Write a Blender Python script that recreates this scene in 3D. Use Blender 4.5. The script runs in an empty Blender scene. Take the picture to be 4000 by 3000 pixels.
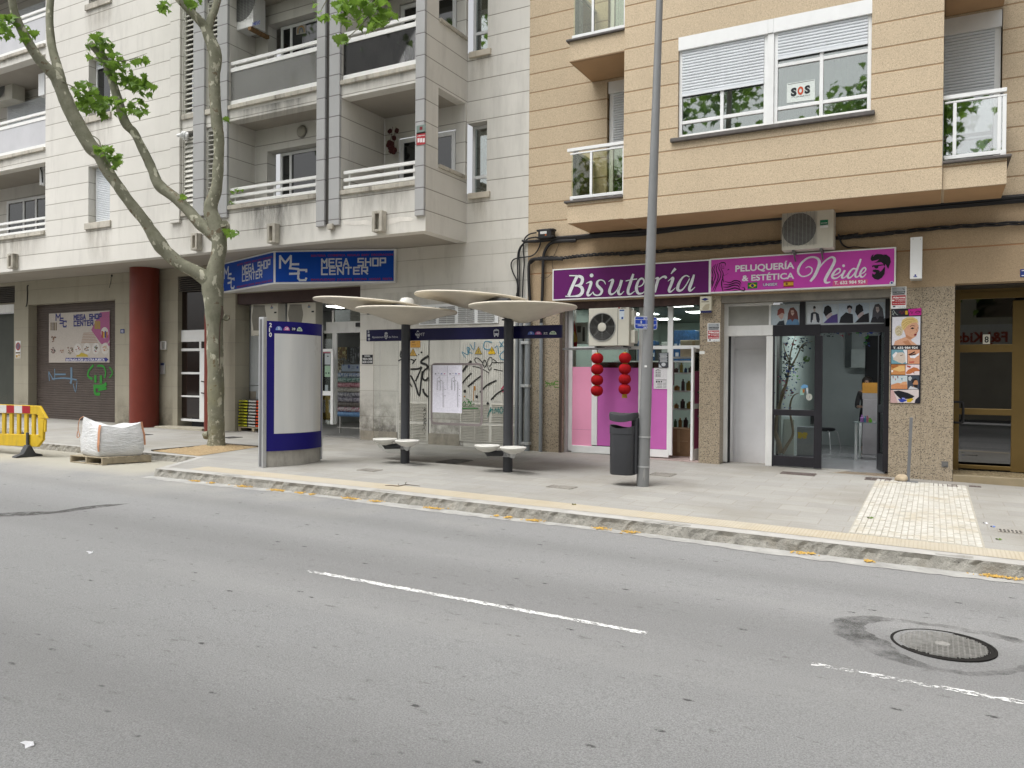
import bpy, math, random
from mathutils import Vector, Matrix
random.seed(7)
SC = bpy.context.scene
COL = SC.collection
# ---------------------------------------------------------------- camera (solved from the facade's vanishing lines)
FPX, YAW, PIT, ROL = 3048.64, 0.494359, 0.00999496, 0.00786695
CAM = Vector((0, 0, 1.62))
_fw = Vector((-math.sin(YAW)*math.cos(PIT), math.cos(YAW)*math.cos(PIT), -math.sin(PIT)))
_rt0 = Vector((math.cos(YAW), math.sin(YAW), 0)); _up0 = _rt0.cross(_fw)
_rt = math.cos(ROL)*_rt0 + math.sin(ROL)*_up0
_up = -math.sin(ROL)*_rt0 + math.cos(ROL)*_up0
cd = bpy.data.cameras.new('camera'); co = bpy.data.objects.new('camera', cd); COL.objects.link(co)
cd.sensor_fit = 'HORIZONTAL'; cd.sensor_width = 36; cd.lens = 36*FPX/4000; cd.clip_end = 600; cd.clip_start = .05
co.matrix_world = Matrix(((_rt.x, _up.x, -_fw.x, CAM.x), (_rt.y, _up.y, -_fw.y, CAM.y), (_rt.z, _up.z, -_fw.z, CAM.z), (0, 0, 0, 1)))
SC.camera = co
# survey tiles: crops of the photograph in which positions were measured
T = dict(F=(0,0,1), O=(0,0,1.80833), A1=(0,0,.45208),A2=(800,0,.36166),A3=(1500,0,.36166),A4=(2100,0,.36166),A5=(2600,0,.36166),A6=(3200,0,.36166),A7=(0,500,.36166),A8=(700,500,.36166),
B1=(1200,600,.36166),B2=(1900,700,.27125),B3=(2100,900,.36166),B4=(2700,850,.36166),B5=(3200,900,.36166),B6=(0,1050,.36166),B7=(600,1050,.36166),B8=(1350,1200,.36166),
C1=(0,1500,.36166),C2=(600,1600,.45208),C3=(1500,1600,.45208),C4=(2100,1300,.36166),C5=(2600,1300,.36166),C6=(3200,1300,.36166),C7=(3000,1750,.45208),C8=(3000,2250,.45208),
D1=(3400,500,.27125),D2=(1200,1090,.4973),D3=(2380,1150,.18083),D4=(3000,1280,.217),D5=(1000,1250,.18987),D6=(0,0,.18083))
def ray(t, x, y):
    a, b, s = T[t]; px, py = a+x*s, b+y*s
    return (px-2000)/FPX*_rt - (py-1500)/FPX*_up + _fw
def W(t, x, y, Y):                       # survey point on the vertical plane at depth Y
    d = ray(t, x, y); return CAM + d*(Y/d.y)
def WX(t, x, y, X):
    d = ray(t, x, y); return CAM + d*(X/d.x)
def WD(t, x, y, D):                      # survey point at distance D along the view axis
    return CAM + ray(t, x, y)*D
def gz(X, Y):                            # ground height (pavement surface)
    b = -.0141 if X > -6.95 else -.006
    return b*(X+6.95) + .01*(Y-15.13)
ROAD = -.13
def G(t, x, y, off=0.):                  # survey point on the ground
    d = ray(t, x, y); z = 0.
    for _ in range(12):
        p = CAM + d*((z-CAM.z)/d.z); z = gz(p.x, p.y) + off
    return Vector((p.x, p.y, z))
def R(t, x0, y0, x1, y1, Y):
    a = W(t, x0, y0, Y); b = W(t, x1, y1, Y)
    return a.x, b.x, b.z, a.z            # X0,X1,Z0,Z1
# ---------------------------------------------------------------- mesh builder
def catmull(pts, n=5):
    if len(pts) < 3: return list(pts)
    out = []; P = [pts[0]] + list(pts) + [pts[-1]]
    for i in range(1, len(P)-2):
        for k in range(n):
            u = k/n; a, b, c, d = P[i-1], P[i], P[i+1], P[i+2]
            out.append(.5*((2*b) + (c-a)*u + (2*a-5*b+4*c-d)*u*u + (3*b-a-3*c+d)*u**3))
    out.append(P[-2]); return out
class MB:
    def __init__(s): s.v = []; s.f = []; s.mi = []; s.mats = []; s.c = 0; s.k = 0
    def use(s, m):
        if m not in s.mats: s.mats.append(m)
        s.c = s.mats.index(m); return s
    def add(s, vs, fs):
        o = len(s.v); s.v += [Vector(v) for v in vs]
        for f in fs: s.f.append([o+i for i in f]); s.mi.append(s.c)
        return s
    def box(s, x0, x1, y0, y1, z0, z1):
        if x0 > x1: x0, x1 = x1, x0
        if y0 > y1: y0, y1 = y1, y0
        if z0 > z1: z0, z1 = z1, z0
        return s.add([(x0,y0,z0),(x1,y0,z0),(x1,y1,z0),(x0,y1,z0),(x0,y0,z1),(x1,y0,z1),(x1,y1,z1),(x0,y1,z1)],
                     [(0,1,5,4),(1,2,6,5),(2,3,7,6),(3,0,4,7),(4,5,6,7),(3,2,1,0)])
    def obox(s, c, ux, uy, uz):          # oriented box: centre + half axes
        c = Vector(c); q = []
        for k in (-1, 1):
            for a, b in ((-1,-1),(1,-1),(1,1),(-1,1)): q.append(c+a*ux+b*uy+k*uz)
        return s.add(q, [(0,1,5,4),(1,2,6,5),(2,3,7,6),(3,0,4,7),(4,5,6,7),(3,2,1,0)])
    def quad(s, a, b, c, d): return s.add([a,b,c,d], [(0,1,2,3)])
    def poly(s, pts): return s.add(pts, [tuple(range(len(pts)))])
    def prism(s, pts, d):                # polygon pushed along the vector d
        n = len(pts); d = Vector(d)
        return s.add([Vector(p) for p in pts]+[Vector(p)+d for p in pts],
                     [tuple(range(n)), tuple(range(2*n-1, n-1, -1))]+[(i, i+n, (i+1) % n+n, (i+1) % n) for i in range(n)])
    def tube(s, pts, rad, n=8, smooth=0):
        pts = [Vector(p) for p in pts]
        rr = list(rad) if hasattr(rad, '__len__') else [rad]*len(pts)
        if len(rr) != len(pts):
            k = (len(rr)-1)/(len(pts)-1); rr = [rr[int(i*k)]+(rr[min(int(i*k)+1, len(rr)-1)]-rr[int(i*k)])*(i*k-int(i*k)) for i in range(len(pts))]
        if smooth:
            r3 = catmull([Vector((r, 0, 0)) for r in rr], smooth); pts = catmull(pts, smooth); rr = [r.x for r in r3]
        o = len(s.v); up = None
        for i, p in enumerate(pts):
            t = (pts[min(i+1, len(pts)-1)]-pts[max(i-1, 0)])
            t = t.normalized() if t.length > 1e-9 else Vector((0,0,1))
            if up is None: up = t.orthogonal().normalized()
            up = (up - t*up.dot(t)); up = up.normalized() if up.length > 1e-6 else t.orthogonal().normalized()
            b = t.cross(up)
            for k in range(n):
                a = 2*math.pi*k/n; s.v.append(p+(up*math.cos(a)+b*math.sin(a))*rr[i])
        for i in range(len(pts)-1):
            for k in range(n):
                s.f.append([o+i*n+k, o+i*n+(k+1) % n, o+(i+1)*n+(k+1) % n, o+(i+1)*n+k]); s.mi.append(s.c)
        s.f.append([o+k for k in range(n)][::-1]); s.mi.append(s.c)
        s.f.append([o+(len(pts)-1)*n+k for k in range(n)]); s.mi.append(s.c)
        return s
    def lathe(s, prof, c, n=24, ax=None):  # profile (r,h) about axis ax through c
        c = Vector(c); ax = Vector(ax or (0,0,1)).normalized(); u = ax.orthogonal().normalized(); w = ax.cross(u); o = len(s.v)
        for r, h in prof:
            for k in range(n):
                a = 2*math.pi*k/n; s.v.append(c+ax*h+(u*math.cos(a)+w*math.sin(a))*max(r, 1e-4))
        for i in range(len(prof)-1):
            for k in range(n):
                s.f.append([o+i*n+k, o+i*n+(k+1) % n, o+(i+1)*n+(k+1) % n, o+(i+1)*n+k]); s.mi.append(s.c)
        s.f.append([o+k for k in range(n)][::-1]); s.mi.append(s.c)
        s.f.append([o+(len(prof)-1)*n+k for k in range(n)]); s.mi.append(s.c)
        return s
    def ribbon(s, pts, w, nrm=(0,-1,0), sm=5, thick=0):
        pts = [Vector(p) for p in pts]; nrm = Vector(nrm)
        ww = list(w) if hasattr(w, '__len__') else [w]*len(pts)
        if sm and len(pts) > 2:
            r3 = catmull([Vector((r, 0, 0)) for r in ww], sm); pts = catmull(pts, sm); ww = [r.x for r in r3]
        o = len(s.v); n = len(pts)
        for i, p in enumerate(pts):
            t = (pts[min(i+1, n-1)]-pts[max(i-1, 0)]); t = t.normalized() if t.length > 1e-9 else Vector((1,0,0))
            b = nrm.cross(t); p = p+nrm*(3e-5*i); s.v += [p-b*ww[i]/2, p+b*ww[i]/2]
        for i in range(n-1):
            s.f.append([o+2*i, o+2*i+2, o+2*i+3, o+2*i+1]); s.mi.append(s.c)
        return s
    def S(s, t, pts, w, Y, sm=5):         # stroke traced on the plane Y; widths in tile pixels
        s.k += 1; Y -= .0002*(s.k % 12); P = [W(t, x, y, Y) for x, y in pts]; k = T[t][2]/FPX
        ww = w if hasattr(w, '__len__') else [w]*len(pts)
        return s.ribbon(P, [a*k*(p-CAM).dot(_fw) for a, p in zip(ww, P)], sm=sm)
    def P(s, t, pts, Y): return s.poly([W(t, x, y, Y) for x, y in pts])
    def disc(s, t, x, y, r, Y, n=18, ry=None):
        return s.P(t, [(x+r*math.cos(2*math.pi*k/n), y+(ry or r)*math.sin(2*math.pi*k/n)) for k in range(n)], Y)
    def B(s, t, x0, y0, x1, y1, Y, d=.02):  # box with its front on the plane Y, corners surveyed
        X0, X1, Z0, Z1 = R(t, x0, y0, x1, y1, Y); return s.box(X0, X1, Y, Y+d, Z0, Z1)
    def text(s, txt, frame, bold=0., shear=0., w=None, align='LEFT'):
        # frame: (origin, ux, uz): ux, uz are metres per unit; text height 1 = cap height; w = width to fit (units)
        cu = bpy.data.curves.new('t', 'FONT'); cu.body = txt; cu.offset = bold; cu.shear = shear; cu.resolution_u = 3
        ob = bpy.data.objects.new('t', cu); COL.objects.link(ob)
        me = ob.to_mesh(); vs = [v.co.copy() for v in me.vertices]; fs = [tuple(p.vertices) for p in me.polygons]
        ob.to_mesh_clear(); bpy.data.objects.remove(ob); bpy.data.curves.remove(cu)
        if not vs: return s
        x0 = min(v.x for v in vs); x1 = max(v.x for v in vs); cap = .73
        kx = 1/cap
        if w: kx = w/(x1-x0)
        o, ux, uz = frame
        sh = 0 if align == 'LEFT' else (-(x1-x0)*kx/2 if align == 'CENTER' else -(x1-x0)*kx)
        return s.add([o+ux*((v.x-x0)*kx+sh)+uz*(v.y/cap) for v in vs], fs)
    def T(s, txt, t, x0, y0, x1, y1, Y, bold=0., shear=0.):  # text: base-left (x0,y0) to base-right (x1,y1 = top right)
        a = W(t, x0, y0, Y); b = W(t, x1, y1, Y)
        return s.text(txt, (a, Vector((1,0,0)), Vector((0,0,b.z-a.z))), bold, shear, w=b.x-a.x)
    def wall(s, X0, X1, Z0, Z1, Y0, Y1, holes=(), sides=True):  # wall facing -Y with rectangular openings
        xs = sorted({X0, X1} | {min(max(h[i], X0), X1) for h in holes for i in (0, 1)})
        zs = sorted({Z0, Z1} | {min(max(h[i], Z0), Z1) for h in holes for i in (2, 3)})
        def hole(x, z): return any(h[0] < x < h[1] and h[2] < z < h[3] for h in holes)
        nx, nz = len(xs)-1, len(zs)-1
        sol = [[not hole((xs[i]+xs[i+1])/2, (zs[k]+zs[k+1])/2) for k in range(nz)] for i in range(nx)]
        g = lambda i, k: 0 <= i < nx and 0 <= k < nz and sol[i][k]
        for i in range(nx):
            for k in range(nz):
                if not sol[i][k]: continue
                a, b, c, d = xs[i], xs[i+1], zs[k], zs[k+1]
                s.quad((a,Y0,c),(b,Y0,c),(b,Y0,d),(a,Y0,d)); s.quad((b,Y1,c),(a,Y1,c),(a,Y1,d),(b,Y1,d))
                if not g(i-1, k): s.quad((a,Y1,c),(a,Y0,c),(a,Y0,d),(a,Y1,d))
                if not g(i+1, k): s.quad((b,Y0,c),(b,Y1,c),(b,Y1,d),(b,Y0,d))
                if not g(i, k-1): s.quad((a,Y1,c),(b,Y1,c),(b,Y0,c),(a,Y0,c))
                if not g(i, k+1): s.quad((a,Y0,d),(b,Y0,d),(b,Y1,d),(a,Y1,d))
        return s
def tag(o, label=None, cat=None, group=None, kind=None):
    if label: o['label'] = label
    if cat: o['category'] = cat
    if group: o['group'] = group
    if kind: o['kind'] = kind
    return o
def thing(name, label, cat, loc, group=None):
    o = bpy.data.objects.new(name, None); COL.objects.link(o); o.location = Vector(loc); o.empty_display_size = .1
    return tag(o, label, cat, group)
def wloc(o):
    v = Vector((0,0,0))
    while o is not None: v += Vector(o.location); o = o.parent
    return v
def part(name, mb, mat=None, parent=None, smooth=False, bevel=0, label=None):
    me = bpy.data.meshes.new(name); off = wloc(parent) if parent else Vector((0,0,0))
    me.from_pydata([v-off for v in mb.v], [], mb.f)
    for m in (mb.mats or [mat]): me.materials.append(m)
    if mb.mats: me.polygons.foreach_set('material_index', mb.mi)
    o = bpy.data.objects.new(name, me); COL.objects.link(o)
    if parent: o.parent = parent
    if smooth:
        me.polygons.foreach_set('use_smooth', [True]*len(me.polygons))
        try: me.set_sharp_from_angle(angle=math.radians(40))
        except Exception: pass
    if bevel:
        b = o.modifiers.new('bevel', 'BEVEL'); b.width = bevel; b.segments = 2; b.limit_method = 'ANGLE'; b.angle_limit = .7
    me.update()
    if label: o['label'] = label
    return o
def solo(name, mb, mat, label, cat, loc=None, group=None, smooth=False, bevel=0):   # a thing that is one mesh, origin at its base
    if loc is None:
        xs = [v.x for v in mb.v]; ys = [v.y for v in mb.v]
        loc = Vector(((min(xs)+max(xs))/2, (min(ys)+max(ys))/2, min(v.z for v in mb.v)))
    loc = Vector(loc)
    for v in mb.v: v -= loc
    o = part(name, mb, mat, None, smooth, bevel); o.location = loc
    return tag(o, label, cat, group)
def struct(name, mb, mat, smooth=False):
    o = part(name, mb, mat, None, smooth); o['kind'] = 'structure'; return o
def dup(o, loc, label=None, rz=0., sc=1., parent=None):
    c = o.copy(); COL.objects.link(c)
    if parent: c.parent = parent
    else: c.location = loc; c.rotation_euler = (0, 0, rz); c.scale = (sc, sc, sc)
    if label: c['label'] = label
    for ch in list(o.children): dup(ch, None, parent=c)
    return c
# ---------------------------------------------------------------- materials
def lin(h):
    h = h.lstrip('#'); c = [int(h[i:i+2], 16)/255 for i in (0, 2, 4)]
    return tuple(x/12.92 if x <= .04045 else ((x+.055)/1.055)**2.4 for x in c)
class N:
    def __init__(s, name):
        s.m = bpy.data.materials.new(name); s.m.use_nodes = True; s.t = s.m.node_tree; s.n = s.t.nodes; s.l = s.t.links
        s.b = s.n['Principled BSDF']; s.pos = s.n.new('ShaderNodeNewGeometry').outputs['Position']
    def link(s, a, b): s.l.new(a, b)
    def val(s, sock, v):
        if hasattr(v, 'is_linked') or hasattr(v, 'links'): s.l.new(v, sock)
        else: sock.default_value = v
    def math(s, op, a, b=0., clamp=False):
        n = s.n.new('ShaderNodeMath'); n.operation = op; n.use_clamp = clamp; s.val(n.inputs[0], a); s.val(n.inputs[1], b); return n.outputs[0]
    def scale(s, v):
        n = s.n.new('ShaderNodeVectorMath'); n.operation = 'MULTIPLY'; s.link(s.pos, n.inputs[0]); n.inputs[1].default_value = v; return n.outputs[0]
    def noise(s, sc, detail=3, rough=.6, vec=None):
        n = s.n.new('ShaderNodeTexNoise'); n.inputs['Scale'].default_value = sc; n.inputs['Detail'].default_value = detail; n.inputs['Roughness'].default_value = rough
        s.link(vec or s.pos, n.inputs['Vector']); return n.outputs['Fac']
    def voro(s, sc, vec=None, out='Distance', feat='F1'):
        n = s.n.new('ShaderNodeTexVoronoi'); n.feature = feat; n.inputs['Scale'].default_value = sc; s.link(vec or s.pos, n.inputs['Vector']); return n.outputs[out]
    def ramp(s, v, a, b, lo=0., hi=1.):
        n = s.n.new('ShaderNodeMapRange'); s.link(v, n.inputs[0]); n.inputs[1].default_value = a; n.inputs[2].default_value = b; n.inputs[3].default_value = lo; n.inputs[4].default_value = hi; return n.outputs[0]
    def mix(s, f, a, b, mode='MIX'):
        n = s.n.new('ShaderNodeMix'); n.data_type = 'RGBA'; n.blend_type = mode; s.val(n.inputs[0], f)
        for k, v in ((6, a), (7, b)):
            if isinstance(v, tuple): n.inputs[k].default_value = (*v[:3], 1)
            elif isinstance(v, float): n.inputs[k].default_value = (v, v, v, 1)
            else: s.link(v, n.inputs[k])
        return n.outputs[2]
    def axis(s, i):
        n = s.n.new('ShaderNodeSeparateXYZ'); s.link(s.pos, n.inputs[0]); return n.outputs[i]
    def lines(s, i, z0, sp, w):           # 1 on thin lines every sp along axis i
        a = s.math('FRACT', s.math('ADD', s.math('DIVIDE', s.math('SUBTRACT', s.axis(i), z0), sp), .5))
        return s.ramp(s.math('ABSOLUTE', s.math('SUBTRACT', a, .5)), w*.6/sp, w/sp, 1., 0.)
    def bump(s, h, st=.3, dist=.02):
        n = s.n.new('ShaderNodeBump'); n.inputs['Strength'].default_value = st; n.inputs['Distance'].default_value = dist; s.link(h, n.inputs['Height']); s.link(n.outputs[0], s.b.inputs['Normal'])
    def done(s, col, rough=.8, metal=0., spec=.35):
        if isinstance(col, tuple): s.b.inputs['Base Color'].default_value = (*col[:3], 1)
        else: s.link(col, s.b.inputs['Base Color'])
        s.val(s.b.inputs['Roughness'], rough); s.b.inputs['Metallic'].default_value = metal
        s.b.inputs['Specular IOR Level'].default_value = spec; return s.m
_mc = {}
def mat(name, col, rough=.7, var=.12, sc=2.5, metal=0., spec=.35, bump=0., bsc=60, dirt=0.):
    if name in _mc: return _mc[name]
    n = N(name); a = n.noise(sc, 4, .65)
    c = n.mix(n.ramp(a, .3, .7), tuple(x*(1-var) for x in col), tuple(min(x*(1+var), .95) for x in col))
    if dirt:
        d = n.noise(1.6, 5, .7, n.scale((3, 3, .5))); c = n.mix(n.ramp(d, .5, .75, 0., dirt), c, (.09, .08, .065))
    if bump: n.bump(n.noise(bsc, 3), bump, .01)
    _mc[name] = n.done(c, rough, metal, spec); return _mc[name]
def ink(h, k=.85, rough=.5):              # flat printed colour
    if isinstance(h, tuple): c = h
    else: c = tuple(x*k for x in lin(h))
    return mat('print_%s_%d' % (h if isinstance(h, str) else '%.2f_%.2f_%.2f' % h, int(k*100)), c, rough, .11, 38.)
def emit(name, col, st):
    m = bpy.data.materials.new(name); m.use_nodes = True; b = m.node_tree.nodes['Principled BSDF']
    b.inputs['Base Color'].default_value = (*col, 1); b.inputs['Emission Color'].default_value = (*col, 1); b.inputs['Emission Strength'].default_value = st; return m
def overlay(name, col, mask, rough=.8):     # worn thin layer: lets the surface below show through where it has gone
    n = N(name); f = mask(n); out = n.n['Material Output']; tr = n.n.new('ShaderNodeBsdfTransparent'); mx = n.n.new('ShaderNodeMixShader')
    n.done(col(n) if callable(col) else col, rough, 0, .3); n.link(f, mx.inputs[0]); n.link(tr.outputs[0], mx.inputs[1]); n.link(n.b.outputs[0], mx.inputs[2]); n.link(mx.outputs[0], out.inputs[0]); return n.m
def glass(name, tint=(.9,.95,.93), refl=1., dust_veil=0., base=.04):
    if name in _mc: return _mc[name]
    m = bpy.data.materials.new(name); m.use_nodes = True; t = m.node_tree; n = t.nodes; l = t.links
    out = n['Material Output']; n.remove(n['Principled BSDF'])
    tr = n.new('ShaderNodeBsdfTransparent'); tr.inputs[0].default_value = (*tint, 1)
    gl = n.new('ShaderNodeBsdfGlossy'); gl.inputs['Roughness'].default_value = .015; gl.inputs['Color'].default_value = (refl, refl, refl, 1)
    lw = n.new('ShaderNodeFresnel'); lw.inputs['IOR'].default_value = 1.5
    ad = n.new('ShaderNodeMath'); ad.operation = 'ADD'; l.new(lw.outputs[0], ad.inputs[0]); ad.inputs[1].default_value = base; ad.use_clamp = True
    mx = n.new('ShaderNodeMixShader'); l.new(ad.outputs[0], mx.inputs[0]); l.new(tr.outputs[0], mx.inputs[1]); l.new(gl.outputs[0], mx.inputs[2])
    last = mx
    if dust_veil:
        df = n.new('ShaderNodeBsdfDiffuse'); df.inputs[0].default_value = (.6, .6, .57, 1)
        nz = n.new('ShaderNodeTexNoise'); nz.inputs['Scale'].default_value = 1.5; mr = n.new('ShaderNodeMapRange'); l.new(nz.outputs[0], mr.inputs[0]); mr.inputs[3].default_value = dust_veil*.6; mr.inputs[4].default_value = dust_veil*1.4
        m2 = n.new('ShaderNodeMixShader'); l.new(mr.outputs[0], m2.inputs[0]); l.new(mx.outputs[0], m2.inputs[1]); l.new(df.outputs[0], m2.inputs[2]); last = m2
    l.new(last.outputs[0], out.inputs[0]); _mc[name] = m; return m
def panel_wall(name, col, z0, sp, lw, lcol, speck=0., streak=.25, xs=None):
    n = N(name)
    c = n.mix(n.ramp(n.noise(.7, 5, .6), .3, .7), tuple(x*.93 for x in col), tuple(min(1, x*1.05) for x in col))
    fl = lambda a, z, s: n.math('FLOOR', n.math('DIVIDE', n.math('SUBTRACT', n.axis(a), z), s)); cv = n.n.new('ShaderNodeCombineXYZ'); n.link(fl(2, z0, sp), cv.inputs[2]); n.link(fl(0, .3, 2.6), cv.inputs[0]); wn = n.n.new('ShaderNodeTexWhiteNoise'); wn.noise_dimensions = '3D'; n.link(cv.outputs[0], wn.inputs['Vector']); c = n.mix(n.ramp(wn.outputs['Value'], 0., 1., 0., .16), c, tuple(x*.72 for x in col))
    if speck:
        v = n.noise(95, 2, .5); c = n.mix(n.ramp(v, .5, .68, 0., speck), c, tuple(x*.42 for x in col))
        v3 = n.noise(60, 2, .5); c = n.mix(n.ramp(v3, .58, .7, 0., speck*.8), c, tuple(min(x*1.45, .8) for x in col))
    d = n.noise(1.3, 5, .72, n.scale((2.2, 2.2, .35))); c = n.mix(n.ramp(d, .52, .78, 0., streak), c, tuple(x*.5 for x in col))
    L = n.lines(2, z0, sp, lw)
    if xs: L = n.math('MAXIMUM', L, n.lines(0, *xs))
    c = n.mix(n.math('MULTIPLY', L, .8), c, lcol)
    h = n.math('SUBTRACT', n.math('MULTIPLY', n.noise(120 if speck else 50, 3), .35 if speck else .06), n.math('MULTIPLY', L, 1.))
    n.bump(h, .55, .012)
    m = n.done(c, .88, 0, .2); _mc[name] = m; return m
M_GRAY = panel_wall('cream_stucco', (.665,.645,.60), 5.074, .4585, .011, (.21,.19,.16), 0, .34)
M_GRAYP = panel_wall('grey_stucco', (.42,.42,.42), 5.074, .4585, .014, (.15,.14,.14), 0, .12)
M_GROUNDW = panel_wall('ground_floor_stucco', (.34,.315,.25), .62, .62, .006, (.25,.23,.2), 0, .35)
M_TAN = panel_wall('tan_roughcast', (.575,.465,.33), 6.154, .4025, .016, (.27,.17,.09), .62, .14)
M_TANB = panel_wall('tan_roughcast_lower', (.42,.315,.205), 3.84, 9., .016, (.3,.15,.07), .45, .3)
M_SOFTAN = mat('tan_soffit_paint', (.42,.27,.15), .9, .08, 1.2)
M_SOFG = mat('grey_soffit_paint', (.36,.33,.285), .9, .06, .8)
M_WHITE = mat('white_paint', (.76,.77,.77), .45, .04, 3., dirt=.05)
M_WHITEW = mat('white_worn_paint', (.70,.70,.69), .55, .05, 3., dirt=.22)
M_ALU = mat('aluminium', (.55,.56,.57), .4, .05, 5., .6)
M_CONC = mat('concrete', (.42,.40,.36), .9, .15, 4., bump=.3, dirt=.4)
M_CAP = mat('stained_concrete_sill', (.46,.43,.37), .9, .2, 3., bump=.2, dirt=.95)
M_DSTONE = mat('dark_slate', (.10,.09,.085), .6, .2, 8.)
M_BLACK = mat('black_plastic', (.018,.018,.02), .5, .1, 5.)
M_DGREY = mat('anthracite_paint', (.045,.047,.053), .42, .1, 3.)
M_LAMP = mat('grey_metal_paint', (.24,.245,.25), .42, .06, 2., .2, dirt=.15)
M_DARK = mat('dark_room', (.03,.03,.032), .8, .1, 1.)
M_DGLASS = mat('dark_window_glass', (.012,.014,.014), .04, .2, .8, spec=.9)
M_PANE = glass('window_glass', (.82,.9,.86), 1., 0, .17)
M_SHOPG = glass('shop_glass', (.92,.96,.94), .9, 0, -.015)
M_BALG = glass('smoked_balcony_glass', (.84,.83,.82), .8, .24, -.03)  # pale diffuse share stands in for frosting and reflected light
M_BALGR = glass('clear_smoked_glass', (.96,.955,.95), .5, .02, -.03)
M_BALG2 = glass('greenish_balcony_glass', (.84,.87,.76), 1., .0, .02)
M_SHELG = glass('shelter_glass', (.975,.985,.98), .8, .012, -.035)
M_SHUT = mat('white_roller_slats', (.66,.69,.72), .5, .05, 2.)
M_BROWNSH = mat('brown_roller_shutter', (.08,.062,.053), .6, .15, 2., dirt=.3)
def granite():
    n = N('speckled_granite'); v = n.voro(85, out='Color')
    sx = n.n.new('ShaderNodeSeparateXYZ'); n.link(v, sx.inputs[0])
    c = n.mix(n.ramp(sx.outputs[0], .80, .84), (.315,.26,.19), (.075,.062,.05))
    c = n.mix(n.ramp(sx.outputs[1], .70, .76, 0, .7), c, (.44,.375,.285))
    c = n.mix(n.ramp(n.noise(1.1, 4), .45, .75, 0, .3), c, (.2,.15,.1))
    L = n.math('MAXIMUM', n.lines(2, .09, .72, .004), n.lines(0, -.17, 1.5, .004)); c = n.mix(n.math('MULTIPLY', L, .6), c, (.1,.08,.06))
    return n.done(c, .35, 0, .4)
M_GRAN = granite()
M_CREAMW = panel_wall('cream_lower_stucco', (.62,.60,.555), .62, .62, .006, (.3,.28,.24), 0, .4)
EXPOSURE = 0.74
# ---------------------------------------------------------------- light
w = bpy.data.worlds.new('World'); SC.world = w; w.use_nodes = True
nt = w.node_tree; bg = nt.nodes['Background']
sky = nt.nodes.new('ShaderNodeTexSky'); sky.sky_type = 'NISHITA'; sky.sun_disc = False
SUN_EL, SUN_AZ = math.radians(64), math.radians(205)   # behind the camera, a little to its left
sky.sun_elevation = SUN_EL; sky.sun_rotation = SUN_AZ; sky.air_density = 1.; sky.dust_density = 6.; sky.ozone_density = 1.
hs = nt.nodes.new('ShaderNodeHueSaturation'); hs.inputs['Saturation'].default_value = .10   # overcast: nearly white sky
nt.links.new(sky.outputs[0], hs.inputs['Color']); nt.links.new(hs.outputs[0], bg.inputs[0]); bg.inputs[1].default_value = .125
sl = bpy.data.lights.new('sun', 'SUN'); sl.energy = 1.25; sl.angle = math.radians(40); sl.color = (1, .985, .95)
so = bpy.data.objects.new('sun', sl); COL.objects.link(so)
sd = Vector((math.sin(SUN_AZ)*math.cos(SUN_EL), math.cos(SUN_AZ)*math.cos(SUN_EL), math.sin(SUN_EL)))
so.rotation_euler = sd.to_track_quat('Z', 'Y').to_euler(); so.location = (0, -10, 30)
SC.view_settings.view_transform = 'Standard'; SC.view_settings.look = 'None'; SC.view_settings.gamma = 1; SC.view_settings.exposure = EXPOSURE
SC.cycles.max_bounces = 8; SC.cycles.diffuse_bounces = 4; SC.cycles.transparent_max_bounces = 16; SC.cycles.use_denoising = True
SC.cycles.caustics_reflective = False; SC.cycles.caustics_refractive = False; SC.cycles.sample_clamp_indirect = 6
# ---------------------------------------------------------------- road, pavement
def m_asphalt():
    n = N('worn_asphalt'); v = n.math('ADD', n.math('MULTIPLY', n.noise(95, 3, .8), .65), n.math('MULTIPLY', n.noise(300, 2, .7), .35)); v2 = n.voro(85)
    c = n.mix(n.ramp(v, .36, .64), (.138,.139,.14), (.34,.341,.341))
    c = n.mix(n.ramp(v2, .0, .22, .75, 0.), c, (.50,.49,.46)); v3 = n.voro(42); c = n.mix(n.ramp(v3, .0, .12, .7, 0.), c, (.58,.56,.52))
    big = n.noise(.45, 4, .6, n.scale((.35, 1.6, 1))); c = n.mix(n.ramp(big, .35, .7, 0., .35), c, (.20,.198,.195))
    band = n.noise(.9, 4, .6, n.scale((.12, 1.5, 1))); c = n.mix(n.ramp(band, .52, .75, 0., .22), c, (.36,.355,.345))
    vv = n.scale((.8, 1.7, 1)); d = n.voro(3.4, vv); vc = n.n.new('ShaderNodeSeparateXYZ'); n.link(n.voro(3.4, vv, 'Color'), vc.inputs[0]); k = n.math('MULTIPLY', n.ramp(d, .06, .12, 1., 0.), n.ramp(n.noise(34, 3), .36, .5)); k = n.math('MULTIPLY', k, n.ramp(vc.outputs[0], .40, .45)); ln = n.noise(.55, 2, .5, n.scale((.03, 1.1, 1))); c = n.mix(n.ramp(ln, .45, .62, 0., .38), c, (.135,.133,.132)); c = n.mix(n.math('MULTIPLY', k, .9), c, (.04,.04,.04))
    cr = n.noise(6, 5, .75, n.scale((1., 2.2, 1))); c = n.mix(n.ramp(cr, .61, .69, 0., .5), c, (.085,.083,.08))
    y = n.axis(1); x = n.axis(0)
    dust_veil = n.math('MULTIPLY', n.ramp(y, 7.2, 9.6, 0., 1.), n.ramp(n.math('ADD', n.noise(.8, 4), n.math('MULTIPLY', n.math('ADD', x, 9.), -.03)), .42, .75, 0., .75)); c = n.mix(dust_veil, c, (.40,.385,.34))
    pk = n.ramp(x, -12.0, -12.6, 0., 1.); pk = n.math('MULTIPLY', pk, n.ramp(y, 8.6, 9.3, 0., .8)); c = n.mix(pk, c, (.38,.36,.30))
    n.bump(n.math('SUBTRACT', v, n.math('MULTIPLY', v2, .6)), .55, .006)
    return n.done(c, .85, 0, .3)
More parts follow.
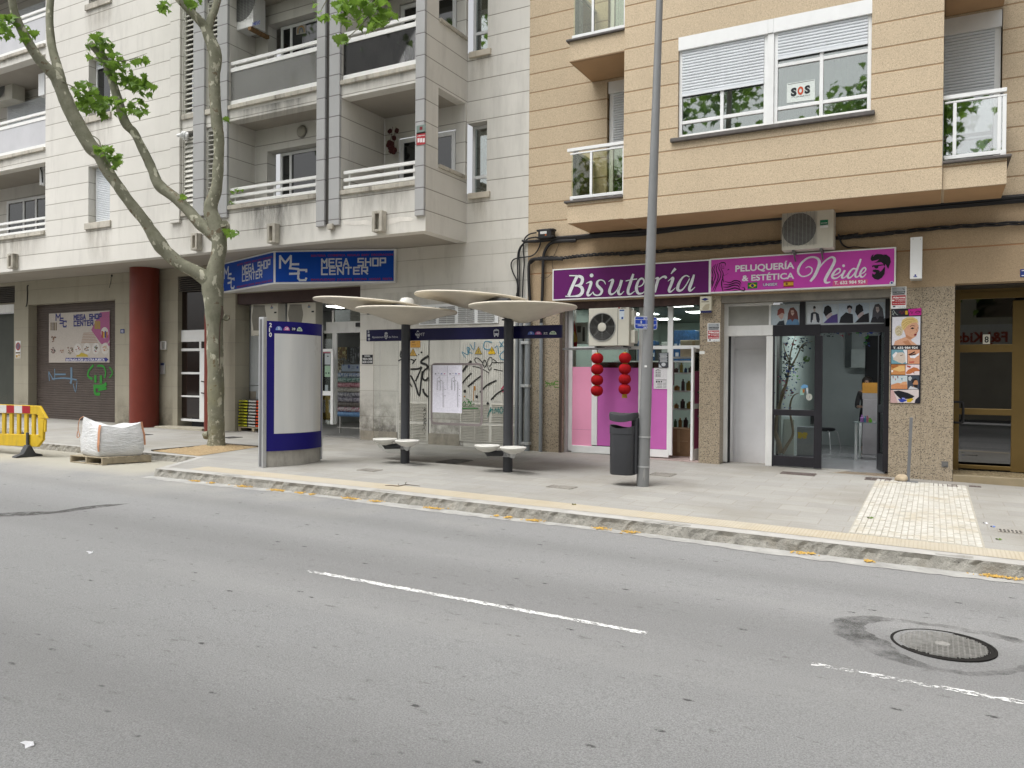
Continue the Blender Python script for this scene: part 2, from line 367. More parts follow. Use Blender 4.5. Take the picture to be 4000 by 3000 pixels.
def m_paving():
    n = N('pavement_slabs'); c = n.mix(n.ramp(n.noise(70, 2), .3, .7), (.295,.288,.272), (.365,.356,.336))
    br = n.n.new('ShaderNodeTexBrick'); n.link(n.pos, br.inputs['Vector']); br.inputs['Scale'].default_value = 1.; br.inputs['Brick Width'].default_value = .6; br.inputs['Row Height'].default_value = .4; br.inputs['Mortar Size'].default_value = .006
    br.inputs['Color1'].default_value = (.86,.86,.86,1); br.inputs['Color2'].default_value = (1.02,1.02,1.0,1); br.inputs['Mortar'].default_value = (.80,.75,.70,1); br.inputs['Bias'].default_value = .1
    c = n.mix(1., c, br.outputs['Color'], 'MULTIPLY')
    st = n.noise(2., 3, .5, n.scale((1, 14, 1))); c = n.mix(n.ramp(st, .35, .7, 0., .22), c, (.46,.45,.43))
    d = n.noise(.55, 5, .65); c = n.mix(n.ramp(d, .46, .72, 0., .7), c, (.24,.222,.185))
    d2 = n.noise(14, 3); c = n.mix(n.ramp(d2, .68, .74, 0., .3), c, (.16,.15,.13))
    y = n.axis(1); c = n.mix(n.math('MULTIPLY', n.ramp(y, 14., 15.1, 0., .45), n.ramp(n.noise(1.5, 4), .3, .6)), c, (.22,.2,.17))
    n.bump(n.noise(40, 3), .12, .004); return n.done(c, .85, 0, .3)
M_ASPH = m_asphalt(); M_PAVE = m_paving()
KY, PKY = 8.97, 10.48
mb = MB()
def gq(mb, x0, x1, y0, y1, off): mb.quad((x0,y0,gz(x0,y0)+off),(x1,y0,gz(x1,y0)+off),(x1,y1,gz(x1,y1)+off),(x0,y1,gz(x0,y1)+off))
gq(mb, -6.95+1e-6, 60, -14, 15.0, ROAD); gq(mb, -90, -6.95, -14, 15.0, ROAD)
struct('road', mb, M_ASPH)
mb = MB()
gq(mb, -6.95+1e-6, 30, KY+.06, 15.75, 0); gp = lambda x, y, o=0: Vector((x, y, gz(x, y)+o))
mb.poly([gp(-6.95,KY+.06), gp(-6.95,15.75), gp(-60,15.75), gp(-60,PKY+.05), gp(-12.66,PKY+.05), gp(-11.80,KY+.06)])
struct('pavement', mb, M_PAVE)
# broken concrete kerb: uneven face, pale top band
def m_kerb():
    n = N('broken_kerb_concrete'); c = n.mix(n.ramp(n.noise(9, 5, .7), .3, .7), (.22,.212,.19), (.40,.385,.345))
    c = n.mix(n.ramp(n.noise(3, 4), .5, .7, 0., .5), c, (.24,.21,.165)); c = n.mix(n.ramp(n.noise(45, 3), .62, .7, 0., .7), c, (.07,.065,.06))
    n.bump(n.noise(28, 5, .7), .9, .03); return n.done(c, .95, 0, .15)
def m_kerbtop():
    n = N('pale_kerb_top'); c = n.mix(n.ramp(n.noise(5, 4), .3, .7), (.37,.36,.34), (.47,.46,.44)); c = n.mix(n.ramp(n.noise(30, 3), .66, .72, 0., .35), c, (.25,.24,.22)); return n.done(c, .9, 0, .2)
M_KERB = m_kerb(); M_KTOP = m_kerbtop()
def kerb(path, band, jit=1.):
    f = MB(); tp = MB(); rows = []; acc = 0; rn = random.Random(3)
    ox = 0
    for a, b in zip(path[:-1], path[1:]):
        a = Vector((*a, 0)); b = Vector((*b, 0)); L = (b-a).length; d = (b-a)/L; nm = Vector((-d.y, d.x, 0))
        for k in range(int(L/.07)+1):
            p = a+d*min(L, k*.07); chip = max(0, math.sin(p.x*1.7)+math.sin(p.x*4.3+1)+rn.random()-.9)*.02*jit+rn.random()*.012
            z = gz(p.x, p.y); e = p+nm*chip
            m = p+nm*(chip*.5+rn.uniform(-.02,.02)); lo = p-nm*(.02+rn.random()*.03)
            rows.append((p+nm*band+Vector((0,0,z+.004)), e+Vector((0,0,z+.004-chip*.25)), m+Vector((0,0,z-.05)), lo+Vector((0,0,z+ROAD-.02))))
    n = len(rows)
    tp.add([q for r in rows for q in r[:2]], [(2*i, 2*i+1, 2*i+3, 2*i+2)[::-1] for i in range(n-1)])
    f.add([q for r in rows for q in r[1:]], [(3*i+k, 3*i+k+1, 3*i+k+4, 3*i+k+3)[::-1] for i in range(n-1) for k in (0, 1)])
    f.use(M_KERB)
    o = len(f.v); f.use(M_KTOP); f.add(tp.v, tp.f); return f
struct('kerb', kerb([(-11.85, KY), (30, KY)], .23), None)
struct('parking_kerb', kerb([(-60, PKY-.04), (-12.62, PKY-.0), (-11.85, KY+.03)], .14, .4), None)
mb = MB(); rn = random.Random(5); xs = [-11.9+.11*i for i in range(350)]
o = [(x, 8.74+.05*math.sin(x*1.3)+rn.uniform(-.025,.025)-.02*max(0, x+2)) for x in xs]
mb.add([Vector((x, y, gz(x, y)+ROAD+.004)) for x, y in o]+[Vector((x, KY+.01, gz(x, KY)+ROAD+.004)) for x in xs], [(i, i+1, i+351, i+350) for i in range(349)])
struct('gutter', mb, mat('pale_gutter_cement', (.36,.355,.34), .95, .2, 5., bump=.3))
# tactile strip: yellowish ribbed slabs
def m_tact():
    n = N('yellow_tactile_paving'); c = n.mix(n.ramp(n.noise(3, 4), .3, .7), (.43,.37,.265), (.51,.45,.345))
    g = n.math('MAXIMUM', n.lines(0, 0., .04, .009), 0.); g2 = n.lines(1, 9.19, .43, .006)
    c = n.mix(n.math('MULTIPLY', n.math('MULTIPLY', g, n.lines(1, 0., .04, .016)), .5), c, (.30,.22,.12)); c = n.mix(n.math('MULTIPLY', n.math('MAXIMUM', n.lines(0, .1, .4, .006), g2), .4), c, (.3,.24,.16))
    c = n.mix(n.ramp(n.noise(.8, 4), .42, .7, .25, .8), c, (.44,.41,.35))
    n.bump(n.math('SUBTRACT', 1., g), .4, .006); return n.done(c, .85, 0, .25)
mb = MB(); gq(mb, -6.95+1e-6, 30, 9.20, 9.62, .005); gq(mb, -11.3, -6.95, 9.20, 9.62, .005); struct('tactile_strip', mb, m_tact())
# white tactile crossing in front of the grey post: real little setts
def m_sett():
    n = N('white_tactile_setts'); c = n.mix(n.ramp(n.noise(7, 3), .3, .7), (.45,.435,.39), (.60,.585,.54)); c = n.mix(n.ramp(n.noise(1.9, 4), .52, .72, 0., .6), c, (.42,.34,.21)); return n.done(c, .85, 0, .25)
mb = MB(); rn = random.Random(9); X = -.815
while X < .49:
    y = 9.63+rn.uniform(0, .05)
    while y < 14.62:
        L = rn.uniform(.085, .125); z = gz(X, y)
        if rn.random() < .985: mb.box(X+.003, X+.057, y, min(y+L-.006, 14.64), z-.01, z+.011+rn.uniform(-.003,.002))
        y += L
    X += .0655
struct('crossing_setts', mb, m_sett())
mb = MB(); gq(mb, -.83, .51, 9.62, 14.66, .004); struct('crossing_bed', mb, mat('sett_mortar', (.40,.375,.32), .95, .15, 20.))
# worn lane dashes
def m_dashmask(n):
    v = n.noise(30, 4, .8, n.scale((.7, 1.6, 1))); e = n.noise(5, 3)
    edge = n.ramp(n.math('ABSOLUTE', n.math('SUBTRACT', n.axis(1), 5.605)), .025, .06, 0., .30)
    xx = n.axis(0); fade = n.math('MAXIMUM', n.ramp(xx, -5.05, -5.5, 0., .30), n.ramp(xx, -1.2, -.6, 0., .06))
    wear = n.math('ADD', n.math('ADD', n.math('ADD', v, edge), fade), n.math('MULTIPLY', n.math('SUBTRACT', e, .5), .25)); return n.ramp(wear, .515, .55, 1., 0.)
M_DASH = overlay('worn_white_road_paint', (.78,.78,.77), m_dashmask)
for a, b in ((-5.7, -1.86), (-.70, 2.2)):
    mb = MB(); gq(mb, a, b, 5.545, 5.665, ROAD+.004); struct('lane_dash', mb, M_DASH)
# tarmac patch stains round the manhole and the long wet streak at the left
def blob(mb, pts, off):
    mb.poly([Vector((x, y, gz(x, y)+off)) for x, y in pts])
def m_stainmask(n): return n.math('MULTIPLY', n.ramp(n.noise(3.5, 4, .7), .38, .62), n.ramp(n.noise(70, 3, .8), .35, .6, .2, .62))
M_STAIN = overlay('tar_stain', (.06,.06,.057), m_stainmask)
mb = MB(); cx, cy = .086, 6.50
ring = []
for k in range(60):
    a = 2*math.pi*k/60; r = .62+.06*math.sin(3*a)+rn.uniform(-.02,.02); wdt = .035+.10*max(0, math.cos(a-math.pi*1.04))**2+.03*max(0, math.sin(a*2)); ring.append((a, r, wdt))
vs = [Vector((cx+(r+s*wd)*math.cos(a), cy+(r*.82+s*wd)*math.sin(a), 0)) for a, r, wd in ring for s in (-1, 1)]
for v in vs: v.z = gz(v.x, v.y)+ROAD+.003
mb.add(vs, [(2*i, 2*i+1, (2*i+3) % 120, (2*i+2) % 120)[::-1] for i in range(60)]); struct('tar_ring', mb, M_STAIN)
mb = MB(); sp = [G('C1', x, y, ROAD+.003) for x, y in ((-600,1440),(0,1395),(250,1380),(600,1375),(900,1325),(1150,1300),(1400,1290),(1330,1302),(1150,1325),(950,1350),(700,1385),(500,1405),(250,1425),(0,1430),(-600,1500))]
mb.poly(sp); struct('tar_streak', mb, overlay('dark_tar', (.09,.088,.085), lambda n: n.math('MULTIPLY', n.ramp(n.noise(6, 5, .7), .32, .55), .75)))
# earth bed round the tree
mb = MB(); sb = [G('C1', 1640, 722, .006), G('C2', 620, 300, .006), G('C2', 905, 322, .006), G('C2', 390, 400, .006)]
def bil(u, v): return sb[0].lerp(sb[1], v).lerp(sb[3].lerp(sb[2], v), u)
n_ = 26; vs = []
for i in range(n_+1):
    for k in range(n_+1):
        p = bil(i/n_, k/n_); r = min(i, k, n_-i, n_-k)/n_; d = (p.xy-Vector((-13.6,11.8))).length
        p.z += (0 if r == 0 else min(.05, r*.3)*rn.uniform(.3, 1)+max(0, .05*(1-d/.5))); vs.append(p)
mb.add(vs, [(i*(n_+1)+k, (i+1)*(n_+1)+k, (i+1)*(n_+1)+k+1, i*(n_+1)+k+1)[::1] for i in range(n_) for k in range(n_)])
def m_soil():
    n = N('sandy_earth'); c = n.mix(n.ramp(n.noise(25, 5, .7), .3, .7), (.27,.19,.10), (.47,.36,.22)); n.bump(n.noise(60, 4), .8, .02); return n.done(c, .95, 0, .15)
struct('earth_bed', mb, m_soil(), True)
mb = MB()
for a, b in ((0,1),(1,2)):
    d = sb[b]-sb[a]; mb.obox((sb[a]+sb[b])/2+Vector((0,0,-.005)), d/2, Vector((-d.y, d.x, 0)).normalized()*.03, Vector((0,0,.03)))
struct('bed_edging', mb, mat('dark_edging', (.10,.09,.08), .9, .2, 8.))
# grates and covers let into the pavement
def cover(label, q, bars, col, along=0, group=None):
    q = [G(*a, .0) for a in q]; x0 = (q[0].x+q[3].x)/2; x1 = (q[1].x+q[2].x)/2; y1 = (q[0].y+q[1].y)/2; y0 = (q[2].y+q[3].y)/2
    cx, cy = (x0+x1)/2, (y0+y1)/2; t = thing('drain_cover', label, 'drain cover', (cx, cy, gz(cx, cy)), group)
    b = MB(); gq(b, x0, x1, y0, y1, .004); m = MB()
    part('recess', b, mat('grate_recess', (.035,.033,.03), .9), t)
    nb = bars[0]; na = bars[1]
    for i in range(nb+1):
        x = x0+(x1-x0)*i/nb; m.box(x-.008, x+.008, y0, y1, gz(x, cy)-.01, gz(x, cy)+.009)
    for i in range(na+1):
        y = y0+(y1-y0)*i/na; m.box(x0, x1, y-.008, y+.008, gz(cx, y)-.01, gz(cx, y)+.0085)
    part('grating', m, col, t); return t
M_IRON = mat('grey_cast_iron', (.15,.148,.145), .6, .25, 9., .4); M_IRONL = mat('pale_cast_iron', (.32,.30,.27), .8, .25, 9.); M_IRONR = mat('reddish_cast_iron', (.15,.12,.11), .8, .25, 9.)
cover('flat grey service cover between the two shelter posts', (('C3',590,428),('C3',775,440),('C3',620,468),('C3',450,458)), (16, 14), M_IRON)
cover('checkered iron cover with yellow edge near the tactile strip before the litter bin', (('C3',1450,655),('C3',1685,668),('C3',1600,692),('C3',1410,668)), (7, 7), M_IRONL)
cover('pale worn cover just right of the lamp post foot', (('C4',1260,1508),('C4',1505,1527),('C4',1420,1558),('C4',1215,1535)), (9, 9), M_IRONL)
cover('long barred grate below the glazed salon window', (('C5',1270,1500),('C5',1620,1525),('C5',1610,1552),('C5',1240,1520)), (22, 2), M_IRONR)
cover('narrow reddish cover before the open salon doorway', (('C7',850,255),('C7',1070,268),('C7',1060,290),('C7',835,275)), (4, 6), M_IRONR)
cover('reddish cover set in the white setts right of the grey post', (('C7',1400,303),('C7',1635,325),('C7',1640,340),('C7',1400,325)), (4, 6), M_IRONR)
cover('smallest cover by the step of the brown entrance door', (('C7',1740,325),('C7',1835,333),('C7',1838,340),('C7',1742,335)), (3, 3), M_IRONR)
cover('black square holed drain at the far right of the pavement', (('C7',1985,700),('C7',2195,720),('C7',2205,745),('C7',2000,728)), (6, 2), M_IRONL)
cover('rusty mesh drain in front of the left shelter post', (('C2',1860,512),('C2',1990,523),('C2',1880,537),('C2',1740,523)), (8, 6), M_IRONL)
cover('dark grate behind the tree trunk near the shop pillar', (('C2',640,232),('C2',760,238),('C2',690,250),('C2',600,248)), (7, 5), M_IRON)
cover('grate on the pavement near the red column', (('C1',1530,540),('C1',1630,545),('C1',1590,558),('C1',1490,552)), (7, 5), M_IRON)
# manhole
mz = gz(cx, cy)+ROAD; t = thing('manhole_cover', 'round cast iron manhole cover in the road asphalt', 'manhole cover', (cx, cy, mz))
m = MB(); m.lathe([(.345,-.02),(.345,.006),(.325,.007),(.322,.002),(.30,.002),(.298,-.02)], (cx, cy, mz), 48); part('frame_ring', m, mat('dark_iron', (.022,.021,.02), .8, .2, 20., spec=.1), t)
m = MB(); m.lathe([(.297,-.02),(.297,.001),(.0,.001)], (cx, cy, mz), 48); part('plate', m, mat('dark_iron', (.022,.021,.02), .8, .2, 20., spec=.1), t)
m = MB()
for i in range(-9, 10):
    h = .034*i
    if abs(h) > .285: continue
    L = math.sqrt(.285**2-h*h)
    for ux in (Vector((1,.0,0)), Vector((0,1,0))):
        uy = Vector((-ux.y, ux.x, 0)); m.obox(Vector((cx, cy, mz+.004))+uy*h, ux*L, uy*.0052, Vector((0,0,.003)))
part('tread', m, mat('worn_iron', (.30,.295,.28), .6, .2, 20., .2), t)
m = MB(); m.lathe([(.05,0),(.05,.009),(.03,.010),(0,.010)], (cx, cy, mz), 16); part('boss', m, mat('worn_iron', (.30,.29,.27), .5), t)
# ================================================================ cream/grey apartment building
YT, YB = 15.13, 13.5
gb = thing('apartment_building', 'cream grey apartment block with white balcony rails and graffiti on its ground floor', 'building', (-16, 15.13, .06))
XR, XC = -7.785, -9.357            # right end, bay corner
ZS = 4.645                         # soffit
def Xf(px, Y=YB): return W('F', px, 600, Y).x
X = dict(w0=Xf(177.5), n0=Xf(345.5), n2=Xf(430), pA=Xf(673), pA1=Xf(710), l0=Xf(714), l1=Xf(762), l2=Xf(805), l3=Xf(855), l4=Xf(895), r0=Xf(1243), r1=Xf(1276), r2=Xf(1292), r3=Xf(1333), c0=Xf(1628), c1=XC)
TOP = 14.
n_lo = (X['n0'], X['n2'], 5.76, W('A7', 955, 415, YB).z); n_hi = (X['n0'], X['n2'], 8.70, W('A7', 955, 415, YB).z+2.97)
holes = [(-34, X['w0'], 5.70, 7.71), (-34, X['w0'], 8.12, 10.82), (-34, X['w0'], 11.10, 13.8), n_lo, n_hi, (X['n0'], X['n2'], 11.80, 13.6)]
for a, b in ((X['l0'], X['l1']), (X['l2'], X['l3'])): holes += [(a, b, 5.72, 7.74), (a, b, 8.16, 10.9), (a, b, 11.15, 13.6)]
for a, b in ((X['l4'], X['r0']), (X['r3'], X['c0'])): holes += [(a, b, 5.70, 7.77), (a, b, 8.13, 10.85), (a, b, 11.15, 13.7)]
m = MB(); m.wall(-34, XC, ZS, TOP, YB, YB+.28, holes); part('front_wall', m, M_GRAY, gb)
# upper right wall with its slit windows
wr_lo = (XC, W('A3', 1113, 1400, YT).x, W('B1', 1960, 410, YT).z, W('A3', 1110, 1303, YT).z)
wr_hi = (XC, W('A3', 1120, 300, YT).x, W('A3', 1140, 528, YT).z, 10.9)
m = MB(); m.wall(XC+.001, XR, ZS, TOP, YT, YT+.35, [wr_lo, wr_hi]); part('side_wall', m, M_GRAY, gb)
# bay flank (faces +X) with openings into the corner loggia
yp = WX('A3', 590, 700, XC).y; s1 = WX('B1', 1415, 125, XC).z; s2 = WX('A3', 590, 200, XC).z
m = MB()
ys = [YB, yp, 15.05, YT]; zz = [ZS, s1, 7.77, s2, 10.85, TOP]
for i in range(3):
    for k in range(5):
        if i == 1 and k in (1, 3): continue
        m.box(XC-.24, XC, ys[i]+(.28 if i == 0 else 0), ys[i+1], zz[k], zz[k+1])
part('flank_wall', m, M_GRAY, gb)
for z in (s1, s2): m = MB(); m.box(XC-.27, XC+.05, yp+.01, 15.05, z-.05, z+.02); part('flank_sill', m, M_CAP, gb)
# soffit under the overhang, unseen light-blocking top slab, floor slabs, loggia walls
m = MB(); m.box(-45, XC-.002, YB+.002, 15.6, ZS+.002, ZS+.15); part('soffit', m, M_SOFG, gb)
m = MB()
m.box(-45, XR-.01, YB+.02, 22, TOP, TOP+.2); part('light_block_slab', m, M_CONC, gb)  # unseen slab, added to block light from above into the rooms
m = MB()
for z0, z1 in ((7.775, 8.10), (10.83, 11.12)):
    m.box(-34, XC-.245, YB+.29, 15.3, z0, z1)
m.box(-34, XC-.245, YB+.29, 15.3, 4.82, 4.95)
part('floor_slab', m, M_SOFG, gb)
LB1, LB2 = 14.33, 15.06
def lw(fn): m = MB(); fn(m); part('loggia_wall', m, M_GRAY, gb)
for z0, z1 in ((4.95, 7.772), (8.103, 10.827), (11.123, 13.98)):
    lw(lambda m: m.box(X['l4']-.2, X['l4']-.002, YB+.285, LB1, z0, z1)); lw(lambda m: m.box(X['r0']+.002, X['r0']+.2, YB+.285, LB1+.4, z0, z1))
    lw(lambda m: m.wall(X['l4'], X['r0'], z0, z1, LB1, LB1+.3, [(W('A8', 950, 400, LB1).x, X['r0']-.05, z0+.05, z0+2.25)]))
    lw(lambda m: m.box(X['r3']-.2, X['r3']-.002, YB+.285, LB2, z0, z1))
    lw(lambda m: m.wall(X['r3'], XC-.245, z0, z1, LB2, LB2+.06, [(W('A3', 155, 1560, LB2).x, -9.62, z0+.05, z0+2.3)]))
    lw(lambda m: m.box(-34, X['w0'], 15.0, 15.1, z0, z1)); lw(lambda m: m.box(X['w0']+.002, X['w0']+.2, YB+.285, 15.0, z0, z1))
# pilasters
for a, b, zb, mm in ((X['pA'], X['pA1'], W('A7', 1870, 1035, YB).z, M_GRAY), (X['l1'], X['l2'], 5.55, M_GRAYP), (X['l3'], X['l4'], W('A8', 480, 975, YB).z, M_GRAYP), (X['r0'], X['r1'], W('A8', 1545, 1068, YB).z, M_GRAYP), (X['r2'], X['r3'], W('A8', 1700, 1055, YB).z, M_GRAYP), (X['c0'], X['c1'], W('B1', 1235, 675, YB).z, M_GRAYP)):
    m = MB(); m.box(a, b-(.002 if b == XC else 0), YB-.07, YB-.001, zb, TOP); part('pilaster', m, mm, gb, bevel=.012)
m = MB(); m.box(X['r1']+.004, X['r2']-.004, YB-.012, YB-.002, 5.0, TOP); part('pipe_groove', m, mat('dark_groove', (.06,.055,.05), .9), gb)
m = MB(); m.B('A8', 1597, 1035, 1655, 1088, YB-.1, .09); part('pipe_foot', m, M_CAP, gb, bevel=.01)
# caps of the parapets
def cap(a, b, z, h=.09): 
    m = MB(); m.box(a, b, YB-.06, YB+.30, z-h, z+.012); part('parapet_cap', m, M_CAP, gb, bevel=.012)
for z in (5.70, 8.13): 
    cap(X['l4']+.003, X['r0']-.003, z); cap(X['r3']+.003, X['c0']-.003, z); cap(-34, X['w0']-.003, z)
cap(-34, X['w0']-.003, 11.11)
for a, b in ((X['l0'], X['l1']), (X['l2'], X['l3'])):
    for z in (5.72, 8.16):
        m = MB(); m.box(a-.03, b+.03, YB-.05, YB+.2, z-.12, z+.005); part('louvre_sill', m, M_CAP, gb, bevel=.01)
# railings
M_RAIL = mat('white_rail', (.78,.78,.76), .4, .04, 4., dirt=.06)
def rail3(a, b, z, posts=3):
    m = MB()
    for h in (.07, .235, .40):
        m.box(a, b, YB+.02, YB+.07, z+h-.035, z+h+.035)
    for i in range(posts): x = a+.12+(b-a-.24)*i/(posts-1); m.box(x-.02, x+.02, YB+.072, YB+.10, z, z+.42)
    part('railing', m, M_RAIL, gb, bevel=.006)
def railg(a, b, z, gl, posts=3, panel=M_BALG):
    m = MB()
    for h, t in ((.075, .05), (.87, .05), (1.03, .04)): m.box(a, b, YB+.02, YB+.07, z+h-t, z+h+t)
    for i in range(posts): x = a+.1+(b-a-.2)*i/(posts-1); m.box(x-.02, x+.02, YB+.072, YB+.10, z, z+1.0)
    r = part('railing', m, M_RAIL, gb, bevel=.006)
    m = MB(); m.box(a+.01, b-.01, YB+.035, YB+.045, z+.126, z+.819); part('glass_panel', m, panel, r)
rail3(X['l4']+.01, X['r0']-.01, 5.712, 3); rail3(X['r3']+.05, X['c0']-.005, 5.712, 2)
railg(X['l4']+.01, X['r0']-.01, 8.142, 1); railg(X['r3']+.02, X['c0']-.005, 8.142, 1, 2, M_BALGR)
M_FROST = mat('opal_panel', (.50,.50,.52), .25, .06, 1.5, spec=.5)
rail3(-34, X['w0']-.01, 5.712, 5); railg(-34, X['w0']-.01, 8.132, 1, 5, M_FROST); railg(-34, X['w0']-.01, 11.122, 1, 5, M_FROST)
# windows: 'window' is the frame mesh, with pane / shutter children
def window(par, X0, X1, Z0, Z1, Y, fw=.06, mull=(), trans=(), shut=0., fm=None, pm=None, box=0., name='window', d=.06, label=None, curtain=None):
    m = MB(); m.box(X0, X0+fw, Y, Y+d, Z0, Z1); m.box(X1-fw, X1, Y, Y+d, Z0, Z1); m.box(X0+fw, X1-fw, Y, Y+d, Z0, Z0+fw); m.box(X0+fw, X1-fw, Y, Y+d, Z1-fw, Z1)
    for u in mull: x = X0+(X1-X0)*u; m.box(x-fw*.5, x+fw*.5, Y+.004, Y+d, Z0+fw, Z1-fw)
    for u in trans: z = Z0+(Z1-Z0)*u; m.box(X0+fw, X1-fw, Y+.008, Y+d-.004, z-fw*.5, z+fw*.5)
    if box: m.box(X0-.01, X1+.01, Y-.05, Y+.01, Z1-box, Z1+.01)
    f = part(name, m, fm or M_WHITE, par, bevel=.006, label=label)
    g = MB(); g.box(X0+fw*.5, X1-fw*.5, Y+d*.5, Y+d*.5+.008, Z0+fw*.5, Z1-fw*.5); part('pane', g, pm or M_PANE, f)
    if shut:
        s = MB(); zb = Z1-box-(Z1-Z0-box)*shut; nsl = max(3, int((Z1-box-zb)/.05)); h = (Z1-box-zb)/nsl
        for i in range(nsl):
            a = zb+i*h; s.prism([(X0+fw, Y-.002, a+.003), (X0+fw, Y-.014, a+h*.3), (X0+fw, Y-.014, a+h*.75), (X0+fw, Y-.002, a+h-.003), (X0+fw, Y+.006, a+h-.003), (X0+fw, Y+.006, a+.003)], (X1-X0-2*fw, 0, 0))
        s.box(X0+fw, X1-fw, Y-.02, Y+.008, zb-.05, zb+.002)
        part('roller_shutter', s, M_SHUT, f)
    if curtain:
        c = MB(); nf = int((X1-X0)/.09); pts = [(X0+(X1-X0)*i/nf, Y+d+.12+(.03 if i % 2 else -.0)+.01*math.sin(i*2.3)) for i in range(nf+1)]
        for (a, b), (e, h) in zip(pts[:-1], pts[1:]): c.quad((a,b,Z0),(e,h,Z0),(e,h,Z1),(a,b,Z1))
        part('curtain', c, curtain, f)
    return f
M_CURT = mat('sheer_curtain', (.33,.38,.33), .9, .1, 2.)
M_CURTD = mat('dark_curtain', (.10,.105,.09), .9, .25, 6.)
for (a, b, c, d), sh in ((n_lo, 1.), (n_hi, .12)):
    window(gb, a+.02, b-.005, c+.01, d-.01, YB+.2, .05, shut=sh, pm=M_DGLASS)
    m = MB(); m.box(a-.12, b+.06, YB-.05, YB+.2, c-.17, c+.004); part('window_sill', m, M_CAP, gb, bevel=.01)
m = MB(); m.box(X['n0']-.12, X['n2']+.06, YB-.05, YB+.2, 11.64, 11.80); part('window_sill', m, M_CAP, gb, bevel=.01)
for a, b, c, d in (wr_lo, wr_hi):
    window(gb, a+.004, b-.004, c+.004, d-.004, YT+.22, .07, trans=(.26,), curtain=M_CURTD)
    m = MB(); m.box(a+.06, b+.10, YT-.06, YT+.22, c-.13, c+.003); part('window_sill', m, mat('cream_sill', (.55,.50,.42), .8, .1, 3., dirt=.3), gb, bevel=.01)
# loggia doors
xw = W('A8', 950, 400, LB1).x
for z0 in (4.95, 8.103):
    window(gb, xw+.24, X['r0']-.06, z0+.06, z0+2.22, LB1+.2, .07, mull=(.16, .78), pm=M_DGLASS, name='balcony_door')
xd = W('A3', 155, 1560, LB2).x
for z0 in (4.95, 8.103):
    window(gb, xd+.03, -9.65, z0+.06, z0+2.27, LB2+.02, .10, mull=(.42,), pm=M_DGLASS, name='balcony_door')
# far-left loggia shutters / windows
for z0, sh in ((4.95, 0.), (8.103, .96), (11.123, .98)):
    a = W('A7', 105, 800, 15.0).x; b = W('A7', 620, 800, 15.0).x
    window(gb, a, b, z0+.05, z0+2.35, 14.9, .09, mull=(.36, .62), shut=sh, pm=M_DGLASS, name='balcony_door')
# louvre panels
M_LOUV = mat('cream_louvre', (.62,.61,.56), .55, .08, 3., dirt=.1)
def louvre(a, b, z0, z1, n, tilt, thin=.008, depth=.07):
    m = MB(); m.box(a, a+.03, YB+.04, YB+.12, z0, z1); m.box(b-.03, b, YB+.04, YB+.12, z0, z1); m.box(a, b, YB+.04, YB+.12, z1-.04, z1)
    for i in range(n):
        z = z0+(z1-z0)*(i+.5)/n; m.obox(((a+b)/2, YB+.08, z), Vector(((b-a)/2-.03, 0, 0)), Vector((0, depth*math.cos(tilt), depth*math.sin(tilt)))*.5*1.6, Vector((0, -math.sin(tilt), math.cos(tilt)))*thin)
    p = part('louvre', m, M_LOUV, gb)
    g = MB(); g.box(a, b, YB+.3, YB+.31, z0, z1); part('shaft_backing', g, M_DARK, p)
louvre(X['l0'], X['l1'], 8.165, 10.88, 22, .75, .012); louvre(X['l0'], X['l1'], 5.73, 7.60, 15, 1.05, .012, .10)
louvre(X['l2'], X['l3'], 8.165, 10.88, 24, .75, .012); louvre(X['l2'], X['l3'], 5.73, 7.72, 17, .1, .010, .05)
# concrete rain spouts
for t, x0, y0, x1, y1 in (('A8',945,1035,1030,1235), ('B1',697,622,805,835), ('A7',72,1360,135,1510), ('A7',2058,1138,2125,1312)):
    X0, X1, Z0, Z1 = R(t, x0, y0, x1, y1, YB-.17)
    m = MB(); w_ = (X1-X0); m.box(X0, X0+w_*.28, YB-.17, YB-.004, Z0, Z1); m.box(X1-w_*.3, X1, YB-.17, YB-.004, Z0, Z1); m.box(X0+w_*.28, X1-w_*.3, YB-.17, YB-.004, Z0, Z0+.05); m.box(X0+w_*.28, X1-w_*.3, YB-.17, YB-.004, Z1-.06, Z1); m.box(X0+w_*.28, X1-w_*.3, YB-.08, YB-.004, Z0+.05, Z1-.06)
    part('rain_spout', m, M_CAP, gb, bevel=.008)
# dark soot above the left spout and pale repair patch by the right one
m = MB(); m.P('B1', [(380,715),(430,735),(560,725),(640,715),(690,735),(690,780),(600,765),(500,775),(400,765)], YB-.004); m.P('B1', [(810,740),(900,700),(1000,680),(1100,685),(1150,700),(1120,730),(1000,735),(900,765),(840,770),(810,785)], YB-.004)
part('plaster_patch', m, mat('pale_patch', (.70,.67,.62), .9, .1, 5.), gb)
# weathering: soot and rain streaks that start under sills and spouts
_sk = 0
def stain(X0, X1, Z0, Z1, Y, st=.5, col=(.12,.11,.095), par=None):   # fades from its top edge Z1 down to Z0
    global _sk; _sk += 1
    def mk(n):
        f = n.math('MULTIPLY', n.ramp(n.axis(2), Z0, Z1), n.ramp(n.noise(3.2, 4, .7, n.scale((1.8, 1.8, .3))), .36, .7)); xm = (X0+X1)/2
        return n.math('MULTIPLY', n.math('MULTIPLY', f, n.ramp(n.math('ABSOLUTE', n.math('SUBTRACT', n.axis(0), xm)), (X1-X0)*.32, (X1-X0)*.5, 1., 0.)), st)
    m = MB(); m.quad((X0,Y,Z0),(X1,Y,Z0),(X1,Y,Z1),(X0,Y,Z1)); part('weather_stain', m, overlay('weather_stain_%d' % _sk, col, mk, .95), par or gb)
YSt = YB-.0025
for z in (5.69, 8.06): stain(X['l4']+.05, X['r0']-.05, z-.55, z-.08, YSt, .6, (.07,.07,.066)) if z > 6 else stain(X['l4']+.05, X['r0']-.05, 4.75, z-.09, YSt, .45)
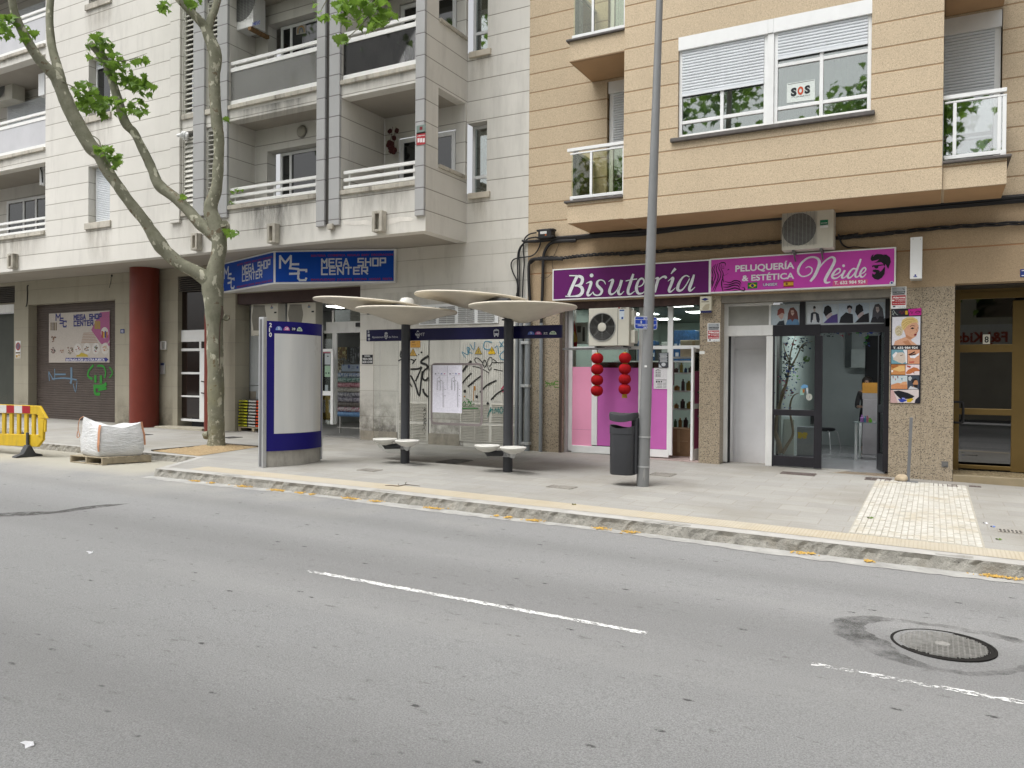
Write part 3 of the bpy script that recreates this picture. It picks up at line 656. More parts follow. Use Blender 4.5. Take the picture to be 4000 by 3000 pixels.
stain(X['r3']+.05, X['c0']-.05, 7.79, 8.05, YSt, .5); stain(X['r3']+.05, X['c0']-.05, 4.75, 5.6, YSt, .4); stain(-34, X['w0']+.3, 4.7, 5.6, YSt, .55, (.2,.16,.10)); stain(-34, X['w0'], 7.73, 8.05, YSt, .5, (.2,.16,.1)); stain(-34, X['w0'], 10.84, 11.03, YSt, .6, (.2,.17,.1))
for z in (5.6, 8.53, 11.63): stain(X['n0']-.2, X['n2']+.15, z-1.1, z, YSt, .38, (.25,.21,.15))
stain(X['pA']-.1, X['l3'], 4.7, 5.58, YSt, .4, (.22,.18,.12)); stain(-14.4, -13.1, 4.75, 5.58, YSt-.0005, .45, (.09,.09,.088))
for h in (wr_lo, wr_hi): stain(h[0]+.05, h[1]+.2, h[2]-1.0, h[2]-.13, YT-.0025, .35, (.3,.25,.18))
# ---------------------------------------------------------------- ground floor
ZG = 4.64
xs_ = lambda t, x, y: W(t, x, y, YT).x
zl = W('B6', 305, 388, YT).z
gar = (-60, xs_('B6', 150, 1000), -.3, W('B6', 100, 372, YT).z); shu = (xs_('B6', 305, 900), xs_('B6', 1243, 900), -.3, zl)
ent = (xs_('B6', 1918, 900), xs_('B7', 640, 900), -.3, W('B6', 1920, 85, YT).z)
msc = (xs_('B7', 882, 900), xs_('B8', 153, 900), -.3, W('B7', 880, 268, YT).z)
vent = (-60, xs_('B6', 160, 300), W('B6', 100, 370, YT).z+.001, W('B6', 100, 185, YT).z)
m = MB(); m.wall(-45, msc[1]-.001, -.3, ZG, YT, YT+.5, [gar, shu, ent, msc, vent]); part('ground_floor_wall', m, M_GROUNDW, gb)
m = MB(); m.wall(msc[1], XR, -.3, ZG, YT, YT+.5); part('ground_floor_wall', m, M_CREAMW, gb)
m = MB(); m.box(-45, gar[1]-.002, YT+.1, YT+.2, gar[3]-.30, gar[3]-.02); part('garage_lintel', m, M_WHITEW, gb)
m = MB(); m.box(-45, gar[1]-.002, YT+.4, YT+.45, -.3, gar[3]-.3); part('garage_door', m, mat('dark_green_door', (.05,.055,.045), .6, .1), gb)
m = MB()
for i in range(9): z = vent[2]+.04+(vent[3]-vent[2]-.05)*i/8.5; m.obox((-30, YT+.08, z), Vector((15-.002+(vent[1]+15-.0)*0, 0, 0)), Vector((0,.05,.03)), Vector((0,-.003,.006)))
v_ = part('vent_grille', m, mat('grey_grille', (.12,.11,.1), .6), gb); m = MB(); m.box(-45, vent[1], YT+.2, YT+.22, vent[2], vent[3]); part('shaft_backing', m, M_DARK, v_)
ysh = WX('B6', 400, 900, shu[0]).y; ysh = min(max(ysh, YT+.2), YT+.48)
def ribbed(X0, X1, Z0, Z1, Y, h=.075):
    m = MB(); z = Z0
    while z < Z1:
        m.prism([(X0, Y, z), (X0, Y-.012, z+h*.2), (X0, Y-.012, z+h*.8), (X0, Y, z+h), (X0, Y+.03, z+h), (X0, Y+.03, z)], (X1-X0, 0, 0)); z += h
    return m
sh1 = part('roller_shutter', ribbed(shu[0]+.004, shu[1]-.004, -.05, shu[3]-.004, ysh), M_BROWNSH, gb)
YS = ysh-.018
m = MB(); gr = 'B6'
m.use(ink('6f8ba3', .75))
for st, w_ in ((((525,1120),(535,1210)), 16), (((525,1110),(585,1200),(590,1080)), 14), (((590,1140),(710,1140)), 18), (((560,1190),(700,1180),(830,1200)), 16), (((770,1065),(770,1200),(760,1240)), 34), (((790,1240),(815,1330),(832,1215)), 12)): m.S(gr, st, w_, YS, 3)
m.use(ink('2c8f2c', .8))
for st, w_ in ((((1010,1040),(960,1100),(950,1160),(1000,1190)), 26), (((1050,1050),(1110,1050),(1140,1110),(1130,1180)), 22), (((1030,1150),(1030,1230)), 40), (((1090,1150),(1090,1240)), 42), (((1010,1270),(1100,1270),(1150,1240)), 40), (((1020,1290),(1030,1350),(1080,1350)), 34), (((1180,1060),(1215,1120),(1180,1180)), 16), (((1150,1290),(1060,1310)), 26)): m.S(gr, st, w_, YS-.002, 3)
part('graffiti', m, None, sh1)
# red columns under the overhang
for (t, x0, x1, y), yc, zt, zb in ((('B6', 1440, 1682, 900), 14.80, ZS-.004, .0), (('B7', 562, 690, 900), 14.55, W('B7', 570, 500, 14.5).z, .0)):
    a = W(t, x0, y, yc); b = W(t, x1, y, yc); dd = Vector((b.x-a.x, 0)); r = (a-b).length/2*math.cos(YAW+.12)*.98
    m = MB(); m.lathe([(r,-.3+0),(r,zt)], ((a.x+b.x)/2, yc, 0), 32); part('red_column', m, mat('oxide_red_paint', (.15,.026,.016), .45, .1, 2., dirt=.1), gb, smooth=True)
# entrance door
YD = YT+.12
def bars(t, Y, rects, d=.05):
    m = MB()
    for x0, y0, x1, y1 in rects: m.B(t, x0, y0, x1, y1, Y, d)
    return m
m = bars('B7', YD, [(248,84,264,660),(192,668,640,783),(250,785,266,1640),(492,785,512,865),(264,862,640,886),(264,1115,496,1140),(264,1365,496,1390),(256,1615,640,1660),(496,886,556,1640)])
dr = part('entrance_door', m, M_WHITE, gb, bevel=.008)
m = MB(); X0, X1, Z0, Z1 = R('B7', 255, 90, 640, 1620, YD+.03); m.box(X0, X1+.2, YD+.03, YD+.04, Z0, Z1+.1); part('pane', m, mat('dark_brown_glass', (.016,.010,.008), .06, .2, .8, spec=.6), dr)
m = MB()
for y in (1215, 1340): a = W('B7', 515, y, YD-.05); m.tube([a, a+Vector((.0,0,.0)), a+Vector((.16,0,-.02))], .018, 6); m.tube([a+Vector((.1,0,-.01)), a+Vector((.1,.06,-.01))], .014, 6)
part('handle', m, M_BLACK, dr)
m = MB(); p0 = G('C1', 1490, 445); m.box(ent[0]-.4, ent[1]+.1, YT-.45, YT+.1, -.2, gz(ent[0], YT)+.05); part('door_step', m, mat('step_stone', (.38,.35,.28), .6, .1, 4.), gb, bevel=.01)
# small things fixed to the recess wall
def plate(name, label, cat, t, x0, y0, x1, y1, Y, d, m_, bev=.006, extra=None, grp=None):
    X0, X1, Z0, Z1 = R(t, x0, y0, x1, y1, Y-d); loc = ((X0+X1)/2, Y-d/2, Z0); th = thing(name, label, cat, loc, grp)
    b = MB(); b.box(X0, X1, Y-d, Y-.001, Z0, Z1); part('panel', b, m_, th, bevel=bev)
    if extra: mb = MB(); nm = extra(mb, Y-d-.002) or 'print'; part(nm, mb, None, th)
    return th
plate('intercom', 'pale intercom speaker box on the wall beside the white glazed entrance door', 'intercom', 'B6', 1728, 782, 1788, 872, YT, .06, M_WHITEW, extra=lambda m, Y: (m.use(mat('grey_mesh', (.28,.28,.26), .6)).B('B6', 1745, 790, 1780, 865, Y+.001, .002), 'speaker_grille')[1])
plate('intercom', 'steel doorbell panel with blue lens below the pale intercom', 'intercom', 'B6', 1730, 1015, 1775, 1138, YT, .04, M_ALU, extra=lambda m, Y: (m.use(ink('1d2a55')).B('B6', 1733, 1017, 1772, 1042, Y+.001, .002), 'lens')[1])
def num12(m, Y): m.use(ink('eeeeee')); m.T('12', 'B6', 1308, 686, 1333, 660, Y, .03)
plate('house_number', 'small blue house number 12 plate on the pillar right of the brown shutter', 'house number', 'B6', 1299, 652, 1342, 696, YT, .01, ink('2b3a78'), .002, num12)
def nopark(m, Y):
    m.use(ink('a33a32')); m.disc('B6', 195, 838, 25, Y, ry=45); m.use(ink('6b6f86')); m.disc('B6', 195, 838, 17, Y-.002, ry=32); m.use(ink('a33a32')); m.S('B6', [(182,815),(208,862)], 7, Y-.003)
    m.use(ink('5a4a20')); m.B('B6', 170, 900, 218, 915, Y-.001, .002); m.use(ink('b9923a')); m.B('B6', 171, 930, 190, 960, Y-.001, .002); m.B('B6', 194, 925, 217, 940, Y-.001, .002); m.B('B6', 194, 948, 217, 958, Y-.001, .002)
plate('parking_sign', 'white no parking notice with red ring on the leftmost pillar', 'sign', 'B6', 167, 780, 221, 966, YT, .01, M_WHITEW, .002, nopark)
m = MB(); m.tube([W('B6', x, y, YT-.02) for x, y in ((305,182),(293,190),(295,280),(290,380),(280,408))], .014, 6, 4); solo('cable_stub', m, M_BLACK, 'short black cable left hanging on the wall above the leftmost pillar', 'cable', W('B6', 290, 400, YT-.02))
m = MB(); m.tube([W('B6', x, y, YT-.02) for x, y in ((1210,70),(1200,90),(1197,140),(1180,205))], .006, 5, 4); m.lathe([(.02,0),(.025,.03),(.02,.06)], W('B6', 1207, 85, YT-.02), 8); solo('cable_stub', m, M_BLACK, 'thin loose wire dangling from a hook left of the red column', 'cable', W('B6', 1197, 200, YT-.02))
# white louvred vents and metal meter cabinet doors right of the shop
M_CAB = mat('cream_metal_door', (.64,.62,.57), .55, .08, 2.5, dirt=.25)
Yw = YT-.004
m = MB()
X0, X1, Z0, Z1 = R('D2', 880, 205, 1500, 345, YT-.02)
m.box(X0, X1, YT-.03, YT-.001, Z0, Z1)
vp = part('vent_panel', m, M_WHITE, gb, bevel=.004)
m = MB()
for k in range(4):
    a = X0+.05+(X1-X0-.05)*k/4; b = a+(X1-X0)/4-.09
    for h in (0, 1):
        c = a+(b-a)*.5*h; e = c+(b-a)*.47
        for i in range(9): z = Z0+.05+(Z1-Z0-.1)*i/8.5; m.obox(((c+e)/2, YT-.035, z), Vector(((e-c)/2, 0, 0)), Vector((0,-.010,-.012)), Vector((0,.003,-.004)))
part('slats', m, mat('grey_slats', (.33,.33,.32), .6, .1), vp)
def cabinet(x0, x1, y0, y1, leaves, t='B8'):
    X0, X1, Z0, Z1 = R(t, x0, y0, x1, y1, YT-.02); m = MB(); m.box(X0, X1, YT-.022, YT-.001, Z0, Z1); c = part('meter_cabinet', m, M_CAB, gb, bevel=.003)
    m = MB(); lv = MB(); n = leaves; w_ = (X1-X0)/n
    for k in range(n):
        a = X0+w_*k+.04; b = X0+w_*(k+1)-.04; zs = Z0+(Z1-Z0)*.40
        nr = max(4, int((b-a)/.055))
        for i in range(nr): x = a+(b-a)*(i+.5)/nr; m.box(x-.018, x+.018, YT-.032, YT-.0225, zs, Z1-.06)
        for q in ((Z0+.05, Z0+(Z1-Z0)*.175), (Z0+(Z1-Z0)*.20, zs-.05)):
            nn = int((q[1]-q[0])/.035)
            for hh in ((a, (a+b)/2-.012), ((a+b)/2+.012, b)):
                for i in range(nn): z = q[0]+(q[1]-q[0])*i/nn; lv.obox(((hh[0]+hh[1])/2, YT-.03, z+.01), Vector(((hh[1]-hh[0])/2, 0, 0)), Vector((0,-.007,-.008)), Vector((0,.004,-.004)))
    part('ribs', m, M_CAB, c); part('louvre_slats', lv, mat('dusty_slats', (.42,.40,.35), .6, .1, dirt=.3), c)
    e = MB(); e.box(X0-.012, X0-.001, YT-.012, YT-.001, Z0, Z1); e.box(X1+.001, X1+.012, YT-.012, YT-.001, Z0, Z1); part('gap', e, M_DARK, c)
cabinet(572, 888, 362, 1448, 1); cabinet(1238, 1905, 352, 1482, 2)
# graffiti on cabinets and wall
Yg = YT-.036
m = MB(); m.use(ink('1b1b1c', .8))
for st, w_ in ((((600,470),(590,520),(600,545)),18),(((570,580),(620,560),(650,600)),16),(((700,560),(740,580),(720,610),(760,560)),14),(((700,670),(790,665),(820,650),(755,800)),20),(((700,735),(750,830),(795,960),(815,800),(830,690)),22),(((895,650),(845,690),(830,760),(860,790),(895,760)),22),(((895,525),(830,570),(815,600),(870,620),(895,660)),26),(((835,880),(850,930),(890,970)),26),(((690,820),(715,860)),16),(((600,830),(625,860)),20)): m.S('B8', st, w_, Yg, 3)
for x, y, r in ((820,488,11),(790,512,7),(770,525,6)): m.disc('B8', x, y, r, Yg, 10)
for st, w_ in ((((830,1090),(870,1120)),6),(((830,1130),(870,1090)),6),(((850,1080),(855,1130)),6),(((835,1160),(870,1140),(840,1190),(870,1200)),6),(((830,1230),(865,1190),(840,1260),(875,1220)),6),(((835,1280),(870,1250),(850,1300)),6),(((830,1330),(845,1300),(860,1330)),6),(((855,1360),(850,1375)),5)): m.S('B8', st, w_, Yg-.001, 3)
for st, w_ in ((((1320,860),(1400,790),(1465,740)),18),(((1450,920),(1530,840),(1630,790)),18),(((1570,1000),(1640,930),(1710,890)),18),(((1260,700),(1310,630),(1360,580)),24),(((1262,820),(1300,770),(1360,710)),16),(((1370,640),(1450,655),(1550,710)),9),(((1580,600),(1705,598)),9),(((1480,610),(1500,650),(1520,610),(1500,570),(1480,610)),10),(((1550,640),(1580,600),(1575,540),(1540,560),(1530,620),(1550,680),(1580,650)),9),(((1590,560),(1630,590),(1600,600)),9),(((1480,600),(1430,550),(1395,560),(1410,600),(1480,640)),9),(((1600,670),(1700,690)),9)): m.S('B8', st, w_, Yg, 4)
for x, y in ((1288,908),(1416,967),(1535,1042)): m.disc('B8', x, y, 15, Yg, 12, 18)
m.use(ink('2b87a6', .85))
for st, w_ in ((((1255,490),(1295,545)),8),(((1255,480),(1320,510),(1330,430)),8),(((1330,510),(1310,440)),8),(((1310,430),(1345,450),(1325,480),(1370,500)),8),(((1345,400),(1385,460),(1395,375)),8),(((1580,380),(1510,370),(1490,430),(1530,460),(1590,440)),9),(((1610,440),(1640,420),(1650,500)),8),(((1660,430),(1690,420)),8),(((1660,370),(1705,430)),8),(((1705,370),(1670,420)),8),(((1710,470),(1665,520),(1680,560),(1712,570)),9)): m.S('B8', st, w_, Yg, 4)
m.use(ink('1f7f7c', .85))
for st, w_ in ((((1530,1190),(1570,1080)),12),(((1560,1130),(1585,1100),(1590,1150)),14),(((1610,1150),(1620,1090),(1635,1130),(1650,1085),(1655,1150)),12),(((1680,1080),(1700,1110),(1680,1150),(1665,1110),(1685,1075)),12)): m.S('B8', st, w_, Yg, 4)
m.use(ink('2a8a36', .85))
for st, w_ in ((((1258,1092),(1330,1090),(1430,1092)),16),(((1265,1040),(1285,1020),(1300,1050),(1275,1070),(1262,1045)),9),(((1320,1050),(1330,1010),(1345,1040),(1330,1075)),10),(((1360,1010),(1350,1060),(1390,1040)),9),(((1300,990),(1330,1000)),8)): m.S('B8', st, w_, Yg, 4)
m.use(ink('c9892a', .8))
for st, w_ in ((((1393,850),(1393,900)),22),(((1385,900),(1380,1010)),8),(((1280,960),(1290,970)),18)): m.S('B8', st, w_, Yg+.001, 0)
m.use(ink('c4446a', .8)); m.S('B8', [(1680,890),(1710,850)], 16, Yg+.001); m.S('B8', [(1690,910),(1712,900)], 20, Yg+.001)
part('graffiti', m, None, gb)
def tri(m, x, y, w_, h, Y, c):
    m.use(ink('3a2d12')); m.P('B8', [(x-w_/2-3,y+h+2),(x,y-4),(x+w_/2+3,y+h+2)][::1], Y); m.use(ink(c)); m.P('B8', [(x-w_/2+3,y+h-2),(x,y+4),(x+w_/2-3,y+h-2)], Y-.001); m.use(ink('2a2216')); m.S('B8', [(x+3,y+h*.3),(x-5,y+h*.58),(x+4,y+h*.55),(x-3,y+h*.88)], 5, Y-.002, 0)
for x, y, c, lb in ((728,445,'c9a04a','faded triangular voltage warning sign below the orange notice beside the left shelter post'),(1434,426,'c8aa4e','faded triangular voltage warning sign, left one on the graffiti cabinet'),(1580,424,'e8bd25','bright yellow triangular voltage warning sign with a caption, beside the right shelter post')):
    m = MB(); tri(m, x, y, 80, 80, YT-.036, c)
    if c == 'e8bd25': m.use(ink('e8bd25')); m.B('B8', 1542, 482, 1612, 506, YT-.039, .002)
    solo('warning_sign', m, None, lb, 'warning sign', W('B8', x, y+80, YT-.036))
def orn(m, Y): m.use(ink('6b3f17')); [m.B('B8', 715+i*12, 370, 722+i*12, 384, Y, .002) for i in range(3)]; m.T('47 08123', 'B8', 715, 413, 760, 401, Y, .02)
plate('notice_plate', 'orange metal notice plate above the faded warning triangle', 'notice', 'B8', 700, 364, 806, 434, YT-.034, .006, ink('d09a45'), .001, orn)
def hor(m, Y):
    m.use(ink('e8e8e8')); m.T('HORARIO', 'B8', 203, 534, 264, 520, Y, .03); m.T('9:00 A 14:00', 'B8', 184, 570, 286, 545, Y, .03); m.T('16:30 A 21:00', 'B8', 182, 603, 286, 578, Y, .03)
plate('opening_hours_sign', 'black opening hours sign with white figures on the wall by the bus shelter', 'sign', 'B8', 177, 514, 292, 614, YT, .008, ink('1c1d22'), .001, hor)
stain(msc[1]+.02, -8.2, 1.1, 3.6, YT-.0025, .22, (.28,.24,.17))
def grime(X0, X1, Z0, Z1, st):
    global _sk; _sk += 1
    m = MB(); m.quad((X0,YT-.003,Z0),(X1,YT-.003,Z0),(X1,YT-.003,Z1),(X0,YT-.003,Z1)); part('weather_stain', m, overlay('weather_stain_%d' % _sk, (.15,.13,.10), lambda n: n.math('MULTIPLY', n.math('MULTIPLY', n.ramp(n.axis(2), Z1, Z0), n.ramp(n.noise(2.6, 5, .75), .35, .62)), st), .95), gb)
grime(msc[1]+.003, -11.3, 0, 1.3, .8); grime(-10.3, -9.4, 0, 1.2, .7); grime(shu[0]-2, shu[0]-.01, 0, 1., .5); grime(shu[1]+.01, ent[0]-.2, 0, 1., .5)
# grimy plinth
m = MB(); X0, X1, Z0, Z1 = R('B8', 160, 1330, 552, 1440, YT-.02); m.box(X0, X1, YT-.02, YT-.001, -.2, Z1); X0, X1, Z0, Z1 = R('B8', 893, 1360, 1228, 1500, YT-.02); m.box(X0, X1, YT-.02, YT-.001, -.2, Z1)
part('plinth', m, mat('grimy_plinth', (.30,.27,.22), .9, .2, 4., dirt=.6), gb)
# conduits at the corner
M_PIPE = mat('grey_pvc', (.22,.235,.25), .5, .08, 3., dirt=.15)
for x, r, yt in ((1842, .038, 350), (1887, .042, 350), (1958, .062, 140)):
    m = MB(); a = W('B8', x, 1490, YT-.08); b = W('B8', x, yt, YT-.08); m.tube([Vector((a.x, YT-.08, -.05)), Vector((a.x, YT-.08, b.z if yt < 200 else W('B8', x, 175, YT).z))], r, 12)
    part('conduit', m, M_PIPE, gb, smooth=True)
m = MB()
for y in (385, 850, 1470): a = W('B8', 1950, y, YT-.08); m.box(a.x-.10, a.x+.09, YT-.15, YT-.003, a.z-.03, a.z+.03)
part('pipe_clamp', m, M_ALU, gb, bevel=.004)
# ================================================================ tan roughcast building
tb = thing('apartment_building', 'tan roughcast apartment block above the purple and pink shop signs', 'building', (-3, 15.13, -.06))
YF, YL = 13.93, 13.985
VX0, VX1 = W('A4', 935, 900, YF).x, W('A6', 1345, 600, YF).x
ZB = 4.595
bx0 = W('B2', 1165, 560, YL).x
lw0 = W('A4', 752, 990, YT).x
wl = [(lw0, VX0+.3, 5.08, 7.70), (lw0, VX0+.3, 8.24, 10.9)]
rx0, rx1 = VX1-.1, W('A6', 1985, 300, YT).x
wr = [(rx0, rx1, 5.08, 7.72), (rx0, rx1, 8.24, 10.9)]
m = MB(); m.wall(XR+.002, 9, ZB-.02, TOP, YT, YT+.3, wl+wr); part('wall', m, M_TAN, tb)
mw = (W('A5', 135, 900, YF).x, W('A6', 570, 300, YF).x, 5.965, 7.785)
m = MB(); m.wall(VX0, VX1, ZB, TOP, YF, YF+.22, [mw, (mw[0], mw[1], 9.1, 10.92)])
m.box(VX0, VX0+.2, YF+.221, YT-.002, ZB, TOP); m.box(VX1-.2, VX1, YF+.221, YT-.002, ZB, TOP); part('bay_wall', m, M_TAN, tb)
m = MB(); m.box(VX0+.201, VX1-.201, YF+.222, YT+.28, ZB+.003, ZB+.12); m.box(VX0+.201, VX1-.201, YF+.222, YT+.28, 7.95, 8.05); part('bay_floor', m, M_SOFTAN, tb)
m = MB(); m.box(XR, 9, YF+.02, 22, TOP+.0, TOP+.2); part('light_block_slab', m, M_CONC, tb)  # unseen slab, added so the hollow block gets no light from above
# main window (two halves) with shutter box and dark sill
xm0, xm1 = W('A5', 1095, 700, YF).x, W('A5', 1168, 700, YF).x
zl_ = W('A5', 170, 1010, YF).z; zr_ = W('A5', 1175, 610, YF).z; H = mw[3]-mw[2]; bxh = .235
for a, b, zs, tr in ((mw[0]+.004, xm0, zl_, (.155,)), (xm1, mw[1]-.004, zr_, (.155, .56))):
    window(tb, a, b, mw[2]+.004, mw[3]-.004, YF+.05, .06, mull=(.5,), trans=tr, shut=(mw[3]-bxh-zs)/(H-bxh), box=bxh, curtain=M_CURT, d=.07)
m = MB(); m.box(xm0+.001, xm1-.001, YF+.02, YF+.12, mw[2]+.004, mw[3]-bxh-.001); m.box(xm0+.0105, xm1-.0105, YF, YF+.1, mw[3]-bxh, mw[3]+.006); part('window_post', m, M_WHITE, tb, bevel=.006)
m = MB(); m.box(mw[0]-.12, mw[1]+.06, YF-.07, YF+.15, mw[2]-.075, mw[2]-.001); part('window_sill', m, M_DSTONE, tb, bevel=.012)
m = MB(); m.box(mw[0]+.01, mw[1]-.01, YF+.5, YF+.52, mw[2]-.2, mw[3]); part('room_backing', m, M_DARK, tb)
# side windows on the wall behind the balconies
window(tb, lw0+.03, VX0+.28, 5.10, 7.70, YT+.06, .09, mull=(.42,), shut=.45, box=.24, pm=M_PANE)
M_BLIND = mat('pale_blind', (.42,.47,.46), .7, .1, 3.)
window(tb, lw0+.03, VX0+.28, 8.26, 10.88, YT+.06, .09, pm=M_PANE, curtain=M_BLIND)
window(tb, rx0+.03, rx1-.02, 5.10, 7.71, YT+.06, .09, shut=.42, box=.27, pm=M_PANE)
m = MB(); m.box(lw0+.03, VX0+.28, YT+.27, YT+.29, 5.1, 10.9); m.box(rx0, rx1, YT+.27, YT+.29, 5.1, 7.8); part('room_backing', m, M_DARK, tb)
# balconies: box, dark cap, glass rail
def balcony(x0, x1, zb, ends, gl=M_BALG2):
    m = MB(); m.box(x0, x1, YL, YT-.002, zb+.004, zb+.395); b = part('balcony', m, M_TAN, tb)
    m = MB(); m.box(x0+.03, x1-.005, YL+.05, YT-.01, zb-.002, zb+.0035); part('balcony_soffit', m, M_SOFTAN, b)
    e0, e1 = ends; m = MB(); m.box(x0-(.06 if e0 else 0), x1+(.06 if e1 else 0), YL-.05, YT-.002, zb+.395, zb+.44); part('balcony_cap', m, M_DSTONE, b, bevel=.01)
    zt = zb+.44; m = MB(); yy = YL+.06
    m.box(x0+.02, x1-.006, yy, yy+.045, zt+.04, zt+.10); m.box(x0-.04, x1-.006, yy-.01, yy+.055, zt+.98, zt+1.04); m.box(x0+.02, x1-.006, yy, yy+.03, zt+.915, zt+.945)
    for i, e in enumerate(ends):
        if not e: continue
        x = x0+.06 if i == 0 else x1-.06
        m.box(x-.03, x+.03, yy+.05, YT-.004, zt+.98, zt+1.04); m.box(x-.02, x+.02, yy+.05, YT-.004, zt+.04, zt+.09)
        m.box(x-.025, x+.025, yy+.0005, yy+.0449, zt, zt+.04)
    px = [(x0+x1)/2-.12] if ends[0] else [x0+.16, x1-.1]
    for x in px: m.box(x-.025, x+.025, yy+.002, yy+.043, zt+.1, zt+.915)
    m.box(x1-.06, x1-.008, yy+.002, yy+.043, zt, zt+.915)
    r = part('railing', m, M_WHITE, b, bevel=.005)
    m = MB(); m.box(x0+.05, x1-.03, yy+.02, yy+.028, zt+.07, zt+.93)
    for i, e in enumerate(ends):
        if e: x = x0+.06 if i == 0 else x1-.06; m.box(x-.004, x+.004, yy+.06, YT-.02, zt+.07, zt+.98)
    part('glass_panel', m, gl, r)
balcony(bx0, VX0-.004, 4.615, (1, 0)); balcony(W('A4', 345, 600, YL).x, VX0-.004, 7.755, (1, 0))
balcony(VX1+.004, .95, 4.595, (0, 1), glass('clear_balcony_glass', (.9,.93,.92), 1., 0, .28)); balcony(VX1+.004, .95, 7.755, (0, 1))
# soffit of the bay and lower wall band
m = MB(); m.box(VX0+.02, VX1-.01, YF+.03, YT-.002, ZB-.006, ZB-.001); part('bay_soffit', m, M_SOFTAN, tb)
GZ = 3.20
p1 = (XR+.002, -6.95); p2 = (W('C4', 1742, 900, YT).x, W('C4', 1968, 900, YT).x); p3 = (W('C6', 750, 900, YT).x, W('C6', 1448, 900, YT).x)
zd8 = W('B5', 1465, 575, YT).z
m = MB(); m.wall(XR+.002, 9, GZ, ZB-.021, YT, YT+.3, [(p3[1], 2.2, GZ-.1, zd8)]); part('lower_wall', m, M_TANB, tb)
for a, b in (p1, p2, p3):
    m = MB(); m.box(a, b, YT-.004, YT+.75, -.4, GZ-.001); part('granite_pillar', m, M_GRAN, tb, bevel=.006)
m = MB(); m.box(2.2, 9, YT-.004, YT+.75, -.4, GZ-.001); part('granite_pillar', m, M_GRAN, tb)
m = MB(); _a = W('C4', 237, 300, YT).x; _b = W('C4', 268, 300, YT).x; m.box(_a, _b, YT-.012, YT-.005, -.1, GZ-.003); part('pillar_trim', m, mat('brown_trim', (.07,.05,.04), .5), tb)
m = MB(); m.use(ink('5f8f3a', .7)); [m.S('C4', s, 9, YT-.006, 3) for s in (((80,520),(110,560),(80,585)),((110,530),(140,570),(160,530)),((160,570),(190,525),(225,530)),((80,545),(150,550),(225,560)),((185,530),(180,585),(225,590)))]; part('graffiti', m, None, tb)
# ---------------------------------------------------------------- purple shop front
YW = 15.36
s1x0, s1x1 = p1[1], p2[0]
zf1 = -.02
sf = MB()
M_LINT = mat('dark_lintel_paint', (.06,.035,.03), .7, .3, 8.); M_GREYM = mat('grey_fascia', (.22,.22,.215), .6, .1)
m = MB(); m.box(s1x0, s1x1, YT+.02, YT+.3, 3.05, GZ); part('shop_lintel', m, M_LINT, tb)
zt1 = W('B3', 400, 838, YW).z
m = MB(); m.box(s1x0, s1x1, YT+.12, YT+.3, zt1, 3.05); part('shutter_housing', m, M_GREYM, tb)
shop = MB()
def fr(x0, y0, x1, y1, Y=YW, d=.06, t='C4'): shop.k += 1; shop.B(t, x0, y0, x1, y1, Y+.0015*shop.k, d)
fr(333, -800, 366, 1275); fr(586, 185, 638, 1215); fr(1100, -800, 1130, 1210); fr(1412, -800, 1448, 1325)
a = W('C4', 366, 150, YW); shop.box(a.x, s1x1, YW+.0095, YW+.069, W('C4', 366, 186, YW).z, W('C4', 366, 152, YW).z)
b = W('C4', 366, 1212, YW); shop.box(b.x, W('C4', 1412, 1250, YW).x, YW-.004, YW+.07, .0, b.z)
sfp = part('shop_front', shop, M_WHITE, tb, bevel=.006)
m = MB(); m.box(s1x0+.003, W('C4', 333, 500, YW).x, YW-.1, YW+.06, -.05, zt1); part('jamb', m, mat('stained_jamb', (.45,.42,.42), .8, .12, 4., dirt=.4), tb)
m = MB(); x0 = W('C4', 366, 500, YW).x; x1 = W('C4', 1412, 500, YW).x
m.box(x0, s1x1-.003, YW+.03, YW+.036, W('C4', 366, 150, YW).z, zt1); m.box(x0, x1, YW+.03, YW+.036, .1, W('C4', 366, 186, YW).z); part('pane', m, M_SHOPG, sfp)
def vinyl(x0, y0, x1, y1, c, Y=YW+.022):
    m = MB(); m.B('C4', x0, y0, x1, y1, Y, .004); part('vinyl_panel', m, mat('vinyl_'+c, tuple(x*.95 for x in lin(c)), .22, .05, 1.2, spec=.5), sfp)
vinyl(366, 368, 586, 1225, 'f0a3c4'); vinyl(638, 377, 1100, 1240, 'c468b4'); vinyl(1130, 382, 1411, 1262, 'cc6cba')
m = MB(); m.B('C4', 366, 1042, 586, 1047, YW+.0215, .0004); part('vinyl_seam', m, ink('d58aac'), sfp)
m = MB(); m.box(s1x0, s1x1, YT+.01, YT+.9, -.2, zf1); part('threshold', m, mat('pink_marble', (.42,.33,.31), .35, .12, 3.), tb)
# open door leaf, folded inwards by the right pillar
dl = G('C4', 1662, 1390); e0 = Vector((dl.x, dl.y-.02, 0)); e1 = Vector((s1x1-.02, 16.15, 0)); zt = W('C4', 1662, 158, dl.y).z; zb_ = dl.z+.02
du = (e1-e0); L = du.length; du /= L; dn = Vector((-du.y, du.x, 0))
def leaf(m, u0, u1, z0, z1, th=.025): m.obox(e0+du*((u0+u1)/2)+Vector((0,0,(z0+z1)/2)), du*((u1-u0)/2), dn*th, Vector((0,0,(z1-z0)/2)))
m = MB(); leaf(m, 0, .07, zb_, zt); leaf(m, L-.07, L, zb_, zt); leaf(m, .07, L-.07, zb_, zb_+.22); leaf(m, .07, L-.07, zt-.09, zt); leaf(m, .07, L-.07, 1.0, 1.1)
dp = part('open_door', m, M_WHITE, sfp, bevel=.005)
m = MB(); leaf(m, .07, L-.07, zb_+.22, 1.0, .006); leaf(m, .07, L-.07, 1.1, 1.75, .006); part('vinyl', m, mat('vinyl_deep', (.42,.09,.22), .3, .05), dp)
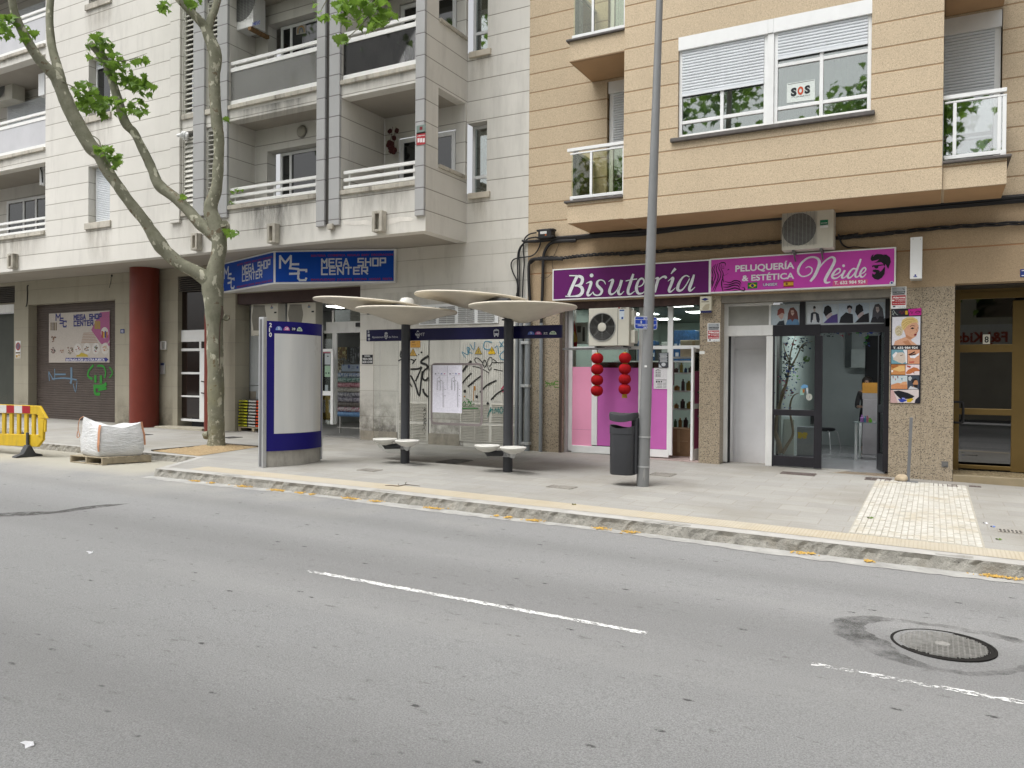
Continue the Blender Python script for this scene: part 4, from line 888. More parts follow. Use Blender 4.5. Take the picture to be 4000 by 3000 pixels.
m = MB(); leaf(m, .07, L-.07, 1.75, zt-.09, .004); part('glass', m, M_SHOPG, dp)
m = MB()
for z in (1.33, .86): c = e0+du*.35+Vector((0,0,z)); m.tube([c-dn*.09-du*.25, c-dn*.09+du*.25], .022, 8); m.tube([c-dn*.09, c+dn*.05], .016, 6)
part('bar_handle', m, M_BLACK, dp)
# bracket bar of the air conditioner is built with it; shop interior
def room(name_, x0, x1, y0, y1, z0, z1, wall, floor, ceil):
    m = MB(); m.box(x0-.05, x0, y0, y1, z0, z1); m.box(x1, x1+.05, y0, y1, z0, z1); m.box(x0-.05, x1+.05, y1, y1+.05, z0, z1); part('inner_wall', m, wall, tb)
    m = MB(); m.box(x0, x1, y0, y1, z0-.05, z0); part('inner_floor', m, floor, tb)
    m = MB(); m.box(x0, x1, y0, y1, z1, z1+.05); part('inner_ceiling', m, ceil, tb)
M_IW = mat('mint_shop_wall', (.42,.50,.46), .8, .05); M_IF = mat('shop_floor', (.45,.43,.40), .25, .08, 2., spec=.5); M_IC = mat('shop_ceiling', (.16,.18,.17), .8, .06)
room('s', -7.3, -3.95, 15.45, 23, -.03, 3.25, M_IW, M_IF, M_IC)
M_LED = emit('light_panel', (1, 1, .97), 7.)
for i, (x, y) in enumerate(((-6.4, 17.0), (-5.0, 17.0), (-6.4, 18.9), (-5.0, 18.9), (-6.4, 20.8), (-5.0, 20.8))):
    th = thing('ceiling_light', 'lit white ceiling panels inside the purple shop, seen through its upper glass', 'ceiling light', (x, y, 3.2), 'ceiling panels of the purple shop')
    m = MB(); m.box(x-.31, x+.31, y-.31, y+.31, 3.215, 3.249); part('frame', m, M_WHITE, th); m = MB(); m.box(x-.28, x+.28, y-.28, y+.28, 3.210, 3.2145); part('diffuser', m, M_LED, th)
rn = random.Random(21)
# shelving rack seen through the door
def obox_thing(name, label, cat, x0, x1, y0, y1, z0, z1, m_, detail=None, grp=None):
    th = thing(name, label, cat, ((x0+x1)/2, (y0+y1)/2, z0), grp); m = MB(); m.box(x0, x1, y0, y1, z0, z1); part('body', m, m_, th, bevel=.01)
    if detail: d = MB(); nm = detail(d, x0, x1, y0-.002, z0, z1); part(nm, d, None, th)
    return th
M_CARD = mat('brown_cardboard', (.26,.165,.09), .85, .12, 5.); M_CARDL = mat('pale_cardboard', (.42,.35,.25), .85, .1, 5.)
def tape(m, x0, x1, y, z0, z1): m.use(mat('brown_tape', (.36,.25,.14), .4)).box((x0+x1)/2-.03, (x0+x1)/2+.03, y, y+.001, z0+(z1-z0)*.15, z1-.02); m.box(x0+.08, x1-.08, y, y+.0012, z0+(z1-z0)*.55, z0+(z1-z0)*.57); return 'tape'
Xd0, Xd1 = W('C4', 1452, 900, 15.6).x, W('C4', 1655, 900, 15.6).x
th = thing('shelf_rack', 'white metal shelf rack with goods inside the purple shop doorway', 'shelf', (-4.35, 17.2, -.03)); m = MB()
for z in (.45, .9, 1.3, 1.7, 2.05): m.box(-5.2, -4.0, 17.0, 17.5, z, z+.03)
part('shelf_boards', m, M_WHITEW, th); m = MB()
for x in (-5.18, -4.32, -4.02): m.box(x-.025, x+.025, 17.0, 17.05, -.03, 2.3)
part('uprights', m, M_WHITEW, th)
k = 0
for z in (.48, .93, 1.33, 1.73):
    x = -5.1
    while x < -4.1:
        w_ = rn.uniform(.07, .16); h = rn.uniform(.10, .26); c = rn.choice([(.3,.22,.05),(.08,.05,.05),(.25,.05,.04),(.05,.09,.2),(.4,.4,.36),(.07,.12,.06),(.32,.16,.05)])
        mm = MB(); mm.lathe([(w_*.42,0),(w_*.44,h*.1),(w_*.44,h*.75),(w_*.2,h*.85),(w_*.2,h),(0,h)], (x+w_/2, 17.1, z), 10)
        solo('shop_jar', mm, mat('jar_%d' % (k % 7), c, .4), 'assorted jars and tins on the white shelf rack inside the purple shop doorway', 'jar', (x+w_/2, 17.1, z), 'jars on the shelf rack', True); x += w_+.02; k += 1
obox_thing('cardboard_box', 'brown cardboard box on the floor just inside the purple shop door', 'box', Xd0-.25, Xd0+.30, 16.0, 16.5, -.03, .55, M_CARD, tape)
obox_thing('cardboard_box', 'second brown box behind and right of the one inside the shop door', 'box', Xd0+.34, Xd0+.75, 16.25, 16.7, -.03, .42, M_CARD, tape)
obox_thing('cardboard_box', 'pale carton on top of the white shelf rack', 'box', -4.95, -4.35, 17.05, 17.45, 2.08, 2.45, M_CARDL, tape)
M_BLUEP = mat('blue_wrap', (.03,.10,.24), .3, .5, 14.)
for j, (x, w_, h) in enumerate(((W('D3', 1380, 1000, 19.).x, .55, .75), (W('D3', 610, 1000, 19.).x, .45, .5))):
    def wrap(m, x0, x1, y, z0, z1):
        m.use(mat('white_print', (.6,.65,.7), .4))
        for i in range(4): m.box(x0+.06+(x1-x0)*.23*i, x0+.14+(x1-x0)*.23*i, y, y+.001, z0+.1, z0+.2); m.box(x0+.03+(x1-x0)*.23*i, x0+.1+(x1-x0)*.23*i, y, y+.001, z0+.35, z0+.42)
        return 'print'
    obox_thing('shelf_package', ('tall stack of blue wrapped packs behind the upper right glass of the purple shop', 'smaller blue pack on the high shelf behind the air conditioner')[j], 'package', x, x+w_, 19., 19.4, 2.04, 2.04+h, M_BLUEP, wrap)
th = thing('wall_shelf', 'long high shelf along the back of the purple shop', 'shelf', (-5.6, 19.2, 1.95)); m = MB(); m.box(-7.25, -4.0, 18.95, 19.5, 2.0, 2.035); part('board', m, M_WHITEW, th); m = MB(); [m.box(x, x+.03, 19.0, 19.5, 1.8, 2.0) for x in (-7.0, -5.6, -4.3)]; part('brackets', m, M_ALU, th)
for j in range(9):
    x = -6.9+j*.22+rn.uniform(0,.05)
    if -6.2 < x < -5.0 or x < -6.2:
        obox_thing('shelf_carton', 'dark and pale cartons along the high shelf of the purple shop', 'box', x, x+.19, 19.05, 19.35, 2.036, 2.036+rn.uniform(.2,.5), mat('carton_%d' % (j % 3), [(.05,.055,.05),(.5,.52,.5),(.10,.12,.09)][j % 3], .6), None, 'cartons on the high shelf')
# lower display behind the vinyl
th = thing('display_table', 'dark display unit crowded with trinkets behind the shop glass above the pink vinyl', 'display', (-5.6, 16.0, 0)); m = MB(); m.box(-6.7, -4.95, 15.75, 16.4, -.03, 1.45); part('plinth', m, mat('dark_wood', (.07,.05,.035), .6, .2), th); m = MB(); m.box(-6.75, -4.9, 16.42, 16.46, 1.45, 1.95); part('back_board', m, mat('dark_red_board', (.09,.03,.03), .7, .3, 6.), th)
for j in range(16):
    x = -6.6+j*.105; h = rn.uniform(.07, .24); mm = MB(); r = rn.uniform(.025, .045); mm.lathe([(r,0),(r*1.1,h*.4),(r*.5,h*.7),(r*.8,h),(0,h)], (x, 15.85, 1.45), 8)
    solo('trinket', mm, mat('trinket_%d' % (j % 5), [(.5,.5,.45),(.35,.28,.1),(.1,.22,.1),(.3,.08,.07),(.25,.25,.27)][j % 5], .4), 'small trinkets lined up behind the glass above the pink vinyl', 'ornament', (x, 15.85, 1.45), 'trinkets in the shop window', True)
mm = MB(); mm.use(ink('b3271f')); Yq = 15.55
mm.P('C4', [(375,-80),(395,-140),(430,60),(425,150),(372,145)], Yq); mm.use(ink('d9a627')); mm.P('C4', [(376,20),(400,-20),(425,50),(430,90),(374,110)], Yq-.003)
solo('spanish_flag', mm, None, 'red and yellow flag hung inside the left of the shop window', 'flag', W('C4', 400, 140, Yq))
obox_thing('display_box', 'white boxed figure display on the shelf left of the air conditioner', 'box', W('B3', 415, 1000, 15.9).x, W('B3', 540, 1000, 15.9).x, 15.9, 16.2, W('B3', 415, 1225, 15.9).z, W('B3', 415, 995, 15.9).z, M_WHITEW, lambda m, x0, x1, y, z0, z1: (m.use(M_BLACK).box(x0+.03, x0+.12, y, y+.001, z0+.25, z1-.08), m.box(x1-.12, x1-.06, y, y+.001, z0+.05, z1-.1), 'print')[2])
# notices on the glass
def paper(label, t, x0, y0, x1, y1, Y, bgc, fn, cat='notice'):
    m = MB(); X0, X1, Z0, Z1 = R(t, x0, y0, x1, y1, Y); m.use(ink(bgc)); m.box(X0, X1, Y, Y+.0015, Z0, Z1); fn(m, Y-.002); return solo('notice', m, None, label, cat, ((X0+X1)/2, Y, Z0))
def n1(m, Y):
    m.use(ink('d0d4d8'))
    for i in range(7): m.B('C4', 1318+(i % 3)*3, 225+i*14, 1402-(i % 2)*6, 232+i*14, Y, .001)
    m.disc('C4', 1360, 342, 24, Y, 12, 20); m.P('C4', [(1310,335),(1345,375),(1310,375)], Y)
paper('dark grey notice with white emblem on the shop glass beside the lamp post', 'C4', 1306, 214, 1412, 376, YW-.006, '4a4e55', n1)
def n2(m, Y):
    m.use(ink('26282c'))
    for i in range(3):
        for k in range(4): m.disc('C4', 1281+i*20, 410+k*18, 6.5, Y, 8)
    m.B('C4', 1285, 393, 1315, 398, Y, .001); m.B('C4', 1274, 472, 1330, 475, Y, .001)
    for x in (1287, 1312): m.disc('C4', x, 528, 10, Y, 10)
    m.B('C4', 1276, 505, 1392, 511, Y, .001); m.B('C4', 1330, 520, 1345, 536, Y, .001); m.B('C4', 1355, 520, 1396, 522, Y, .001); m.B('C4', 1355, 538, 1396, 540, Y, .001)
    for y in (548, 560, 575, 588): m.B('C4', 1280+(y % 3)*6, y, 1345, y+4, Y, .001); m.B('C4', 1355, y, 1390, y+3, Y, .001)
paper('white rules notice with black pictograms on the magenta vinyl', 'C4', 1255, 380, 1410, 608, YW+.012, 'e4e3e6', n2)
# ---------------------------------------------------------------- salon front
YN = 15.42
x20, x21 = p2[1], p3[0]
zf2 = -.075
P_ = MB()
def fr2(x0, y0, x1, y1, t='C5', Y=YN, d=.06): P_.k += 1; P_.B(t, x0, y0, x1, y1, Y+.0015*P_.k, d)
fr2(600, -415, 660, 1395); fr2(335, 895, 885, 942, 'B4', YN-.02, .09); fr2(335, 1172, 880, 1272, 'B4', YN-.01, .08); fr2(1088, 35, 1145, 1440, 'C5', YN-.006, .08)
fr2(840, 942, 860, 1172, 'B4'); P_ = part('salon_front', P_, M_WHITEW, tb, bevel=.006)
m = MB(); m.B('B4', 395, 945, 842, 1170, YN+.02, .006); part('pane', m, mat('frosted_grey', (.30,.30,.28), .3, .1), P_)
m = MB(); zt2 = W('B4', 335, 880, YN).z
m.box(x20+.002, x21-.002, YT+.05, YT+.42, zt2+.03, GZ); part('salon_lintel', m, mat('reddish_lintel', (.12,.06,.035), .7, .3, 5.), tb)
m = MB(); m.box(x20+.002, x21-.002, YT+.01, YT+.3, GZ-.14, GZ-.001); part('shutter_slot', m, mat('dusty_slot', (.18,.165,.14), .8, .2, 5.), tb)
# recessed white door
xr0 = W('C5', 662, 700, YN).x; xr1 = W('C5', 1088, 700, YN).x; Yr = YN+.62
zr1 = W('B4', 395, 1275, YN).z
m = MB(); m.box(xr0-.03, xr0, YN+.06, Yr, zf2, zr1); m.box(xr1+.05, xr1+.08, YN+.08, Yr, zf2, zr1+.4); m.box(xr0, xr1+.05, YN+.06, Yr, zr1+.001, zr1+.03); part('recess_wall', m, mat('recess_white', (.76,.76,.77), .6, .04), tb)
m = MB(); m.box(xr0, xr1+.05, Yr, Yr+.05, zf2, zr1); di = part('inner_door', m, mat('door_white', (.78,.78,.80), .4, .04), tb)
m = MB(); xa = W('C5', 762, 700, Yr).x; za = W('C5', 800, 177, Yr).z
m.box(xa, xa+.02, Yr-.02, Yr-.001, zf2, za); m.box(xa, xr1+.05, Yr-.02, Yr-.001, za-.02, za); xa2 = W('C5', 798, 700, Yr).x; m.box(xa2, xa2+.008, Yr-.012, Yr-.001, zf2, za-.1); m.box(xa2, xr1+.05, Yr-.012, Yr-.001, za-.11, za-.1); part('architrave', m, mat('door_white', (.6,.6,.62)), di)
m = MB(); m.B('C5', 668, 40, 692, 1400, YN+.061, .02); part('rubber_seal', m, M_BLACK, tb)
m = MB(); m.box(x20+.002, x21-.002, YT+.005, YN+.62, -.25, zf2); part('threshold', m, mat('brown_marble', (.27,.21,.15), .3, .15, 3., spec=.5), tb)
# black glazed panel and doorway frame
M_BKF = mat('black_painted_frame', (.02,.019,.024), .4, .15, 5.)
K = MB()
for q in ((1146,-80,1672,30),(1146,30,1162,1440),(1612,30,1680,1470),(1162,826,1612,902),(1146,1322,1672,1462)): K.k += 1; K.B('C5', *q, YN+.0015*K.k, .06)
xk0 = W('C5', 1146, 0, YN).x
zk0, zk1 = W('B4', 1150, 1165, YN).z, W('B4', 1150, 910, YN).z
K.box(xk0-.16*0, x21-.004, YN+.011, YN+.066, zk1+.005, zt2+.03)
K.box(xk0, x21-.004, YN+.0125, YN+.067, W('C5', 1680, -10, YN).z-.02, zk0)
K.B('B4', 1172, 905, 1232, 1170, YN, .06); K.B('B4', 2098, 880, 2150, 1180, YN, .06); K.B('C6', 703, -160, 748, 1500, YN, .06)
K = part('glazed_screen', K, M_BKF, tb, bevel=.005)
m = MB(); m.B('C5', 1162, 30, 1612, 826, YN+.03, .006); m.B('C5', 1162, 902, 1612, 1322, YN+.03, .006); part('pane', m, M_SHOPG, K)
m = MB(); m.B('B4', 840, 945, 1172, 1168, YN+.035, .004); m.B('B4', 1232, 912, 2098, 1150, YN+.035, .004); part('transom_pane', m, mat('pale_backing', (.42,.45,.46), .3, .06), K)
# open black door leaf at the right of the doorway
e0 = Vector((x21-.04, YN+.06, 0)); e1 = Vector((W('C6', 640, 900, YN+.75).x, YN+.75, 0)); du = e1-e0; L = du.length; du /= L; dn = Vector((-du.y, du.x, 0)); zt = W('C6', 700, -100, YN).z; zb_ = zf2+.01
m = MB(); leaf(m, 0, .09, zb_, zt); leaf(m, L-.09, L, zb_, zt); leaf(m, .09, L-.09, zb_, zb_+.3); leaf(m, .09, L-.09, 1., 1.14); leaf(m, .09, L-.09, zt-.1, zt)
dp = part('open_door', m, M_BKF, K, bevel=.005); m = MB(); leaf(m, .09, L-.09, zb_+.3, 1., .004); leaf(m, .09, L-.09, 1.14, zt-.1, .004); part('glass', m, M_SHOPG, dp)
M_SW = mat('salon_wall', (.36,.40,.395), .8, .05); M_SF = mat('salon_floor', (.33,.33,.34), .18, .05, 2., spec=.5)
room('n', -2.62, .15, YN+.65, 21.5, zf2, 3.1, M_SW, M_SF, mat('salon_ceiling', (.15,.155,.155), .8))
m = MB(); m.box(xk0+.02, x21-.05, YN+.07, YN+.65, zf2-.04, zf2+.001); part('inner_floor', m, M_SF, tb)
m = MB(); m.box(x21-.02, x21+.2, YN+.1, YN+.66, zf2, 3.1); part('inner_wall', m, M_SW, tb)
m = MB(); Yb = 21.4; m.B('D4', 1755, 150, 2100, 1600, Yb-.02, .01); part('dark_opening', m, M_DARK, tb)
m = MB(); m.B('D4', 1395, 90, 1500, 715, Yb-.02, .01); part('wall_niche', m, mat('grey_niche', (.10,.115,.115), .8), tb)
m = MB(); m.B('D4', 1500, 390, 1745, 720, 21.0, .05); part('wall_panel', m, mat('pale_panel', (.36,.40,.39), .7), tb)
m = MB(); m.box(-2.2, -.2, 17.35, 17.55, 3.02, 3.06); t_ = thing('ceiling_light', 'lit tube lamp at the ceiling inside the salon doorway', 'ceiling light', (-.85, 17.45, 3.02)); part('tube', m, emit('tube_light', (.97, 1, 1), 24.), t_); m = MB(); m.box(-2.25, -.15, 17.33, 17.57, 3.061, 3.095); part('fitting', m, M_WHITE, t_)
# ---------------------------------------------------------------- entrance with number 8
Y8 = 16.0; M_BRZ = mat('bronze_aluminium', (.165,.11,.038), .38, .1, 1.5, .45)
q0 = W('C6', 1440, 900, Y8).x
m = MB(); m.box(p3[1], p3[1]+.02, YT+.7, Y8, -.2, zd8); m.box(p3[1]+.0, 2.2, YT+.31, Y8+.1, zd8+.001, zd8+.06); part('porch_wall', m, M_GRAN, tb)
m = MB()
for i in range(14): m.box(p3[1]+.02, 2.2, YT+.31+i*.065, YT+.36+i*.065, zd8-.02, zd8); 
part('slatted_soffit', m, mat('dark_slats', (.05,.045,.04), .5), tb)
E8 = MB()
for q in ((1436,-560,1502,1490),(2092,-350,2400,1520),(1502,128,2092,208),(1502,812,2092,896),(1502,1418,2092,1492)): E8.k += 1; E8.B('C6', *q, Y8+.001*E8.k, .06)
E8.B('B5', 1475, 670, 2400, 716, Y8, .06); E8.box(q0, 2.2, Y8+.008, Y8+.05, W('B5', 1475, 716, Y8).z, zd8)
E8 = part('entrance_door', E8, M_BRZ, tb, bevel=.008)
M_MIR = glass('dark_reflective_glass', (.10,.10,.11), .9, 0, .12)
m = MB(); X0, X1, Z0, Z1 = R('C6', 1502, -520, 2092, 1420, Y8+.03); m.box(X0, X1, Y8+.03, Y8+.036, Z0, zd8-.1); part('pane', m, M_MIR, E8)
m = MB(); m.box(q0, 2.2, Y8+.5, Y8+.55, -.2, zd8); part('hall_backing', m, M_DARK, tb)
m = MB(); a = W('C6', 1475, 748, Y8-.09); b = W('C6', 1475, 968, Y8-.09); o_ = Vector((.11, 0, 0))
m.tube([a+Vector((-.02,.08,0)), a+Vector((-.02,0,0)), a+o_*.7, a+o_+Vector((0,0,-.04)), b+o_+Vector((0,0,.04)), b+o_*.7, b+Vector((-.02,0,0)), b+Vector((-.02,.08,0))], .021, 8, 3); part('pull_handle', m, M_BLACK, E8, smooth=True)
m = MB(); m.box(p3[1]+.002, 3, YT+.0, Y8+.6, -.4, W('C6', 1500, 1478, Y8).z); part('door_step', m, mat('polished_step', (.27,.22,.14), .25, .1, 3., spec=.5), tb, bevel=.01)
plate('house_number', 'white enamel house number 8 on the brown entrance door glass', 'house number', 'B5', 1768, 1125, 1845, 1226, Y8-.002, .008, ink('dcd8cc'), .002, lambda m, Y: (m.use(ink('141414')), m.T('8', 'B5', 1784, 1210, 1832, 1142, Y, .025), 'digit')[2])
plate('street_sign', 'cut off blue street plate at the right edge of the tan wall', 'sign', 'B5', 2172, 420, 2330, 497, YT, .01, ink('2c3f86'), .002, lambda m, Y: (m.use(ink('e0e0e8')), m.B('B5', 2186, 430, 2320, 433, Y, .001), m.B('B5', 2186, 484, 2320, 487, Y, .001), 'border')[3])
m = MB(); c = W('C6', 1357, 1420, YT-.008); m.box(c.x-.05, c.x+.05, YT-.012, YT-.004, c.z-.05, c.z+.05); m.lathe([(.03,0),(.03,.012),(.0,.012)], c, 14, (0,-1,0)); solo('water_valve', m, M_IRON, 'small square metal valve plate low on the granite pillar', 'valve')
# ================================================================ shop signs and things fixed to the facades
# --- purple sign
def signbox(name, label, t, x0, y0, x1, y1, Y, d, face, edge, fw=10, z0=None, z1=None):
    X0, X1, Z0, Z1 = R(t, x0, y0, x1, y1, Y)
    if z0: Z0, Z1 = z0, z1
    th = thing(name, label, 'shop sign', ((X0+X1)/2, Y+d, Z0))
    f = fw*T[t][2]/FPX*16
    m = MB(); m.box(X0, X1, Y+.004, Y+d, Z0, Z1); m.box(X0, X1, Y-.006, Y+.003, Z1-f, Z1); m.box(X0, X1, Y-.006, Y+.003, Z0, Z0+f); m.box(X0, X0+f, Y-.006, Y+.003, Z0+f, Z1-f); m.box(X1-f, X1, Y-.006, Y+.003, Z0+f, Z1-f); part('frame', m, edge, th)
    m = MB(); m.box(X0+f, X1-f, Y, Y+.0035, Z0+f, Z1-f); part('face', m, face, th); return th
YSG = YT-.13
M_PUR = mat('purple_sign_film', (.118,.014,.122), .4, .06, 1.2, spec=.2)
sg = signbox('shop_sign', 'dark purple shop sign with white italic lettering reading Bisutería', 'B3', 163, 440, 1860, 688, YSG, .125, M_PUR, M_WHITE, 12, 3.232, 3.892)
LET = [(((430,488),(395,560),(360,640),(335,705)),36),(((342,488),(440,490)),12),(((440,492),(478,510),(482,550),(455,588),(400,598)),(26,36,38,32,14)),(((420,594),(470,612),(485,655),(455,700),(390,712),(300,712)),(16,34,40,34,16,12)),
 (((524,574),(552,560),(578,562),(562,620),(540,680),(548,702),(572,694),(600,664)),(7,14,32,32,30,26,14,6)),
 (((734,582),(716,548),(680,535),(648,552),(644,590),(672,622),(694,650),(682,686),(646,702),(610,690),(598,662)),(8,14,14,24,30,34,32,24,16,16,9)),
 (((764,554),(790,538),(812,540),(794,600),(776,655),(788,688),(818,684),(852,652),(880,600)),(7,14,32,32,32,26,16,12,10)),(((908,536),(890,600),(872,655),(880,688),(904,686),(934,656)),(32,32,32,28,16,7)),
 (((1034,470),(1004,560),(978,640),(980,680),(1004,688),(1050,654)),(24,34,32,30,18,7)),(((952,546),(1010,534),(1075,524)),12),
 (((1082,612),(1128,592),(1150,550),(1132,520),(1100,532),(1074,584),(1068,640),(1092,682),(1136,676),(1172,640)),(10,14,18,20,22,30,34,26,14,8)),
 (((1252,534),(1275,520),(1300,520),(1284,590),(1262,668)),(7,14,32,32,32)),(((1284,580),(1310,535),(1345,505),(1378,500),(1388,520)),(10,14,18,26,26)),
 (((1408,550),(1436,526),(1462,516),(1444,580),(1420,640),(1428,662),(1452,654),(1490,618)),(7,14,32,32,30,26,14,6)),(((1490,412),(1466,438),(1440,470)),(30,24,8)),
 (((1640,504),(1606,488),(1566,510),(1528,570),(1512,630),(1534,652),(1570,634),(1610,580),(1642,520)),(10,14,20,30,34,26,16,12,12)),(((1690,478),(1664,560),(1640,625),(1646,650),(1668,642),(1700,612)),(20,34,32,26,14,6))]
Yl = YSG-.004
m = MB(); m.use(ink('2a0a33', .6))
for p, w_ in LET: m.S('B3', p, [x+9 for x in (w_ if hasattr(w_, '__len__') else [w_]*len(p))], Yl)
m.disc('B3', 583, 486, 25, Yl); m.use(ink('dfe1e6', .9))
for p, w_ in LET: m.S('B3', p, w_, Yl-.002)
m.disc('B3', 583, 486, 21, Yl-.002); part('lettering', m, None, sg)
# --- pink salon sign
M_MAG = mat('magenta_sign_film', (.53,.055,.40), .35, .06, 1.2, spec=.4)
YS2 = YSG-.01
ns = signbox('shop_sign', 'magenta hairdresser sign with curly haired lady and bearded man emblems', 'B4', 203, 465, 2207, 745, YS2, .135, M_MAG, M_WHITE, 12, 3.240, 3.900)
Yl = YS2-.004; m = MB(); m.use(ink('eceaf0', .9))
m.T('PELUQUERÍA', 'B4', 476, 584, 1116, 478, Yl, .03); m.T('& ESTÉTICA', 'B4', 548, 686, 1114, 592, Yl, .03)
m.use(ink('3a3f9a')); m.T('UNISEX', 'B4', 773, 743, 935, 700, Yl, .05); m.use(ink('eceaf0')); m.T('UNISEX', 'B4', 776, 740, 932, 703, Yl-.002, .015)
m.use(ink('e0609a', .8)); m.B('B4', 1528, 680, 1905, 735, Yl+.001, .001); m.use(ink('f0f0f0', .9)); m.T('T. 632 984 924', 'B4', 1546, 722, 1884, 672, Yl-.001, .03)
m.use(ink('e8e6ee', .9))
for p, w_ in ((((1235,545),(1270,530),(1304,552),(1296,596),(1250,628),(1196,634),(1160,602),(1158,552),(1196,486),(1262,436),(1330,428),(1374,452),(1384,500),(1362,570),(1326,640),(1286,690)),(8,12,14,14,14,14,20,26,24,20,20,26,32,32,30,22)),
 (((1300,672),(1350,590),(1400,520),(1456,460),(1512,428),(1544,440),(1546,478),(1512,550),(1466,630),(1446,680),(1462,704),(1504,694)),(8,12,14,16,20,26,30,32,32,30,22,10)),
 (((1512,628),(1560,616),(1604,588),(1606,556),(1576,556),(1540,594),(1522,634),(1540,656),(1586,646),(1632,604)),(8,12,14,16,18,22,24,20,12,8)),
 (((1660,568),(1634,620),(1630,650),(1656,648),(1696,606)),(22,22,20,12,8)),
 (((1780,556),(1748,552),(1712,588),(1690,632),(1704,652),(1736,634),(1774,586),(1806,520),(1832,446)),(14,16,20,24,20,12,14,22,18)),(((1800,540),(1774,606),(1776,640),(1800,638),(1836,600)),(22,22,18,12,8)),
 (((1826,614),(1866,590),(1886,560),(1872,540),(1846,560),(1824,606),(1834,638),(1860,638),(1890,604)),(8,12,14,16,18,22,20,12,8))): m.S('B4', p, w_, Yl)
m.disc('B4', 1646, 520, 15, Yl)
part('lettering', m, None, ns)
m = MB()                                     # little flags and the maker's roundel
m.use(ink('1f7a35')); m.P('B4', [(610,704),(714,697),(714,762),(610,769)], Yl); m.use(ink('e6c722')); m.P('B4', [(619,737),(662,709),(706,731),(662,759)], Yl-.002); m.use(ink('27307a')); m.disc('B4', 662, 734, 17, Yl-.004)
m.use(ink('9c3a32')); m.P('B4', [(996,686),(1106,680),(1106,746),(996,752)], Yl); m.use(ink('d9ae35')); m.P('B4', [(998,704),(1104,697),(1104,729),(998,736)], Yl-.002); m.use(ink('7a4a22')); m.disc('B4', 1032, 716, 13, Yl-.004)
m.use(ink('e6e8f0')); m.disc('B4', 2166, 712, 25, Yl); m.use(ink('2a3f9a')); m.disc('B4', 2166, 704, 12, Yl-.002); m.T('ROTULOS', 'B4', 2146, 728, 2186, 719, Yl-.002)
part('emblems', m, None, ns)
m = MB(); m.use(ink('2b0a26', .6))           # lady with flowing hair
for p, w_ in ((((300,500),(330,486),(365,490),(372,520)),(6,10,8,3)),(((250,510),(225,560),(235,620),(222,690),(218,720)),(4,9,10,8,4)),(((268,500),(245,560),(262,630),(240,700),(222,760)),(4,9,10,9,4)),(((288,496),(270,560),(292,630),(270,710),(232,790)),(4,9,10,9,4)),(((310,500),(298,550),(320,600),(310,660),(280,720),(250,800)),(4,8,8,10,9,4)),(((330,505),(322,550),(345,600),(340,650),(352,700)),(3,6,8,12,5)),
 (((345,640),(330,690),(330,740),(345,800)),(4,12,12,5)),(((360,690),(420,700),(470,680),(520,690),(540,720)),(4,10,12,10,4)),(((350,720),(410,725),(470,705),(515,712),(530,745)),(4,11,12,10,4)),(((345,750),(400,750),(460,730),(510,740),(520,770)),(4,11,13,10,4)),(((350,780),(410,775),(470,760),(520,775),(570,790),(575,760),(545,755)),(4,12,12,10,12,8,3)),(((360,802),(420,800),(480,790),(540,800),(580,788)),(4,10,10,9,4)),(((218,640),(230,680),(222,740)),(3,8,4)),
 (((333,543),(345,550),(358,545)),(3,5,3)),(((335,535),(345,530),(352,533)),(2,4,2)),(((392,570),(402,558),(412,566)),(4,9,4)),(((345,625),(370,620),(402,600)),(3,3,2))): m.S('B4', p, w_, Yl)
part('lady_emblem', m, None, ns)
m = MB(); m.use(ink('1c1420', .6))           # man with quiff, sunglasses and beard
for p in ([(1950,470),(1936,450),(1946,415),(1970,392),(1962,425),(1985,400),(2010,392),(2060,396),(2100,420),(2070,400),(2110,400),(2148,430),(2156,480),(2140,520),(2128,555),(2116,535),(2098,500),(2090,530),(2075,500),(2050,480),(2010,486),(1975,488),(2010,470),(2030,450),(1990,462)],
          [(1952,520),(1970,514),(2090,504),(2092,512),(2024,524),(2018,546),(1996,552),(1978,540),(1975,526),(1958,540)],
          [(2092,530),(2094,560),(2088,610),(2060,650),(2020,672),(1980,664),(1952,635),(1956,600),(1975,615),(1996,596),(1958,582),(1962,566),(1990,560),(2024,566),(2040,580),(2030,594),(2060,570),(2084,536)]): m.P('B4', p, Yl)
part('man_emblem', m, None, ns)
